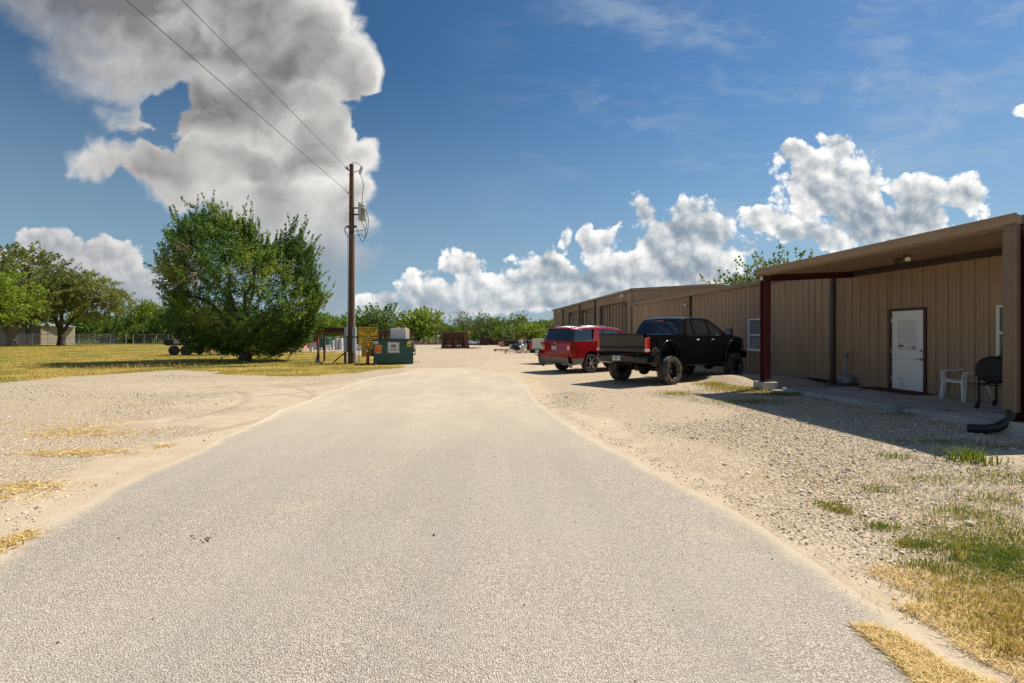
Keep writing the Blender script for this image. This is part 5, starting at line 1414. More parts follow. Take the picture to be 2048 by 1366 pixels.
def build_pole():
    root = empty('utility_pole', (PX, PY, 0), 0, 'tall brown wooden utility pole carrying a grey transformer, beside the yellow sign', 'utility pole')
    b = MB(); b.tube([(0, 0, -.1), (0, 0, 3), (0, 0, 7), (0, 0, 11.12)], [.19, .175, .145, .115], 20); b.build('pole', M_wood, root, smooth=60)
    zz = lambda y: CAMZ + (669-y)/F*PY
    xx = lambda x: (x-1024)/F*PY - PX
    # transformer
    b = MB(); cx = .60; z0, z1 = zz(441), zz(411)
    b.lathe([(0, z0), (.19, z0), (.215, z0+.03), (.215, z1-.03), (.225, z1-.03), (.225, z1), (.19, z1+.05), (0, z1+.07)], 28, 'z', (cx, 0, 0))
    for k in range(10): a = 2*math.pi*k/10; b.box(cx+.21*math.cos(a)-.006, cx+.235*math.cos(a)+.006, .21*math.sin(a)-.008, .235*math.sin(a)+.008, z0+.15, z1-.15)
    tr = b.build('transformer', M_porc, root, smooth=35)
    b = MB(); b.lathe([(0, 0), (.05, 0), (.06, .03), (.035, .05), (.06, .09), (.035, .11), (.055, .15), (.02, .18), (.02, .25), (0, .25)], 14, 'z', (cx-.02, 0, z1+.05)); b.build('bushing', M_porc, tr, smooth=50)
    b = MB(); b.lathe([(0, 0), (.045, 0), (.045, .16), (0, .18)], 12, 'z', (cx-.17, 0, z1+.03)); b.build('bushing', M_porc, tr, smooth=50)
    for z in (zz(416), zz(429)): b = MB(); b.box(.10, cx-.18, -.05, .05, z-.03, z+.03); b.build('mounting_arm', M_blkmetal, root)
    for k, y in enumerate((-.08, 0, .08)): b = MB(); b.tube([(cx+.15, y-.17, z1-.2), (cx+.12, y-.25, z1-.22)], .022, 8); b.build('terminal', M_porc, tr)
    # fused cutout on a short arm
    b = MB(); b.tube([(.10, 0, zz(345)), (.42, 0, zz(341))], .022, 8); b.build('cutout_arm', M_blkmetal, root)
    b = MB(); b.tube([(.44, -.02, zz(348)), (.50, -.02, zz(341)), (.56, -.02, zz(334))], [.05, .06, .05], 12); c = b.build('cutout', M_porc, root, smooth=50)
    b = MB(); b.tube([(.47, -.02, zz(350.5)), (.53, -.04, zz(349)), (.64, -.04, zz(336)), (.60, -.02, zz(334))], .015, 8); b.build('fuse_tube', M_blkmetal, c)
    wires = [
        [(.50, 0, zz(351)), (.60, 0, zz(360)), (.66, 0, zz(369)), (.64, 0, zz(380)), (cx, 0, z1+.28)],
        [(0, 0, 11.15), (.15, 0, 11.22), (.40, 0, 11.15), (.58, 0, zz(334))],
        [(-.35, 0, zz(334)), (-.2, 0, 11.0), (0, 0, 11.12)],
        [(cx+.12, -.25, z1-.2), (cx+.20, -.28, z1-.7), (cx+.30, -.2, z0-.3), (cx+.15, -.1, z0-.55), (.30, -.1, z0-.6), (.15, -.15, zz(465))],
        [(cx+.05, -.25, z1-.2), (cx+.05, -.28, z0-.1), (cx+.22, -.1, z0-.6), (cx+.12, 0, z0-1.05), (cx-.02, 0, z0-1.15), (cx-.15, 0, z0-.9), (.25, 0, zz(455)), (.12, 0, zz(453))],
        [(cx+.1, -.25, z1-.25), (cx+.32, -.2, z1-.4), (cx+.34, 0, z0), (cx+.30, 0, z0-.5), (cx+.16, 0, z0-.95), (cx-.05, 0, z0-.8), (.1, -.1, zz(474))],
        [(.1, -.15, zz(465)), (-.12, -.2, zz(468)), (-.34, -.1, zz(462)), (-.36, 0, zz(455)), (-.18, 0, zz(453))],
        [(.1, -.15, zz(472)), (-.12, -.2, zz(473)), (-.30, -.1, zz(468)), (-.38, 0, zz(458)), (-.2, 0, zz(455))]]
    for w in wires:
        b = MB(); P = [Vector(p) for p in w]; sm = []
        for i in range(len(P)-1):
            p0, p1, p2, p3 = P[max(i-1, 0)], P[i], P[i+1], P[min(i+2, len(P)-1)]
            for k in range(5):
                t = k/5; sm.append(.5*((2*p1)+(-p0+p2)*t+(2*p0-5*p1+4*p2-p3)*t*t+(-p0+3*p1-3*p2+p3)*t**3))
        sm.append(P[-1]); b.tube(sm, .016, 6); b.build('jumper_wire', M_blk, root)
    for s in (-1, 1): b = MB(); b.tube([(s*.13, 0, zz(456)), (s*.2, 0, zz(452)), (s*.30, 0, zz(453))], .045, 10); b.build('weather_head', M_blkmetal, root, smooth=50)
    b = MB(); b.tube([(-.36, -.02, zz(334)), (-.28, -.02, zz(338))], .04, 10); b.build('insulator', M_porc, root)
    b = MB(); b.tube([(-.26, -.02, zz(335)), (-.16, -.02, zz(341))], .045, 10); b.build('insulator', M_blkmetal, root)
    b = MB(); b.tube([(-.2, -.02, zz(385)), (-.05, -.15, zz(390))], .04, 10); b.build('insulator', M_porc, root)
    for z in (zz(474),): b = MB(); b.lathe([(.165, z-.02), (.172, z-.02), (.172, z+.02), (.165, z+.02)], 20); b.build('strap', M_galv, root)
    for z in (zz(350), zz(414), zz(425)): b = MB(); b.tube([(-.22, 0, z), (-.1, 0, z)], .014, 6); b.build('bolt', M_galv, root)
    # conduits and enclosures
    for (xa, za, zb, r) in ((xx(697.2), zz(655), zz(470), .022), (xx(711.2), zz(655), zz(470), .022), (xx(713.5), .05, zz(676), .028)):
        b = MB(); b.tube([(xa, -.16, za), (xa, -.14, (za+zb)/2), (xa, -.12, zb)], r, 8); b.build('conduit', M_pvc, root, smooth=50)
    for (x0, x1, y0, y1) in ((693, 697.6, 655, 673), (692, 697.4, 675, 704), (709.2, 714, 655, 673), (709, 713, 676, 706)):
        b = MB(); b.rbox(xx(x0)-.02, xx(x1)+.02, -.34, -.08, zz(y1), zz(y0), .015); b.build('meter_box', M_greybox, root)
    for x in (695, 711.5): b = MB(); b.tube([(xx(x), -.2, .05), (xx(x), -.2, zz(705))], .026, 8); b.build('conduit', M_greybox, root)
    # overhead lines running on towards the viewer's left
    for nm, z, yo, lab in (('power_line', zz(334), 0, 'upper thin power line meeting the very top of the utility pole'), ('power_line', zz(386), 0, 'lower thin power line tied in above the transformer of the utility pole')):
        b = MB(); pts = []
        for k in range(41):
            t = k/40; y = PY - 60*t; sag = -.05*4*t*(1-t); pts.append((PX-.30*(1-t)*(1 if z > 10 else .5), y, z+sag))
        b.tube(pts, .010, 6); o = b.build(nm, mat('wire', (.03, .03, .032), .5), None, smooth=60); tag(o, lab, 'wire')

def sign_board(root, w, h, z0, lines, paint, ink, bars=()):
    b = MB(); b.rbox(-w/2, w/2, -.006, .006, z0, z0+h, .004); pn = b.build('panel', paint, root)
    fr = MB(); e = .03; t = .016
    for a, c, d, f in ((-w/2+e, w/2-e, z0+e, z0+e+t), (-w/2+e, w/2-e, z0+h-e-t, z0+h-e), (-w/2+e, -w/2+e+t, z0+e+t, z0+h-e-t), (w/2-e-t, w/2-e, z0+e+t, z0+h-e-t)): fr.box(a, c, -.0085, -.0065, d, f)
    fr.build('border', ink, pn)
    for s, size, fz in lines:
        M = Matrix.Translation((0, -.008, z0+h*fz)) @ Matrix.Rotation(R(90), 4, 'X')
        text_part(s, size, M, ink, pn, 'lettering', .001, bold=.006)
    return pn

def build_signs():
    ys = mat('sign_yellow', (.95, .58, .02), .45, var=.05, spec=.4); ink = mat('sign_black', (.015, .013, .01), .5)
    Y = 27.6; x = (736-1024)/F*Y
    root = empty('safety_sign', (x, Y, 0), R(12), 'yellow work zone safety sign with black lettering to the right of the utility pole', 'sign')
    sign_board(root, 1.07, 1.02, CAMZ+(669-690.5)/F*Y, [('WORK ZONE', .155, .88), ('ALL PPE REQUIRED', .095, .755), ('IN YARD', .085, .65), ('ZONA DE TRABAJO', .12, .50), ('TODO PERSONAL', .085, .375), ('REQUIERE EPP', .09, .26), ('EN EL PATIO', .09, .14)], ys, ink)
    for sx in (-.5, .5): b = MB(); b.tube([(sx, .03, 0), (sx, .03, CAMZ+.35)], .025, 8); b.build('post', M_galv, root)
    Y = 27.35; x = (738-1024)/F*Y
    root = empty('safety_sign', (x, Y, 0), R(2), 'faded olive-yellow lower sign board behind the orange and white marker post', 'sign')
    sign_board(root, .84, .78, CAMZ+(669-713)/F*Y, [('WEAR', .12, .45), ('PPE', .12, .25)], mat('sign_faded_yellow', (.50, .38, .04), .6, var=.12), ink)
    b = MB(); b.tube([(0, .03, 0), (0, .03, .9)], .025, 8); b.build('post', M_galv, root)
    # delineator
    Y = 26.6; x = (735-1024)/F*Y
    root = empty('marker_post', (x, Y, 0), 0, 'orange marker post with white reflective bands and a black foot', 'marker post')
    og = mat('fluorescent_orange', (.72, .055, .012), .5); b = MB(); b.lathe([(0, 0), (.085, 0), (.075, .35), (.062, .75), (.055, 1.08), (.03, 1.12), (0, 1.12)], 20); bd = b.build('tube', og, root, smooth=50)
    for z in (.40, .68): b = MB(); r = .076-.022*z; b.lathe([(r+.004, z), (r+.002, z+.11)], 20); b.build('white_band', mat('reflective_white', (.75, .75, .75), .35), root, smooth=50)
    b = MB(); b.tube([(0, 0, 1.10), (0, 0, 1.22), (-.02, 0, 1.30)], [.02, .03, .006], 8); b.build('loop_top', og, root)
    b = MB(); b.lathe([(0, 0), (.20, 0), (.20, .03), (.1, .05), (0, .05)], 8); b.build('base', M_blk, root)

def build_dumpster():
    Y = 26.1; x0, x1 = (748.5-1024)/F*Y, (825.5-1024)/F*Y; w = (x1-x0)*1.01
    root = empty('dumpster', ((x0+x1)/2, Y, 0), R(12.5), 'dark green steel dumpster with stickers and an orange warning label', 'dumpster')
    g = mat('dumpster_green', (.012, .072, .052), .45, var=.15, vs=1.5, stain=((.035, .05, .03), .3, 2.5), spec=.5)
    D = 1.35; H1, H2 = 1.37, 1.37; hw = w/2
    b = MB(); t = .03
    b.box(-hw, hw, 0, t, .05, H1); b.box(-hw, hw, D-t, D, .05, H2); b.box(-hw, -hw+t, t, D-t, .05, H2); b.box(hw-t, hw, t, D-t, .05, H2); b.box(-hw+t, hw-t, t, D-t, .05, .10)
    body = b.build('body', g, root)
    b = MB()
    b.box(-hw-.03, hw+.03, -.035, -.001, H1-.07, H1+.01); b.box(-hw-.035, -hw-.001, -.035, D, H1-.07, H1+.01); b.box(hw+.001, hw+.035, -.035, D, H1-.07, H1+.01); b.build('rim', mat('rim_dark', (.012, .02, .02), .5, var=.2), root)
    for s in (-1, 1):   # fork pockets
        b = MB(); a = s*hw
        xs = sorted((a+s*.002, a+s*.115))
        for z in (.50, .78): b.box(xs[0], xs[1], .1, 1.2, z, z+.02)
        xo = sorted((a+s*.095, a+s*.115)); b.box(xo[0], xo[1], .1, 1.2, .52, .78); b.build('fork_pocket', M_blkmetal, root)
    for a in (-.8, .8):
        b = MB(); b.box(a-.12, a+.12, .1, 1.2, 0, .048); b.build('skid', g, root)
    b = MB()
    for k in range(12): xk = -hw+.12+k*(w-.25)/11; b.tube([(xk, -.01, H1+.01), (xk, .01, H1+.045)], .012, 6)
    b.build('rim_bolts', M_galv, root)
    # ribbed lids thrown open behind
    def st(x, z, sw, sh, m, name='sticker'):
        q = MB(); q.box(x-sw/2, x+sw/2, -.0045, -.0015, z-sh/2, z+sh/2); return q.build(name, m, body)
    px = lambda p: (p-787)/F*Y; pz = lambda p: CAMZ+(669-p)/F*Y
    wh = mat('sticker_white', (.62, .64, .64), .4); oj = mat('sticker_orange', (.80, .22, .01), .4); rd = mat('sticker_red', (.65, .05, .01), .4); yl = mat('sticker_yellow', (.72, .62, .02), .4); ink = mat('sign_black', (.015, .013, .01), .5)
    def bars(rows, m, dep=-.006):
        q = MB()
        for x, z, sw, sh in rows: q.box(x-sw/2, x+sw/2, dep, dep+.0012, z-sh/2, z+sh/2)
        q.build('sticker_print', m, body)
    st(px(753.2), pz(685), .22, .15, wh); bars([(px(753.2), pz(685), .16, .03)], ink)
    st(px(757.7), pz(698.5), .34, .47, oj); st(px(757.7), pz(705), .32, .12, rd)
    bars([(px(757.7)+a, pz(698.5)+c, .05, .06) for a in (-.09, 0, .09) for c in (.14, .03, -.05)], rd, -.0075)
    bars([(px(757.7), pz(691), .28, .02), (px(757.7), pz(705), .24, .03)], wh, -.009)
    st(px(787), pz(695), .60, .58, wh)
    bars([(px(787), pz(695)+.255, .54, .012), (px(787), pz(695)-.255, .54, .012), (px(787)-.27, pz(695), .012, .52), (px(787)+.27, pz(695), .012, .52), (px(787), pz(695)-.09, .46, .035), (px(787), pz(695)-.15, .34, .018)], ink)
    q = MB(); cx, cz = px(787), pz(695)+.075
    q.prism([(cx-.15, cz), (cx-.12, cz+.06), (cx, cz+.095), (cx+.12, cz+.06), (cx+.15, cz), (cx+.12, cz-.06), (cx, cz-.075), (cx-.12, cz-.06)], 'y', -.0085, -.0055); q.build('badge', ink, body)
    bars([(cx, cz+.02, .18, .014), (cx, cz-.015, .20, .014)], wh, -.0105)
    st(px(817.5), pz(688.3), .21, .27, yl); bars([(px(817.5), pz(690), .15, .06)], ink); st(px(820.5), pz(683), .24, .08, wh)
    # what it holds
    o = MB(); o.rbox(-.43, .43, 0, .62, 0, 1.32, .025)
    fr = o.build('body', mat('appliance_white', (.50, .53, .58), .35, var=.05), None)
    r2 = empty('old_appliance', (root.location.x+px(792.2), Y+.35, .62), R(-8), 'white box-shaped appliance sticking up out of the green dumpster', 'appliance'); fr.parent = r2
    o = MB(); o.box(.435, .45, .02, .60, .02, 1.30); o.build('side_panel', mat('appliance_side', (.40, .36, .30), .4), r2)
    rng = random.Random(3); C = MB()
    for k in range(10): a = -.3+k*.065; C.box(a, a+.06, .1+rng.random()*.2, .5, 1.325, 1.35+rng.random()*.05)
    C.build('torn_carton', mat('torn_cardboard', (.45, .27, .16), .8), r2)
    # heap of rusty reinforcement cages seen over the dumpster
    def cage(name, c, L, Hh, n, label, w_=.9, lean=.15, ang=0., cat='steel frames'):
        r = empty(name, c, ang, label, cat); rr = random.Random(int(abs(c[0]*10)))
        for k in range(n):
            b = MB(); y = w_*k/max(1, n-1); xa = -L/2+rr.uniform(-.1, .1); xb = L/2+rr.uniform(-.15, .15); hh = Hh*rr.uniform(.86, 1.02); sh = lean*rr.uniform(.2, 1.6)
            b.tube([(xa, y, 0), (xa+sh*.3, y, hh)], .035, 6); b.tube([(xb, y, 0), (xb-sh, y, hh)], .035, 6); b.tube([(xa+sh*.3, y, hh), (xb-sh, y, hh)], .035, 6); b.tube([(xa, y, .12), (xb, y, .12)], .03, 6)
            for j in range(8): q = rr.uniform(.05, .95); b.tube([(xa+(xb-xa)*q, y, .12), (xa+(xb-xa)*q-sh*(q-.3), y, hh)], .022, 5)
            b.build('frame', M_rust if k % 3 else mat('dark_rust', (.05, .02, .014), .9, var=.3, vs=6), r)
        for j in range(3):
            b = MB(); z = .25+Hh*.3*j; b.tube([(-L/2, -.05, z), (L/2-.1, -.05, z+.03)], .022, 5); b.build('tie_bar', M_rust, r)
        return r
    cage('steel_frame_stack', ((790-1024)/F*45, 45, 0), 3.3, 1.95, 9, 'rusty steel frames standing in a row behind the green dumpster', lean=.5)
    c = gp(909, 697); cage('steel_frame_stack', (c[0], 56, 0), 2.95, 1.85, 17, 'dense stack of rusty steel scaffold frames alone in the middle of the yard', 1.6, .35)
    b = MB(); x = c[0]
    for k in range(26): rr = random.Random(k); a = Vector((x-1.7+rr.random()*3.4, 54.9+rr.random()*.9, .04+.05*rr.random())); d_ = rr.uniform(-.4, .4); b.bar(a, a+Vector((rr.uniform(.6, 1.6), d_, .03)), .06)
    o = b.build('scrap_steel', M_rust); o['label'] = 'loose rusty bars scattered at the foot of the scaffold frame stack'; o['category'] = 'scrap'; o['kind'] = 'stuff'

def build_rusty_table():
    Y = 27.3; X = lambda p, y=Y: (p-1024)/F*y; Z = lambda p, y=Y: CAMZ+(669-p)/F*y
    root = empty('steel_rack', (X(664), Y, 0), 0, 'rusty open-topped steel rack frame standing left of the utility pole', 'rack')
    ox = X(664)
    Yb = 1.25
    fl, fr = X(634.5)-ox, X(690.5)-ox; bl, br = X(662.5, Y+Yb)-ox-.4, X(690, Y+Yb)-ox
    for (x, y, xt) in ((fl+.1, 0, fl), (fr, 0, fr-.02), (bl, Yb, bl), (br, Yb, br)):
        b = MB(); b.bar((x, y, 0), (xt, y, 1.68), .10); b.build('leg', M_rust, root)
    top = 1.72
    for a, c_ in (((fl-.05, 0, top), (fr+.05, 0, top)), ((bl-.05, Yb, top+.0), (br+.05, Yb, top+.0)), ((fl, 0, top+.002), (bl, Yb, top+.002)), ((fr, 0, top+.002), (br, Yb, top+.002))):
        b = MB(); b.bar(a, c_, .09, .12); b.build('rail', M_rust, root)
    b = MB(); b.box(bl, br+.1, Yb-.1, Yb+.04, top+.065, top+.30); b.build('back_beam', mat('dark_rust', (.05, .02, .014), .9, var=.3, vs=6), root)
    b = MB(); b.bar((fr-.75, .05, 0), (fr, .05, .62), .06); b.build('brace', M_rust, root)
    b = MB(); b.bar((fl-.06, -.02, 0), (fl+.08, -.02, .75), .08); b.build('brace', mat('grey_timber', (.14, .12, .10), .9), root)

def build_fence_shed():
    # sheds
    cr = mat('cream_lap_siding', (.52, .47, .33), .6, var=.05); bz = mat('bare_roof_metal', (.50, .53, .56), .4, .5, var=.1)
    Y = 76.; c = at(80, 0, Y)
    root = empty('garden_shed', (c.x, Y, 0), 0, 'small cream lap-sided shed with a bare metal roof under the spreading tree', 'shed')
    # corner at origin towards the viewer; right face to +x+y, left face to -x+y
    R_ = Vector((2.6, 3.2, 0)); L_ = Vector((-6.5, 2.4, 0)); hR, hC, hL = 2.75, 3.0, 3.35
    def lap(mb, a, b_, ha, hb, n=14):
        nrm = Vector(((b_-a).y, -(b_-a).x, 0)).normalized()
        if nrm.y > 0: nrm = -nrm
        for k in range(n):
            f0, f1 = k/n, (k+1)/n
            mb.add([a+nrm*.05+Vector((0, 0, ha*f0)), b_+nrm*.05+Vector((0, 0, hb*f0)), b_+Vector((0, 0, hb*f1)), a+Vector((0, 0, ha*f1))], [(0, 1, 2, 3)])
            mb.add([a+Vector((0, 0, ha*f0)), b_+Vector((0, 0, hb*f0)), b_+nrm*.05+Vector((0, 0, hb*f0)), a+nrm*.05+Vector((0, 0, ha*f0))], [(0, 1, 2, 3)])
    O = Vector((0, 0, 0)); b = MB(); lap(b, O, R_, hC, hR)
    b2 = MB(); lap(b2, O+L_*.02, L_*.38, hC, hC+.12); lap(b2, L_*.55, L_*.98, hC+.15, hL)
    b.add([R_, R_+L_, R_+L_+Vector((0, 0, 3)), R_+Vector((0, 0, 2.8))], [(0, 1, 2, 3)]); b.add([L_, R_+L_, R_+L_+Vector((0, 0, 3)), L_+Vector((0, 0, 3.3))], [(0, 1, 2, 3)])
    b.build('wall', cr, root, fix=False); b = b2; b.build('shed_front', mat('brown_lap_siding', (.11, .095, .065), .7), root, fix=False)
    for f, w_ in ((0, .10), (.40, .07), (.52, .07), (.99, .1)):
        b = MB(); p = L_*f; b.box(p.x-w_, p.x+w_, p.y-w_-.03, p.y+w_, 0, hC+.3*f); b.build('corner_post', M_dark, root)
    b = MB(); nn = Vector((-.3, -.5, 0)).normalized()*.02
    b.add([L_*.41+nn, L_*.51+nn, L_*.51+nn+Vector((0, 0, 2.6)), L_*.41+nn+Vector((0, 0, 2.6))], [(0, 1, 2, 3)]); b.build('door', mat('dark_doorway', (.02, .02, .02), .7), root)
    b = MB()
    q = [O+Vector((-.3, -.5, hC+.02)), R_+Vector((.5, -.3, hR+.02)), R_+L_+Vector((.3, .4, 3.5)), L_*.55+Vector((-.5, 0, 3.75))]
    b.add(q+[p+Vector((0, 0, .12)) for p in q], [(0,1,2,3),(7,6,5,4),(0,4,5,1),(1,5,6,2),(2,6,7,3),(3,7,4,0)]); b.build('roof', bz, root)
    q = [L_*.5+Vector((-.3, -.4, 3.55)), L_+Vector((-.5, -.3, hL+.05)), R_+L_+Vector((-.3, .4, 3.2)), R_*.3+L_+Vector((0, 0, 3.6))]
    b = MB(); b.add([O+Vector((-.35, -.5, hC)), L_*.55+Vector((-.5, -.2, 3.74)), L_+Vector((-.5, -.2, hL)), L_+R_*.3+Vector((0, 0, 3.55)), O+Vector((-.35, -.5, hC-.1)), L_*.55+Vector((-.5, -.2, 3.5)), L_+Vector((-.5, -.2, hL-.15))], [(0, 1, 5, 4), (1, 2, 6, 5), (1, 2, 3)]); b.build('roof_edge', M_dark, root)
    # cream building at the left edge of the view
    c = at(13, 0, 70.); root = empty('cream_outbuilding', (c.x, 70, 0), R(48), 'cream sided building cut off by the left edge of the view', 'building')
    b = MB(); lap(b, Vector((-8, 0, 0)), Vector((0, 0, 0)), 3.0, 3.0, 16); b.add([(0, 0, 0), (0, 5, 0), (0, 5, 3), (0, 0, 3)], [(0, 1, 2, 3)]); b.build('wall', cr, root, fix=False)
    b = MB(); b.prism([(-.4, 3.0), (2.5, 3.9), (5.4, 3.0), (5.4, 3.1), (2.5, 4.02), (-.4, 3.1)], 'x', -8.3, .3); b.build('roof', bz, root)
    # chain-link fence
    def fence(label, xa, xb, Y, H, n, mesh_step, style):
        root = empty('wire_fence', (xa, Y, 0), 0, label, 'fence')
        L = xb-xa
        for k in range(n+1):
            b = MB(); x = L*k/n; b.tube([(x, 0, 0), (x, 0, H+.05)], .035 if k not in (0, n) else .06, 8); b.build('post', M_galv, root)
        b = MB(); b.tube([(0, 0, H), (L, 0, H)], .022, 6); b.build('top_rail', M_galv, root)
        b = MB(); w = .0055
        if style == 'chain':
            x = -H
            while x < L:
                for s in (1, -1):
                    a = Vector((x if s > 0 else x+H, .04+.006*s, .03)); c_ = Vector((x+H if s > 0 else x, .04+.006*s, H)) 
                    lo = max(0, min(a.x, c_.x)); 
                    if min(a.x, c_.x) < 0 or max(a.x, c_.x) > L: continue
                    b.bar(a, c_, w)
                x += mesh_step
        else:
            x = 0
            while x <= L: b.bar((x, .04, .1), (x, .04, H), .010); x += mesh_step
            z = .15
            while z <= H: b.bar((0, .047, z), (L, .047, z), .010); z += mesh_step*.7
        b.build('wire_mesh', M_galv, root)
    xa = at(-60, 0, 74).x; xb = at(252, 0, 74).x
    fence('chain-link fence in front of the cream shed and below the spreading tree', xa, xb, 74., 1.75, 10, .14, 'chain')
    fence('white square-mesh wire fence right of the chain-link fence, ending behind the big tree', xb+.3, at(430, 0, 75).x, 75., 1.65, 7, .30, 'grid')

def build_trailer():
    Y = 38.5; X = lambda p: (p-1024)/F*Y
    root = empty('flatbed_trailer', (X(413), Y, 0), R(4), 'dark flatbed trailer in the shadow under the big tree', 'trailer')
    dk = mat('dark_trailer_steel', (.018, .014, .012), .7, var=.3); tb = mat('old_boards', (.07, .05, .035), .9, var=.2)
    b = MB(); b.box(-2.5, 2.0, -1, 1, .78, .92); b.box(-2.6, -1.9, -1.05, -.99, .92, 1.25); b.box(-2.6, 2.0, .99, 1.05, .92, 1.2); b.build('deck', dk, root)
    b = MB(); b.box(-2.62, -2.5, -1, 1, .80, 1.26); b.build('tailboard', tb, root)
    b = MB(); b.bar((2.0, 0, .8), (3.6, 0, .55), .12); b.build('drawbar', dk, root)
    b = MB(); b.rbox(-2.3, -1.5, -1.12, -.85, .74, .80, .02); b.build('mudguard', M_galv, root)
    for x in (-1.9, -1.05, 1.9):
        for y in (-.95, .95):
            b = MB(); b.lathe([(0, -.1), (.2, -.1), (.36, -.11), (.38, -.05), (.38, .05), (.36, .11), (.2, .1), (0, .1)], 22, 'y', (x, y, .38)); b.build('wheel', M_blk, root, smooth=40)

def drum(c, h, r, m, label, cat='drum', name='plastic_drum', group=None):
    root = empty(name, c, 0, label, cat, group)
    b = MB(); pr = [(0, 0), (r*.94, 0), (r, h*.03)]
    for k in range(1, 4): z = h*k/4; pr += [(r, z-h*.03), (r*1.04, z), (r, z+h*.03)]
    pr += [(r, h*.96), (r*.9, h), (0, h)]; b.lathe(pr, 18); b.build('body', m, root, smooth=50)
    b = MB(); b.lathe([(0, 0), (r*.2, 0), (r*.2, h*.05), (0, h*.05)], 10, 'z', (r*.4, 0, h)); b.build('cap', M_blk, root)
    return root
def bucket(c, h, m, label, group=None):
    root = empty('bucket', c, random.uniform(0, 6), label, 'bucket', group); r = h*.42
    b = MB(); b.lathe([(0, .0), (r*.82, .0), (r, h*.9), (r*1.07, h*.9), (r*1.07, h), (r*.95, h), (r*.78, .03), (0, .03)], 16); b.build('body', m, root, smooth=40)
    b = MB(); b.tube([(r, 0, h*.9), (r*.75, 0, h*.6), (0, -r*1.05, h*.45), (-r*.75, 0, h*.6), (-r, 0, h*.9)], .01, 5); b.build('handle', M_galv, root); return root

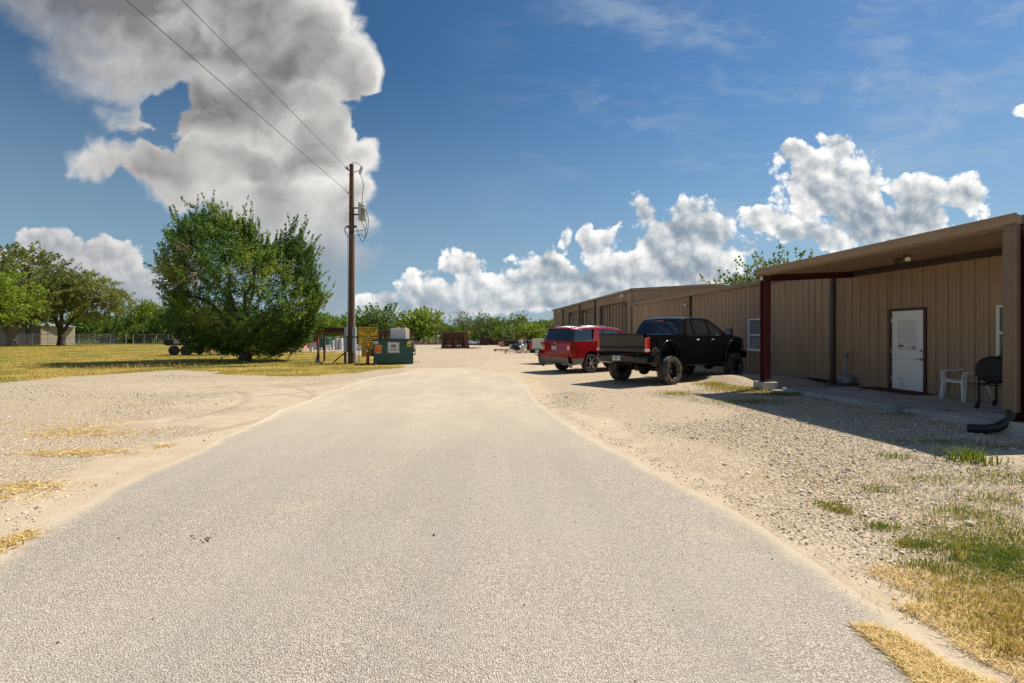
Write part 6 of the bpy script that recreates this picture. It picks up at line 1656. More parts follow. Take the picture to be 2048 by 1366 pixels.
def build_yard():
    wb = mat('bucket_white', (.62, .62, .60), .45, var=.05); blue = mat('blue_plastic', (.03, .09, .25), .5); redp = mat('red_plastic', (.45, .03, .04), .5)
    grn = mat('dark_green_tank', (.012, .09, .065), .5, var=.1); timber = mat('yard_timber', (.30, .20, .12), .9, var=.3, vs=5, stretch=(1, 6, 6))
    timber2 = mat('brown_timber', (.15, .085, .05), .9, var=.3, vs=5)
    pk = mat('faded_pink_plastic', (.55, .22, .22), .6)
    def G(px, py): return gp(px, py)
    # left group behind the rack: drums, tank, buckets
    c = G(650, 700); r = empty('storage_tank', c, 0, 'dark green ribbed tank seen through the rusty rack', 'tank')
    b = MB(); b.rbox(-.55, .5, -.4, .4, .05, 1.35, .12); 
    for z in (.4, .75, 1.1): b.rbox(-.58, .53, -.43, .43, z, z+.07, .12)
    b.build('body', grn, r, smooth=40); b = MB(); b.lathe([(0, 0), (.15, 0), (.15, .08), (0, .08)], 14, 'z', (0, 0, 1.35)); b.build('lid', M_blk, r)
    b = MB(); b.box(-.6, .55, -.45, .45, 0, .05); b.build('pallet', timber2, r)
    for px, lab in ((673.5, 'pale drum, left of the pair beside the utility pole'), (682, 'pale drum, right of the pair beside the utility pole')):
        drum(G(px, 699.5), 1.22, .22, mat('pale_drum', (.55, .55, .56), .45, var=.15, vs=3), lab, group='pale drums left of the utility pole')
    drum(G(665.5, 699.3), 1.0, .14, wb, 'narrow white drum between the green tank and the pale drums')
    for px, py, h, m, lab in ((622.5, 703.5, .42, wb, 'white bucket in the grass between the big tree and the rusty rack'), (651, 703, .36, wb, 'white bucket under the rusty rack left of the leaning box'), (641, 702.5, .38, mat('cream_bucket', (.5, .45, .36), .5), 'cream bucket at the left leg of the rusty rack')):
        bucket(G(px, py), h, m, lab)
    def crate(px, py, w, d, h, m, name, label, cat, rz=0., lid=None):
        r = empty(name, G(px, py), rz, label, cat); b = MB(); b.rbox(-w/2, w/2, -d/2, d/2, 0, h, .03); b.build('body', m, r)
        b = MB(); b.rbox(-w/2-.02, w/2+.02, -d/2-.02, d/2+.02, h+.002, h+.06, .02); b.build('lid', lid or m, r); return r
    crate(631.5, 699, .75, .5, .78, mat('lilac_cooler', (.42, .40, .52), .5), 'cooler_box', 'lilac cooler box with a red lid behind the left leg of the rusty rack', 'cooler', .2, redp)
    crate(655, 701.5, .55, .5, .50, wb, 'storage_box', 'white box tilted under the rusty rack', 'box', .5)
    crate(600, 697.5, 1.2, .8, .36, pk, 'storage_box', 'faded pink box low down at the right skirt of the big tree', 'box')
    crate(623, 696.5, .8, .6, .55, mat('tan_box', (.40, .28, .18), .8), 'storage_box', 'brown box behind the white bucket near the big tree', 'box')
    crate(712, 701, 1.6, 1.0, .55, wb, 'storage_box', 'long low white box seen between the utility pole and the signs', 'box')
    # pile of mixed scrap through the skirts of the tree
    rr = random.Random(8)
    r = empty('lumber_pile', G(575, 704), 0, 'pale lumber lying behind the lower right branches of the big tree', 'lumber')
    for k in range(14): b = MB(); a = Vector((rr.uniform(-1.6, .6), rr.uniform(-.5, .5), .05+.06*(k//4))); b.bar(a, a+Vector((rr.uniform(1, 2), rr.uniform(-.4, .4), 0)), .11, .05); b.build('board', timber, r)
    r = empty('gravel_heap', G(676, 703), 0, 'low strip of white rubble at the feet of the pale drums', 'rubble')
    rng = np.random.default_rng(5); C = np.column_stack([rng.uniform(-1.1, .7, 60), rng.uniform(-.2, .2, 60), rng.uniform(.03, .1, 60)]); o = stones('rubble', C, rng.uniform(.08, .22, 60), mat('white_rubble', (.55, .53, .5), .9), parent=r, kind='stuff')
    # a green tool cupboard further back
    r = empty('red_machine', G(640, 694), 0, 'dark brown machine shape behind the green tank', 'machine'); b = MB(); b.rbox(-.9, .5, -.4, .4, .3, 1.1, .1); b.rbox(-.4, .4, -.3, .3, 1.1, 1.5, .1); b.build('body', mat('dark_rust', (.05, .02, .014), .9), r)
    for x in (-.6, .3): b = MB(); b.lathe([(0, -.1), (.3, -.1), (.3, .1), (0, .1)], 16, 'y', (x, -.45, .3)); b.build('wheel', M_blk, r)

    # low windrow of debris along the back edge
    rng = np.random.default_rng(6); n = 1500; X = rng.uniform(-18, -3, n); C = np.column_stack([X, 78+rng.normal(0, .8, n), np.abs(rng.normal(.15, .2, n))])
    stones('debris_windrow', C, rng.uniform(.1, .5, n), tint_mat('debris', [(0, (.05, .03, .02)), (.5, (.16, .10, .07)), (.85, (.30, .24, .18)), (1, (.6, .58, .55))]), 'low bank of brown debris along the far edge of the gravel yard', 'debris', seed=8)
    n = 900; C = np.column_stack([rng.uniform(-3, 7, n), 76+rng.normal(0, 1.0, n), np.abs(rng.normal(.15, .2, n))])
    stones('debris_windrow', C, rng.uniform(.1, .5, n), MATS['debris'], 'scattered debris in front of the trees at the far right of the yard', 'debris', seed=18)
    # blue-grey tarpaulin heap
    c = G(951, 690); r = empty('covered_boat', c, R(5), 'blue-grey tarpaulin-covered boat shape right of the scaffold frame stack', 'covered boat')
    b = MB(); tp = []
    for i in range(9):
        x = -1.9+3.8*i/8; w_ = .75*(1-((x)/2.3)**4); h = .62+.25*math.sin(i*1.1)*.4 + .1*(i > 5)
        tp.append([(x, -w_, .18+.05*(i % 2)), (x, -w_*.7, h*.8), (x, 0, h+.05*(i % 2)), (x, w_*.7, h*.8), (x, w_, .18)])
    b.add([p for row in tp for p in row], [(i*5+j, i*5+j+1, i*5+6+j, i*5+5+j) for i in range(8) for j in range(4)]); b.build('tarpaulin', mat('blue_grey_tarp', (.10, .15, .20), .6, var=.2, vs=3), r, smooth=50)
    b = MB(); b.box(-2, 2, -.6, .6, .0, .2); b.build('skid', timber2, r)
    b = MB(); b.tube([(.9, 0, .6), (.4, 0, 2.0)], .03, 6); b.build('mast', M_galv, r)
    c = G(941.5, 689); r = empty('round_yellow_marker', (c[0], 76.5, 0), 0, 'small yellow round disc on a stake behind the tarpaulin', 'marker'); b = MB(); b.lathe([(0, 0), (.20, 0), (.20, .05), (0, .05)], 20, 'y', (0, 0, 1.9)); b.build('disc', mat('bright_yellow', (.8, .5, .02), .5), r); b = MB(); b.bar((0, .1, 0), (0, .1, 1.8), .08); b.build('stake', timber2, r)
    # rusty bins
    for px, py, w_, h, lab in ((972.5, 690.5, 2.0, 1.15, 'tall rusty scrap bin, left of the two rusty bins in the yard'), (992, 690.5, 1.9, .75, 'low rusty scrap bin, right of the two rusty bins in the yard')):
        r = empty('scrap_bin', (G(px, py)[0]*1.0, G(px, py)[1], 0), 0, lab, 'bin', 'rusty scrap bins')
        b = MB(); t = .06; b.box(-w_/2, w_/2, 0, t, .05, h); b.box(-w_/2, w_/2, 1.2-t, 1.2, .05, h); b.box(-w_/2, -w_/2+t, t, 1.2-t, .05, h); b.box(w_/2-t, w_/2, t, 1.2-t, .05, h); b.box(-w_/2+t, w_/2-t, t, 1.2-t, .05, .1)
        b.build('body', mat('dark_rust', (.05, .02, .014), .9), r)
        for z in (h*.35, h*.7): b = MB(); b.box(-w_/2-.02, w_/2+.02, -.03, -.002, z, z+.05); b.build('rib', M_rust, r)
        b = MB(); b.bar((-w_/2-.4, .3, 0), (-w_/2-.4, .3, .65), .22); b.build('corner_post', mat('pale_timber', (.42, .34, .24), .9), r)
    # pipe rack
    c = G(1017, 689); r = empty('pipe_rack', (c[0], 79, 0), 0, 'tall tan pipe rack with four levels before the far trees', 'rack'); tn = mat('tan_tube', (.32, .25, .15), .7)
    for x in (-.95, .95): b = MB(); b.bar((x, 0, 0), (x, 0, 2.1), .07); b.build('upright', tn, r)
    for z in (.8, 1.15, 1.5, 1.9): b = MB(); b.tube([(-1.2, 0, z), (1.2, -.1, z+.05)], .045, 6); b.build('pipe', tn, r)
    # rusty machine and heap
    c = G(1020, 694); r = empty('rusty_engine', c, .3, 'clump of rusty machinery behind the black bags', 'machinery'); rr = random.Random(2)
    b = MB(); b.rbox(-.7, .4, -.4, .4, .1, .9, .1); b.lathe([(0, -.15), (.42, -.15), (.42, .15), (0, .15)], 14, 'y', (.6, -.3, .5)); b.build('body', mat('dark_rust', (.05, .02, .014), .9), r)
    for k in range(8): b = MB(); a = Vector((rr.uniform(-1, 1), rr.uniform(-.3, .3), rr.uniform(.2, .8))); b.bar(a, a+Vector((rr.uniform(-.5, .5), 0, rr.uniform(.1, .6))), .07); b.build('lever', M_rust, r)
    crate(1010.5, 693, 1.2, .8, .65, mat('orange_brown_box', (.40, .22, .12), .8), 'storage_box', 'orange-brown crate left of the rusty machinery', 'crate', .1)
    crate(1003, 692, .8, .6, .5, mat('pinkish_sack', (.50, .34, .28), .8), 'storage_box', 'pinkish pale crate right of the rusty bins', 'crate')
    # pallets of timber and black bags
    def pallet(px, py, w_, label, m, n=6):
        r = empty('timber_pallet', G(px, py), 0, label, 'pallet'); rr = random.Random(px)
        for k in range(n): b = MB(); y = -.5+k*.9/n; b.box(-w_/2+rr.uniform(-.15, .1), w_/2+rr.uniform(-.1, .2), y, y+.10, .12, .15); b.build('slat', m, r)
        for x in (-w_/2+.1, 0, w_/2-.1): b = MB(); b.box(x-.06, x+.06, -.5, .45, 0, .118); b.build('bearer', timber2, r)
        return r
    pallet(1012, 702.5, 2.2, 'brown timber frames lying left of the black bags', timber2, 5)
    pallet(1003, 701, 1.5, 'shorter brown timber frame at the far left of the yard goods', timber2, 3)
    pallet(1040, 706, 2.7, 'pale long pallet in front of the black bags', timber, 6)
    pallet(1052, 705, 1.8, 'pale pallet under the white bucket beside the white pickup', timber, 5)
    rng = random.Random(4)
    for k, (px, py, s, lab) in enumerate(((1031, 699.5, .50, 'black rubbish bag, left end of the bag heap'), (1035.5, 700.5, .45, 'black rubbish bag in the middle front of the bag heap'), (1040, 699, .55, 'largest black rubbish bag, at the right end of the bag heap'), (1035, 698, .55, 'black rubbish bag at the back of the bag heap'))):
        o = MB(); pr = []
        seed = rng.random()*9; vs = []; nn = 12
        for i in range(8):
            th = math.pi*i/7
            for j in range(nn):
                ph = 2*math.pi*j/nn; rr_ = s*(1+.16*math.sin(3*ph+seed+i)+.1*math.sin(7*ph+i*2)); vs.append((rr_*math.sin(th)*math.cos(ph), rr_*math.sin(th)*math.sin(ph), s*.62*(1-math.cos(th))))
        r = empty('rubbish_bag', G(px, py), 0, lab, 'rubbish bag', 'black rubbish bags in the yard')
        o.add(vs, [(i*nn+j, i*nn+(j+1) % nn, (i+1)*nn+(j+1) % nn, (i+1)*nn+j) for i in range(7) for j in range(nn)]); o.build('bag', mat('black_plastic_bag', (.012, .012, .016), .25), r, smooth=70)
        b = MB(); b.tube([(0, 0, s*1.2), (.03, 0, s*1.32), (.08, 0, s*1.4)], [.04, .03, .07], 8); b.build('knot', MATS['black_plastic_bag'], r)
    for px, py, h, lab in ((1022.5, 698.5, .5, 'white bucket just left of the black bags'), (1045.5, 704, .62, 'large white bucket on the pale pallet nearest the white pickup'), (1048, 697, .5, 'white bucket behind the right end of the black bags'), (1053.5, 698, .62, 'white bucket in front of the blue drum')):
        bucket(G(px, py), h, wb, lab, 'white buckets among the yard goods')
    drum(G(1042, 694.5), .95, .2, wb, 'slim white drum standing behind the black bags'); drum(G(1056, 696), .95, .32, blue, 'blue drum left of the white pickup')
    crate(1049, 693, 1.3, .8, .55, mat('dark_blue_box', (.03, .05, .10), .6), 'storage_box', 'dark blue chest behind the white buckets', 'chest')
    crate(1059.5, 700, .5, .8, .75, redp, 'storage_box', 'red chest at the left corner of the white pickup', 'chest')
    r = empty('brush_pile', G(1046, 690), 0, 'tan heap of dry brush behind the yard goods', 'brush pile'); rng = np.random.default_rng(3); n = 500
    C = rng.normal(0, (.55, .4, .2), (n, 3)); C[:, 2] = np.abs(C[:, 2])+.75-.5*np.abs(C[:, 0]); o = blades('twigs', C, rng.uniform(.1, .35, n), np.full(n, .03), np.full(n, 1.), tint_mat('tan_twigs', [(0, (.16, .10, .05)), (1, (.45, .33, .18))]), rng.uniform(0, 1, n), seed=4); o.parent = r
    # elevated livestock-type rack trailer behind the white pickup
    Y = 46; c = at(1078, 0, Y); r = empty('pipe_trailer', (c.x, Y, 0), R(-6), 'dark raised rack loaded with long pipes behind the white pickup', 'rack'); dk = mat('dark_trailer_steel', (.018, .014, .012), .7)
    for x in np.linspace(-1.1, 1.6, 8): b = MB(); b.bar((x, 0, .9), (x, 0, 1.85), .05); b.build('stake', dk, r)
    for x in (-1.1, .2, 1.6):
        for y in (0, 1.6): b = MB(); b.bar((x, y, 0), (x, y, .9), .09); b.build('leg', dk, r)
    b = MB(); b.box(-1.3, 1.8, -.1, 1.7, .86, 1.0); b.build('deck', dk, r)
    for k in range(7): b = MB(); b.tube([(-1.5+.1*(k % 3), .1+k*.22, 1.88+.04*(k % 2)), (1.9, .1+k*.22, 1.95)], .05, 6); b.build('pipe', M_rust if k % 2 else mat('tan_tube', (.32, .25, .15), .7), r)
build_pole(); build_signs(); build_dumpster(); build_rusty_table(); build_fence_shed(); build_trailer(); build_yard()

# ------------------------------------------------------------------ trees
def leafmat(name, a, b_, c, rough=.5, trans=.35, spec=.4): return tint_mat(name, [(0, a), (.55, b_), (1, c)], rough, trans, spec)
def leaves(C, D, per, L, Rr, size, rng, aspect=.45, droop=0., tbase=None):
    """sprays of leaves: C starts (n,3), D directions (n,3), L spray length, Rr spray radius, leaf size"""
    n = len(C); m = n*per
    t = rng.uniform(0, 1, (n, per))**.8; Lr = L*rng.uniform(.6, 1.3, (n, 1))
    off = rng.normal(0, 1, (n, per, 3)); off /= np.linalg.norm(off, axis=2, keepdims=True)+1e-6
    off *= (rng.uniform(0, 1, (n, per, 1))**.5)*(Rr*(1-.65*t))[..., None]
    P = C[:, None]+D[:, None]*(Lr*t)[..., None]+off; P[..., 2] -= droop*(t**2)*L
    P = P.reshape(-1, 3)
    a = rng.normal(0, 1, (m, 3)) + np.repeat(D, per, 0)*.9; a /= np.linalg.norm(a, axis=1, keepdims=True)
    b = rng.normal(0, 1, (m, 3)); b -= (b*a).sum(1, keepdims=True)*a; b /= np.linalg.norm(b, axis=1, keepdims=True)
    s = (size*rng.uniform(.6, 1.35, m))[:, None]
    V = np.stack([P-a*s*.5, P+b*s*aspect*.5, P+a*s*.5, P-b*s*aspect*.5], 1).reshape(-1, 3)
    Fs = np.arange(m*4).reshape(-1, 4)
    tb = rng.uniform(0, 1, n) if tbase is None else tbase
    ti = np.clip(np.repeat(tb, per)*.6 + rng.uniform(0, .4, m), 0, 1)
    return V, Fs, np.repeat(ti, 4)
def limb_mesh(mb, a, b, r0, r1, rng, n=5, wob=.12):
    a = Vector(a); b = Vector(b); L = (b-a).length; pts = []
    for k in range(n+1):
        t = k/n; p = a.lerp(b, t); w = wob*L*math.sin(math.pi*t)
        pts.append(p+Vector((rng.uniform(-1, 1), rng.uniform(-1, 1), rng.uniform(0, 1)))*w*.5)
    mb.tube(pts, r0, 7, r1=r1); return pts
M_bark = mat('bark', (.075, .055, .04), .95, var=.3, vs=3, stretch=(4, 4, 1), bump=.5, bs=20)
M_bark2 = mat('grey_bark', (.16, .13, .10), .95, var=.3, vs=3)

def build_main_tree():
    Y0 = 29.6; bx = (490-1024)/F*Y0
    root = empty('leafy_tree', (bx, Y0, 0), 0, 'big dense dark green tree with a bare dead branch, between the field and the pole', 'tree')
    out = [(415,416),(432,436),(455,422),(468,436),(500,430),(504,446),(502,468),(514,480),(529,468),(546,484),(562,480),(585,470),(610,474),(626,492),(628,520),(630,548),(640,560),(640,580),(655,602),(638,622),(644,650),(622,664),(616,690),(600,700),(560,716),(520,718),(470,714),(420,702),(372,698),(350,670),(346,640),(352,612),(345,590),(350,562),(330,548),(348,520),(362,500),(352,476),(345,460),(362,446),(382,440),(398,424)]
    P2 = np.array([((x-490)/F*Y0, CAMZ+(669-y)/F*Y0) for x, y in out]); P2[:, 1] = np.maximum(P2[:, 1], .25)
    rng = np.random.default_rng(21)
    Q = scatter(P2, 4000, rng); sd = poly_sd(Q, P2)
    Q = Q[(rng.uniform(0, 1, len(Q)) < np.clip(1.05-sd*.27, .30, 1))]; sd = poly_sd(Q, P2); n = len(Q)
    cx = .15; zc = 4.2
    # thickness of the crown at this place of its silhouette
    th = np.clip(sd*2.4, .2, 4.3)*np.clip(.55+Q[:, 1]*.09, .5, 1.0)
    u = rng.uniform(-1, 1, n); dep = np.sign(u)*np.abs(u)**.42*th
    C = np.column_stack([Q[:, 0], dep, Q[:, 1]])
    D = C-np.array([cx, 0, zc*.55]); D[:, 2] += 1.2; D /= np.linalg.norm(D, axis=1, keepdims=True)
    D = D+rng.normal(0, .35, D.shape); D /= np.linalg.norm(D, axis=1, keepdims=True)
    C = C-D*.45
    tb = np.clip(.33+.30*np.sin(C[:, 0]*1.2+C[:, 2])+.28*np.sin(C[:, 2]*2.3-C[:, 1])+rng.normal(0, .22, n), 0, 1)
    oo = sd < .75
    V1, F1, t1 = leaves(C[~oo], D[~oo], 40, .8, .32, .15, rng, tbase=tb[~oo])
    Do = D[oo]*np.array([1.1, 1, 1.0])+np.array([0, 0, .25]); Do /= np.linalg.norm(Do, axis=1, keepdims=True)
    V2, F2, t2 = leaves(C[oo]-Do*.55, Do, 46, 1.0, .21, .14, rng, tbase=tb[oo])
    # long leaders that break the outline
    top = oo & (C[:, 2] > 2.2) & (rng.uniform(0, 1, n) < .17)
    Dl = D[top]*np.array([1, 1, 1.]) + np.array([0, 0, .55]); Dl /= np.linalg.norm(Dl, axis=1, keepdims=True)
    V3, F3, t3 = leaves(C[top], Dl, 58, 1.55, .17, .14, rng, tbase=np.clip(tb[top]+.15, 0, 1))
    V = np.concatenate([V1, V2, V3]); Fs = np.concatenate([F1, F2+len(V1), F3+len(V1)+len(V2)]); ti = np.concatenate([t1, t2, t3])
    V[:, 2] = np.maximum(V[:, 2], .03)
    lm = leafmat('oak_leaves', (.026, .072, .012), (.085, .17, .022), (.34, .37, .045), .50, .40, .35)
    np_obj('crown', V, Fs, lm, root, {'tint': ti})
    mb = MB(); rr = random.Random(2)
    mb.tube([(0, 0, -.1), (.03, 0, .5), (-.05, 0, 1.1)], [.42, .30, .27], 12)
    tips = [C[i] for i in rng.choice(n, 46, replace=False)]
    hubs = [(-1.6, -.6, 3.4), (1.5, .4, 3.2), (.1, .8, 4.6), (-.6, -1.2, 4.2), (1.9, -.8, 2.4), (-2.2, .6, 2.4), (.8, -.4, 5.8), (-1.2, 0, 6.2)]
    for h in hubs: limb_mesh(mb, (-.05, 0, 1.0), h, .15, .07, rr)
    for t_ in tips:
        h = min(hubs, key=lambda q: (Vector(q)-Vector(t_)).length); limb_mesh(mb, h, t_, .055, .015, rr)
    mb.build('trunk', M_bark, root, smooth=60)
    # dead pale branch on the near side
    mb = MB(); rr = random.Random(5)
    def twig(p, d, L, r, lev):
        q = p+d*L; mid = p.lerp(q, .5)+Vector((rr.uniform(-.1, .1), rr.uniform(-.1, .1), rr.uniform(-.1, .1)))*L
        mb.tube([p, mid, q], r, 5, r1=r*.55)
        if lev == 0: return
        for k in range(3 if lev > 1 else 2):
            dd = (d+Vector((rr.uniform(-.8, .8), rr.uniform(-.5, .3), rr.uniform(-.7, .6)))).normalized(); twig(q if k else mid, dd, L*rr.uniform(.62, .85), r*.55, lev-1)
    base = Vector(((462-490)/F*Y0, -2.6, CAMZ+(669-548)/F*Y0))
    for d in ((-1, -.45, -.05), (-.5, -.6, -.6), (-.2, -.7, .55), (-.75, -.6, .35), (.15, -.8, -.4), (-.1, -.6, -.9)): twig(base, Vector(d).normalized(), .85, .035, 3)
    limb_mesh(mb, hubs[3], tuple(base), .07, .04, rr)
    mb.build('dead_branch', mat('dead_wood', (.36, .27, .19), .9, var=.15), root)

def crown_tree(name, seed, W, H, clear, lobes, nsp, per, leaf, lm, bark, open_=0., flat=1., name_tr='trunk', Ls=.8, Rs=.5):
    """prototype tree at the origin: W wide, H tall, foliage from height clear up"""
    root = empty(name, (0, 0, 0)); rng = np.random.default_rng(seed); rr = random.Random(seed)
    Cs = []; L = []
    for k in range(lobes):
        a = 2*math.pi*k/lobes+rng.uniform(-.5, .5); rad = W*.30*rng.uniform(.3, 1.1); z = clear+(H-clear)*rng.uniform(.25, .8)
        r = min(W*.28, (H-clear)*.42)*rng.uniform(.7, 1.15); z = min(z, H-r*.9*flat); L.append((rad*math.cos(a), rad*math.sin(a), z, r))
    L.append((0, 0, clear+(H-clear)*.58, (H-clear)*.40))
    tot = sum(l[3]**2 for l in L)
    for (x, y, z, r) in L:
        k = int(nsp*r*r/tot); d = rng.normal(0, 1, (k, 3)); d /= np.linalg.norm(d, axis=1, keepdims=True)
        rad = r*rng.uniform(.45, 1.0, (k, 1))**.6*(1+.18*np.sin(d[:, :1]*6+seed)*np.cos(d[:, 2:3]*5))
        c = np.array([x, y, z])+d*rad*np.array([1.1, 1.1, flat]); c[:, 2] = np.maximum(c[:, 2], clear*.7+.2)
        Cs.append(np.column_stack([c, d]))
    A = np.concatenate(Cs)
    if open_: A = A[(np.sin(A[:, 0]*2.1+seed)+np.sin(A[:, 1]*1.9)+np.sin(A[:, 2]*2.7)+rng.normal(0, .5, len(A))) > open_*2-2]
    D = A[:, 3:]+np.array([0, 0, .5])+rng.normal(0, .3, (len(A), 3)); D /= np.linalg.norm(D, axis=1, keepdims=True)
    V, Fs, ti = leaves(A[:, :3], D, per, Ls, Rs, leaf, rng, aspect=.7)
    np_obj('crown', V, Fs, lm, root, {'tint': ti})
    mb = MB(); tr = .035*H; fork = max(.6, clear*.8)
    mb.tube([(0, 0, -.2), (.05, 0, fork*.5), (0, 0, fork)], [tr*1.3, tr, tr*.85], 9)
    for (x, y, z, r) in L:
        p = limb_mesh(mb, (0, 0, fork), (x, y, z), tr*.6, tr*.2, rr)
        for _ in range(5):
            q = A[rr.randrange(len(A))][:3]
            if (Vector(q)-Vector((x, y, z))).length < r*1.6: limb_mesh(mb, (x, y, z), q, tr*.2, tr*.06, rr, 3)
    mb.build(name_tr, bark, root, smooth=60)
    return root

def build_trees():
    build_main_tree()
    bright = leafmat('bright_leaves', (.08, .16, .013), (.17, .27, .02), (.34, .38, .035), .5, .4)
    mid = leafmat('green_leaves', (.05, .105, .015), (.11, .19, .022), (.21, .26, .03), .5, .35)
    dull = leafmat('dull_leaves', (.08, .11, .03), (.16, .19, .045), (.26, .26, .07), .6, .3)
    protos = {
     'round': ('broadleaf_tree', crown_tree('broadleaf_tree', 31, 10, 6.6, .5, 8, 560, 15, .36, bright, M_bark, 0, .95)),
     'dark': ('broadleaf_tree', crown_tree('broadleaf_tree', 32, 10, 7.0, .6, 7, 560, 14, .34, mid, M_bark, .1, 1.0)),
     'airy': ('slender_tree', crown_tree('slender_tree', 33, 8, 7.2, 1.6, 7, 330, 11, .26, dull, M_bark2, .45, 1.1)),
     'shrub': ('broadleaf_tree', crown_tree('broadleaf_tree', 34, 9, 4.6, .1, 7, 420, 14, .34, mid, M_bark, 0, .8)),
     'spiky': ('willow_tree', crown_tree('willow_tree', 35, 7, 8, .8, 6, 420, 14, .30, mid, M_bark, .1, 1.2, Ls=1.6, Rs=.32)),
    }
    used = {k: 0 for k in protos}
    # (px centre, distance, top y in the photo, width in px, kind, label)
    rows = [
     (655, 92, 631, 62, 'round', 'bright rounded tree just right of the big tree, above the rusty rack'),
     (700, 96, 634, 60, 'dark', 'green tree directly behind the foot of the utility pole'),
     (757, 88, 613, 84, 'spiky', 'tall spiky dark tree behind the yellow sign and dumpster'),
     (715, 84, 640, 50, 'shrub', 'low shrubby tree left of the spiky tree behind the sign'),
     (838, 84, 620, 92, 'round', 'broad bright green tree right behind the dumpster'),
     (872, 90, 627, 44, 'airy', 'thin airy tree on the right shoulder of the broad bright tree'),
     (802, 80, 655, 60, 'shrub', 'low bushes at the foot of the broad bright tree'),
     (905, 82, 652, 60, 'shrub', 'low bushes behind the scaffold frame stack'),
     (926, 90, 624, 50, 'airy', 'airy grey-green tree above the scaffold frame stack'),
     (965, 88, 626, 56, 'airy', 'airy tree between the frame stack and the rusty bins'),
     (950, 92, 640, 64, 'dark', 'dark green tree filling the gap behind the tarpaulin boat'),
     (1000, 86, 632, 70, 'dark', 'full green tree behind the two rusty bins'),
     (1036, 88, 628, 56, 'airy', 'tree with one upright shoot above the black bags'),
     (1020, 82, 655, 66, 'shrub', 'low bushes behind the pipe rack'),
     (1062, 84, 648, 60, 'round', 'bright yellow-green tree behind the raised pipe rack'),
     (1092, 105, 641, 64, 'dark', 'dark tree beside the far corner of the metal workshop'),
     (1140, 110, 640, 80, 'dark', 'tree mostly hidden behind the far end of the metal workshop'),
     (262, 98, 602, 66, 'dark', 'rounded dark tree just right of the spreading tree'),
     (300, 94, 606, 60, 'round', 'bright rounded tree left of the big tree, behind the mesh fence'),
     (338, 92, 600, 60, 'dark', 'dark tree touching the left side of the big tree'),
     (232, 92, 640, 60, 'shrub', 'low dark bushes behind the chain-link fence post'),
     (280, 90, 650, 60, 'shrub', 'low bushes right behind the mesh fence'),
     (200, 96, 620, 70, 'dark', 'dark tree behind the right side of the spreading tree'),
     (150, 95, 630, 60, 'shrub', 'low bushes behind the cream shed roof'),
     (60, 96, 600, 90, 'dark', 'dark tree behind the cream shed'),
     (5, 92, 560, 100, 'dark', 'dark tree behind the cream outbuilding'),
     (400, 94, 610, 80, 'dark', 'tree wholly behind the left half of the big tree'), (470, 96, 612, 80, 'round', 'tree wholly behind the middle of the big tree'), (540, 94, 615, 80, 'dark', 'tree wholly behind the right half of the big tree'), (605, 94, 622, 70, 'shrub', 'low tree behind the right edge of the big tree'),
    ]
    rr = random.Random(9)
    dims = {'round': (10, 6.6), 'dark': (10, 7.0), 'airy': (8, 7.2), 'shrub': (9, 4.6), 'spiky': (7, 8)}
    for px, Y, top, w, kind, lab in rows:
        nm, proto = protos[kind]
        o = proto if used[kind] == 0 else copy_tree(proto); used[kind] += 1
        Wm = w/F*Y*1.12; Hm = CAMZ+(669-top)/F*Y; W0, H0 = dims[kind]
        o.location = ((px-1024)/F*Y, Y, 0); o.rotation_euler.z = rr.uniform(0, 6.28); o.scale = (Wm/W0, Wm/W0, Hm/H0*.97)
        tag(o, lab, 'tree', 'trees along the far edge of the yard' if px > 600 else 'trees behind the field fence')
    # spreading tree over the shed
    mq = leafmat('mesquite_leaves', (.10, .13, .025), (.20, .23, .045), (.30, .30, .07), .6, .35)
    Y = 72; root = empty('spreading_tree', ((122-1024)/F*Y, Y, 0), 0, 'wide spreading fine-leaved tree with a dark forked trunk before the cream shed', 'tree')
    rng = np.random.default_rng(41); rr = random.Random(41)
    lob = [(-4.6,0,6.2,2.6),(-2.2,.5,8.8,2.3),(.2,-.6,9.6,2.2),(3.0,.4,9.6,2.3),(5.6,0,8.4,2.3),(8.2,.3,7.0,1.9),(3.0,-1.5,7.4,2.2),(-1.2,1.5,7.2,2.2),(6.2,1,6.2,1.8),(-5.8,.5,4.6,1.6),(.6,1.2,6.4,2.0),(-3.4,-1.4,4.4,1.5),(4.8,-1,5.0,1.5),(-6.6,0,7.2,1.6)]
    A = []
    for (x, y, z, r) in lob:
        k = int(90*r*r/4); d = rng.normal(0, 1, (k, 3)); d /= np.linalg.norm(d, axis=1, keepdims=True); A.append(np.column_stack([np.array([x, y, z])+d*r*rng.uniform(.2, 1, (k, 1))*np.array([1.15, 1.1, .62]), d]))
    A = np.concatenate(A); D = A[:, 3:]+np.array([0, 0, -.1]); D /= np.linalg.norm(D, axis=1, keepdims=True)
    V, Fs, ti = leaves(A[:, :3], D, 36, 1.1, .5, .24, rng, aspect=.5, droop=.3); np_obj('crown', V, Fs, mq, root, {'tint': ti})
    mb = MB(); mb.tube([(0, 0, -.1), (.1, 0, 1.2), (.0, 0, 2.3)], [.55, .45, .42], 10)
    limb_mesh(mb, (0, 0, 2.0), (-1.4, 0, 4.6), .32, .2, rr); limb_mesh(mb, (0, 0, 2.2), (.2, 0, 5.6), .28, .18, rr); limb_mesh(mb, (.1, 0, 2.0), (2.4, 0, 4.4), .26, .18, rr); limb_mesh(mb, (2.4, 0, 4.4), (5.0, 0, 6.6), .18, .1, rr)
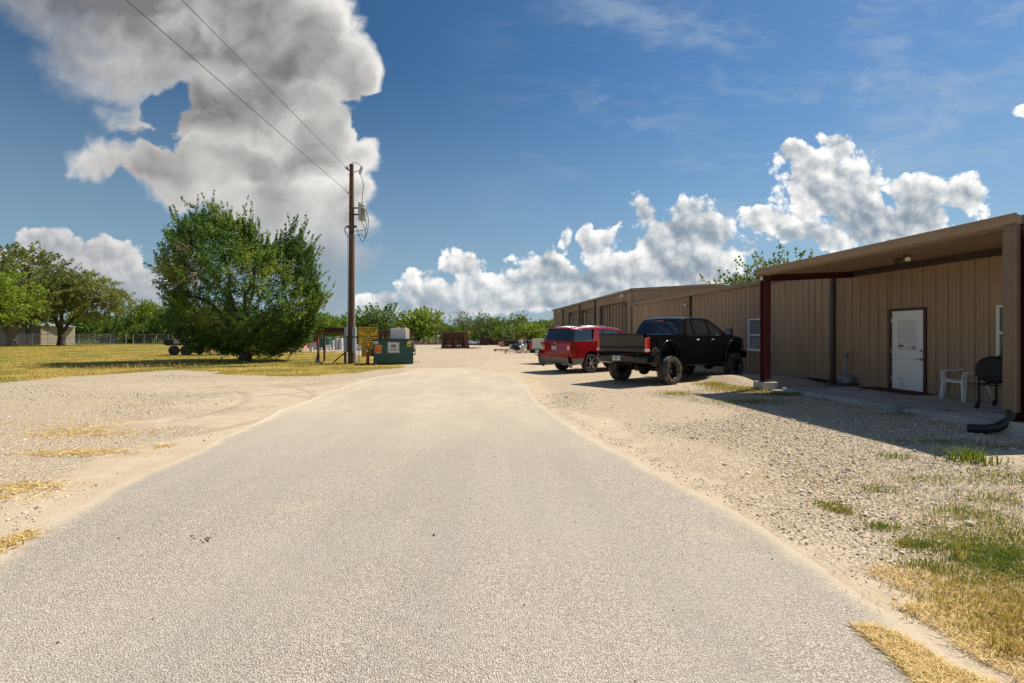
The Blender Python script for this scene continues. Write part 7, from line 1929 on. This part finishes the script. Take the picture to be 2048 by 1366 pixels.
    for (x, y, z, r) in lob:
        src = min([(-1.4, 0, 4.6), (.2, 0, 5.6), (2.4, 0, 4.4), (5.0, 0, 6.6)], key=lambda q: (Vector(q)-Vector((x, y, z))).length); limb_mesh(mb, src, (x, y, z), .13, .05, rr)
        for _ in range(5): q = A[rr.randrange(len(A))][:3]; 
        for i in rng.choice(len(A), 6):
            if (Vector(A[i][:3])-Vector((x, y, z))).length < r*1.5: limb_mesh(mb, (x, y, z), A[i][:3], .05, .015, rr, 3)
    mb.build('trunk', M_bark, root, smooth=60)
    # left-edge trees
    o = crown_tree('broadleaf_tree', 51, 14, 14, 1.5, 10, 1300, 20, .30, dull, M_bark2, .25, 1.0); Y = 66; o.location = ((22-1024)/F*Y, Y, 0); o.scale = (.98, .98, .98); tag(o, 'tall dusky grey-green tree rising at the left edge behind the bright tree', 'tree')
    o = crown_tree('broadleaf_tree', 52, 9, 8.6, 1.0, 8, 750, 16, .24, bright, M_bark, 0, 1.0); Y = 52; o.location = ((-38-1024)/F*Y, Y, 0); tag(o, 'bright yellow-green tree at the very left edge of the field', 'tree')
    # tree behind the low building
    o = crown_tree('broadleaf_tree', 53, 8.2, 7.6, 2.0, 8, 620, 20, .20, leafmat('roof_tree_leaves', (.05, .09, .012), (.11, .16, .02), (.22, .24, .04), .5, .4), M_bark, 0, 1.05, Ls=1.1, Rs=.3); Y = 39; o.location = ((1522-1024)/F*Y, Y, 0); tag(o, 'light green tree showing above the roof of the low office building', 'tree')
build_trees()
def build_far_wood():
    rng = np.random.default_rng(77); n = 5200
    X = rng.uniform(-300, 60, n); Y = 128+rng.uniform(0, 14, n)+.00035*(X+100)**2
    H = 4.6+1.1*np.sin(X*.11)+.9*np.sin(X*.29+2)+.6*np.sin(X*.8)
    C = np.column_stack([X, Y, H*rng.uniform(.05, 1, n)**.7]); D = rng.normal(0, 1, (n, 3)); D[:, 2] = np.abs(D[:, 2]); D /= np.linalg.norm(D, axis=1, keepdims=True)
    V, Fs, ti = leaves(C, D, 12, 1.3, 1.0, .75, rng, aspect=.8); V[:, 2] = np.maximum(V[:, 2], 0)
    tag(np_obj('far_wood', V, Fs, MATS['green_leaves'], None, {'tint': ti}), 'far-off low belt of woodland along the horizon', 'wood', kind='stuff')
build_far_wood()
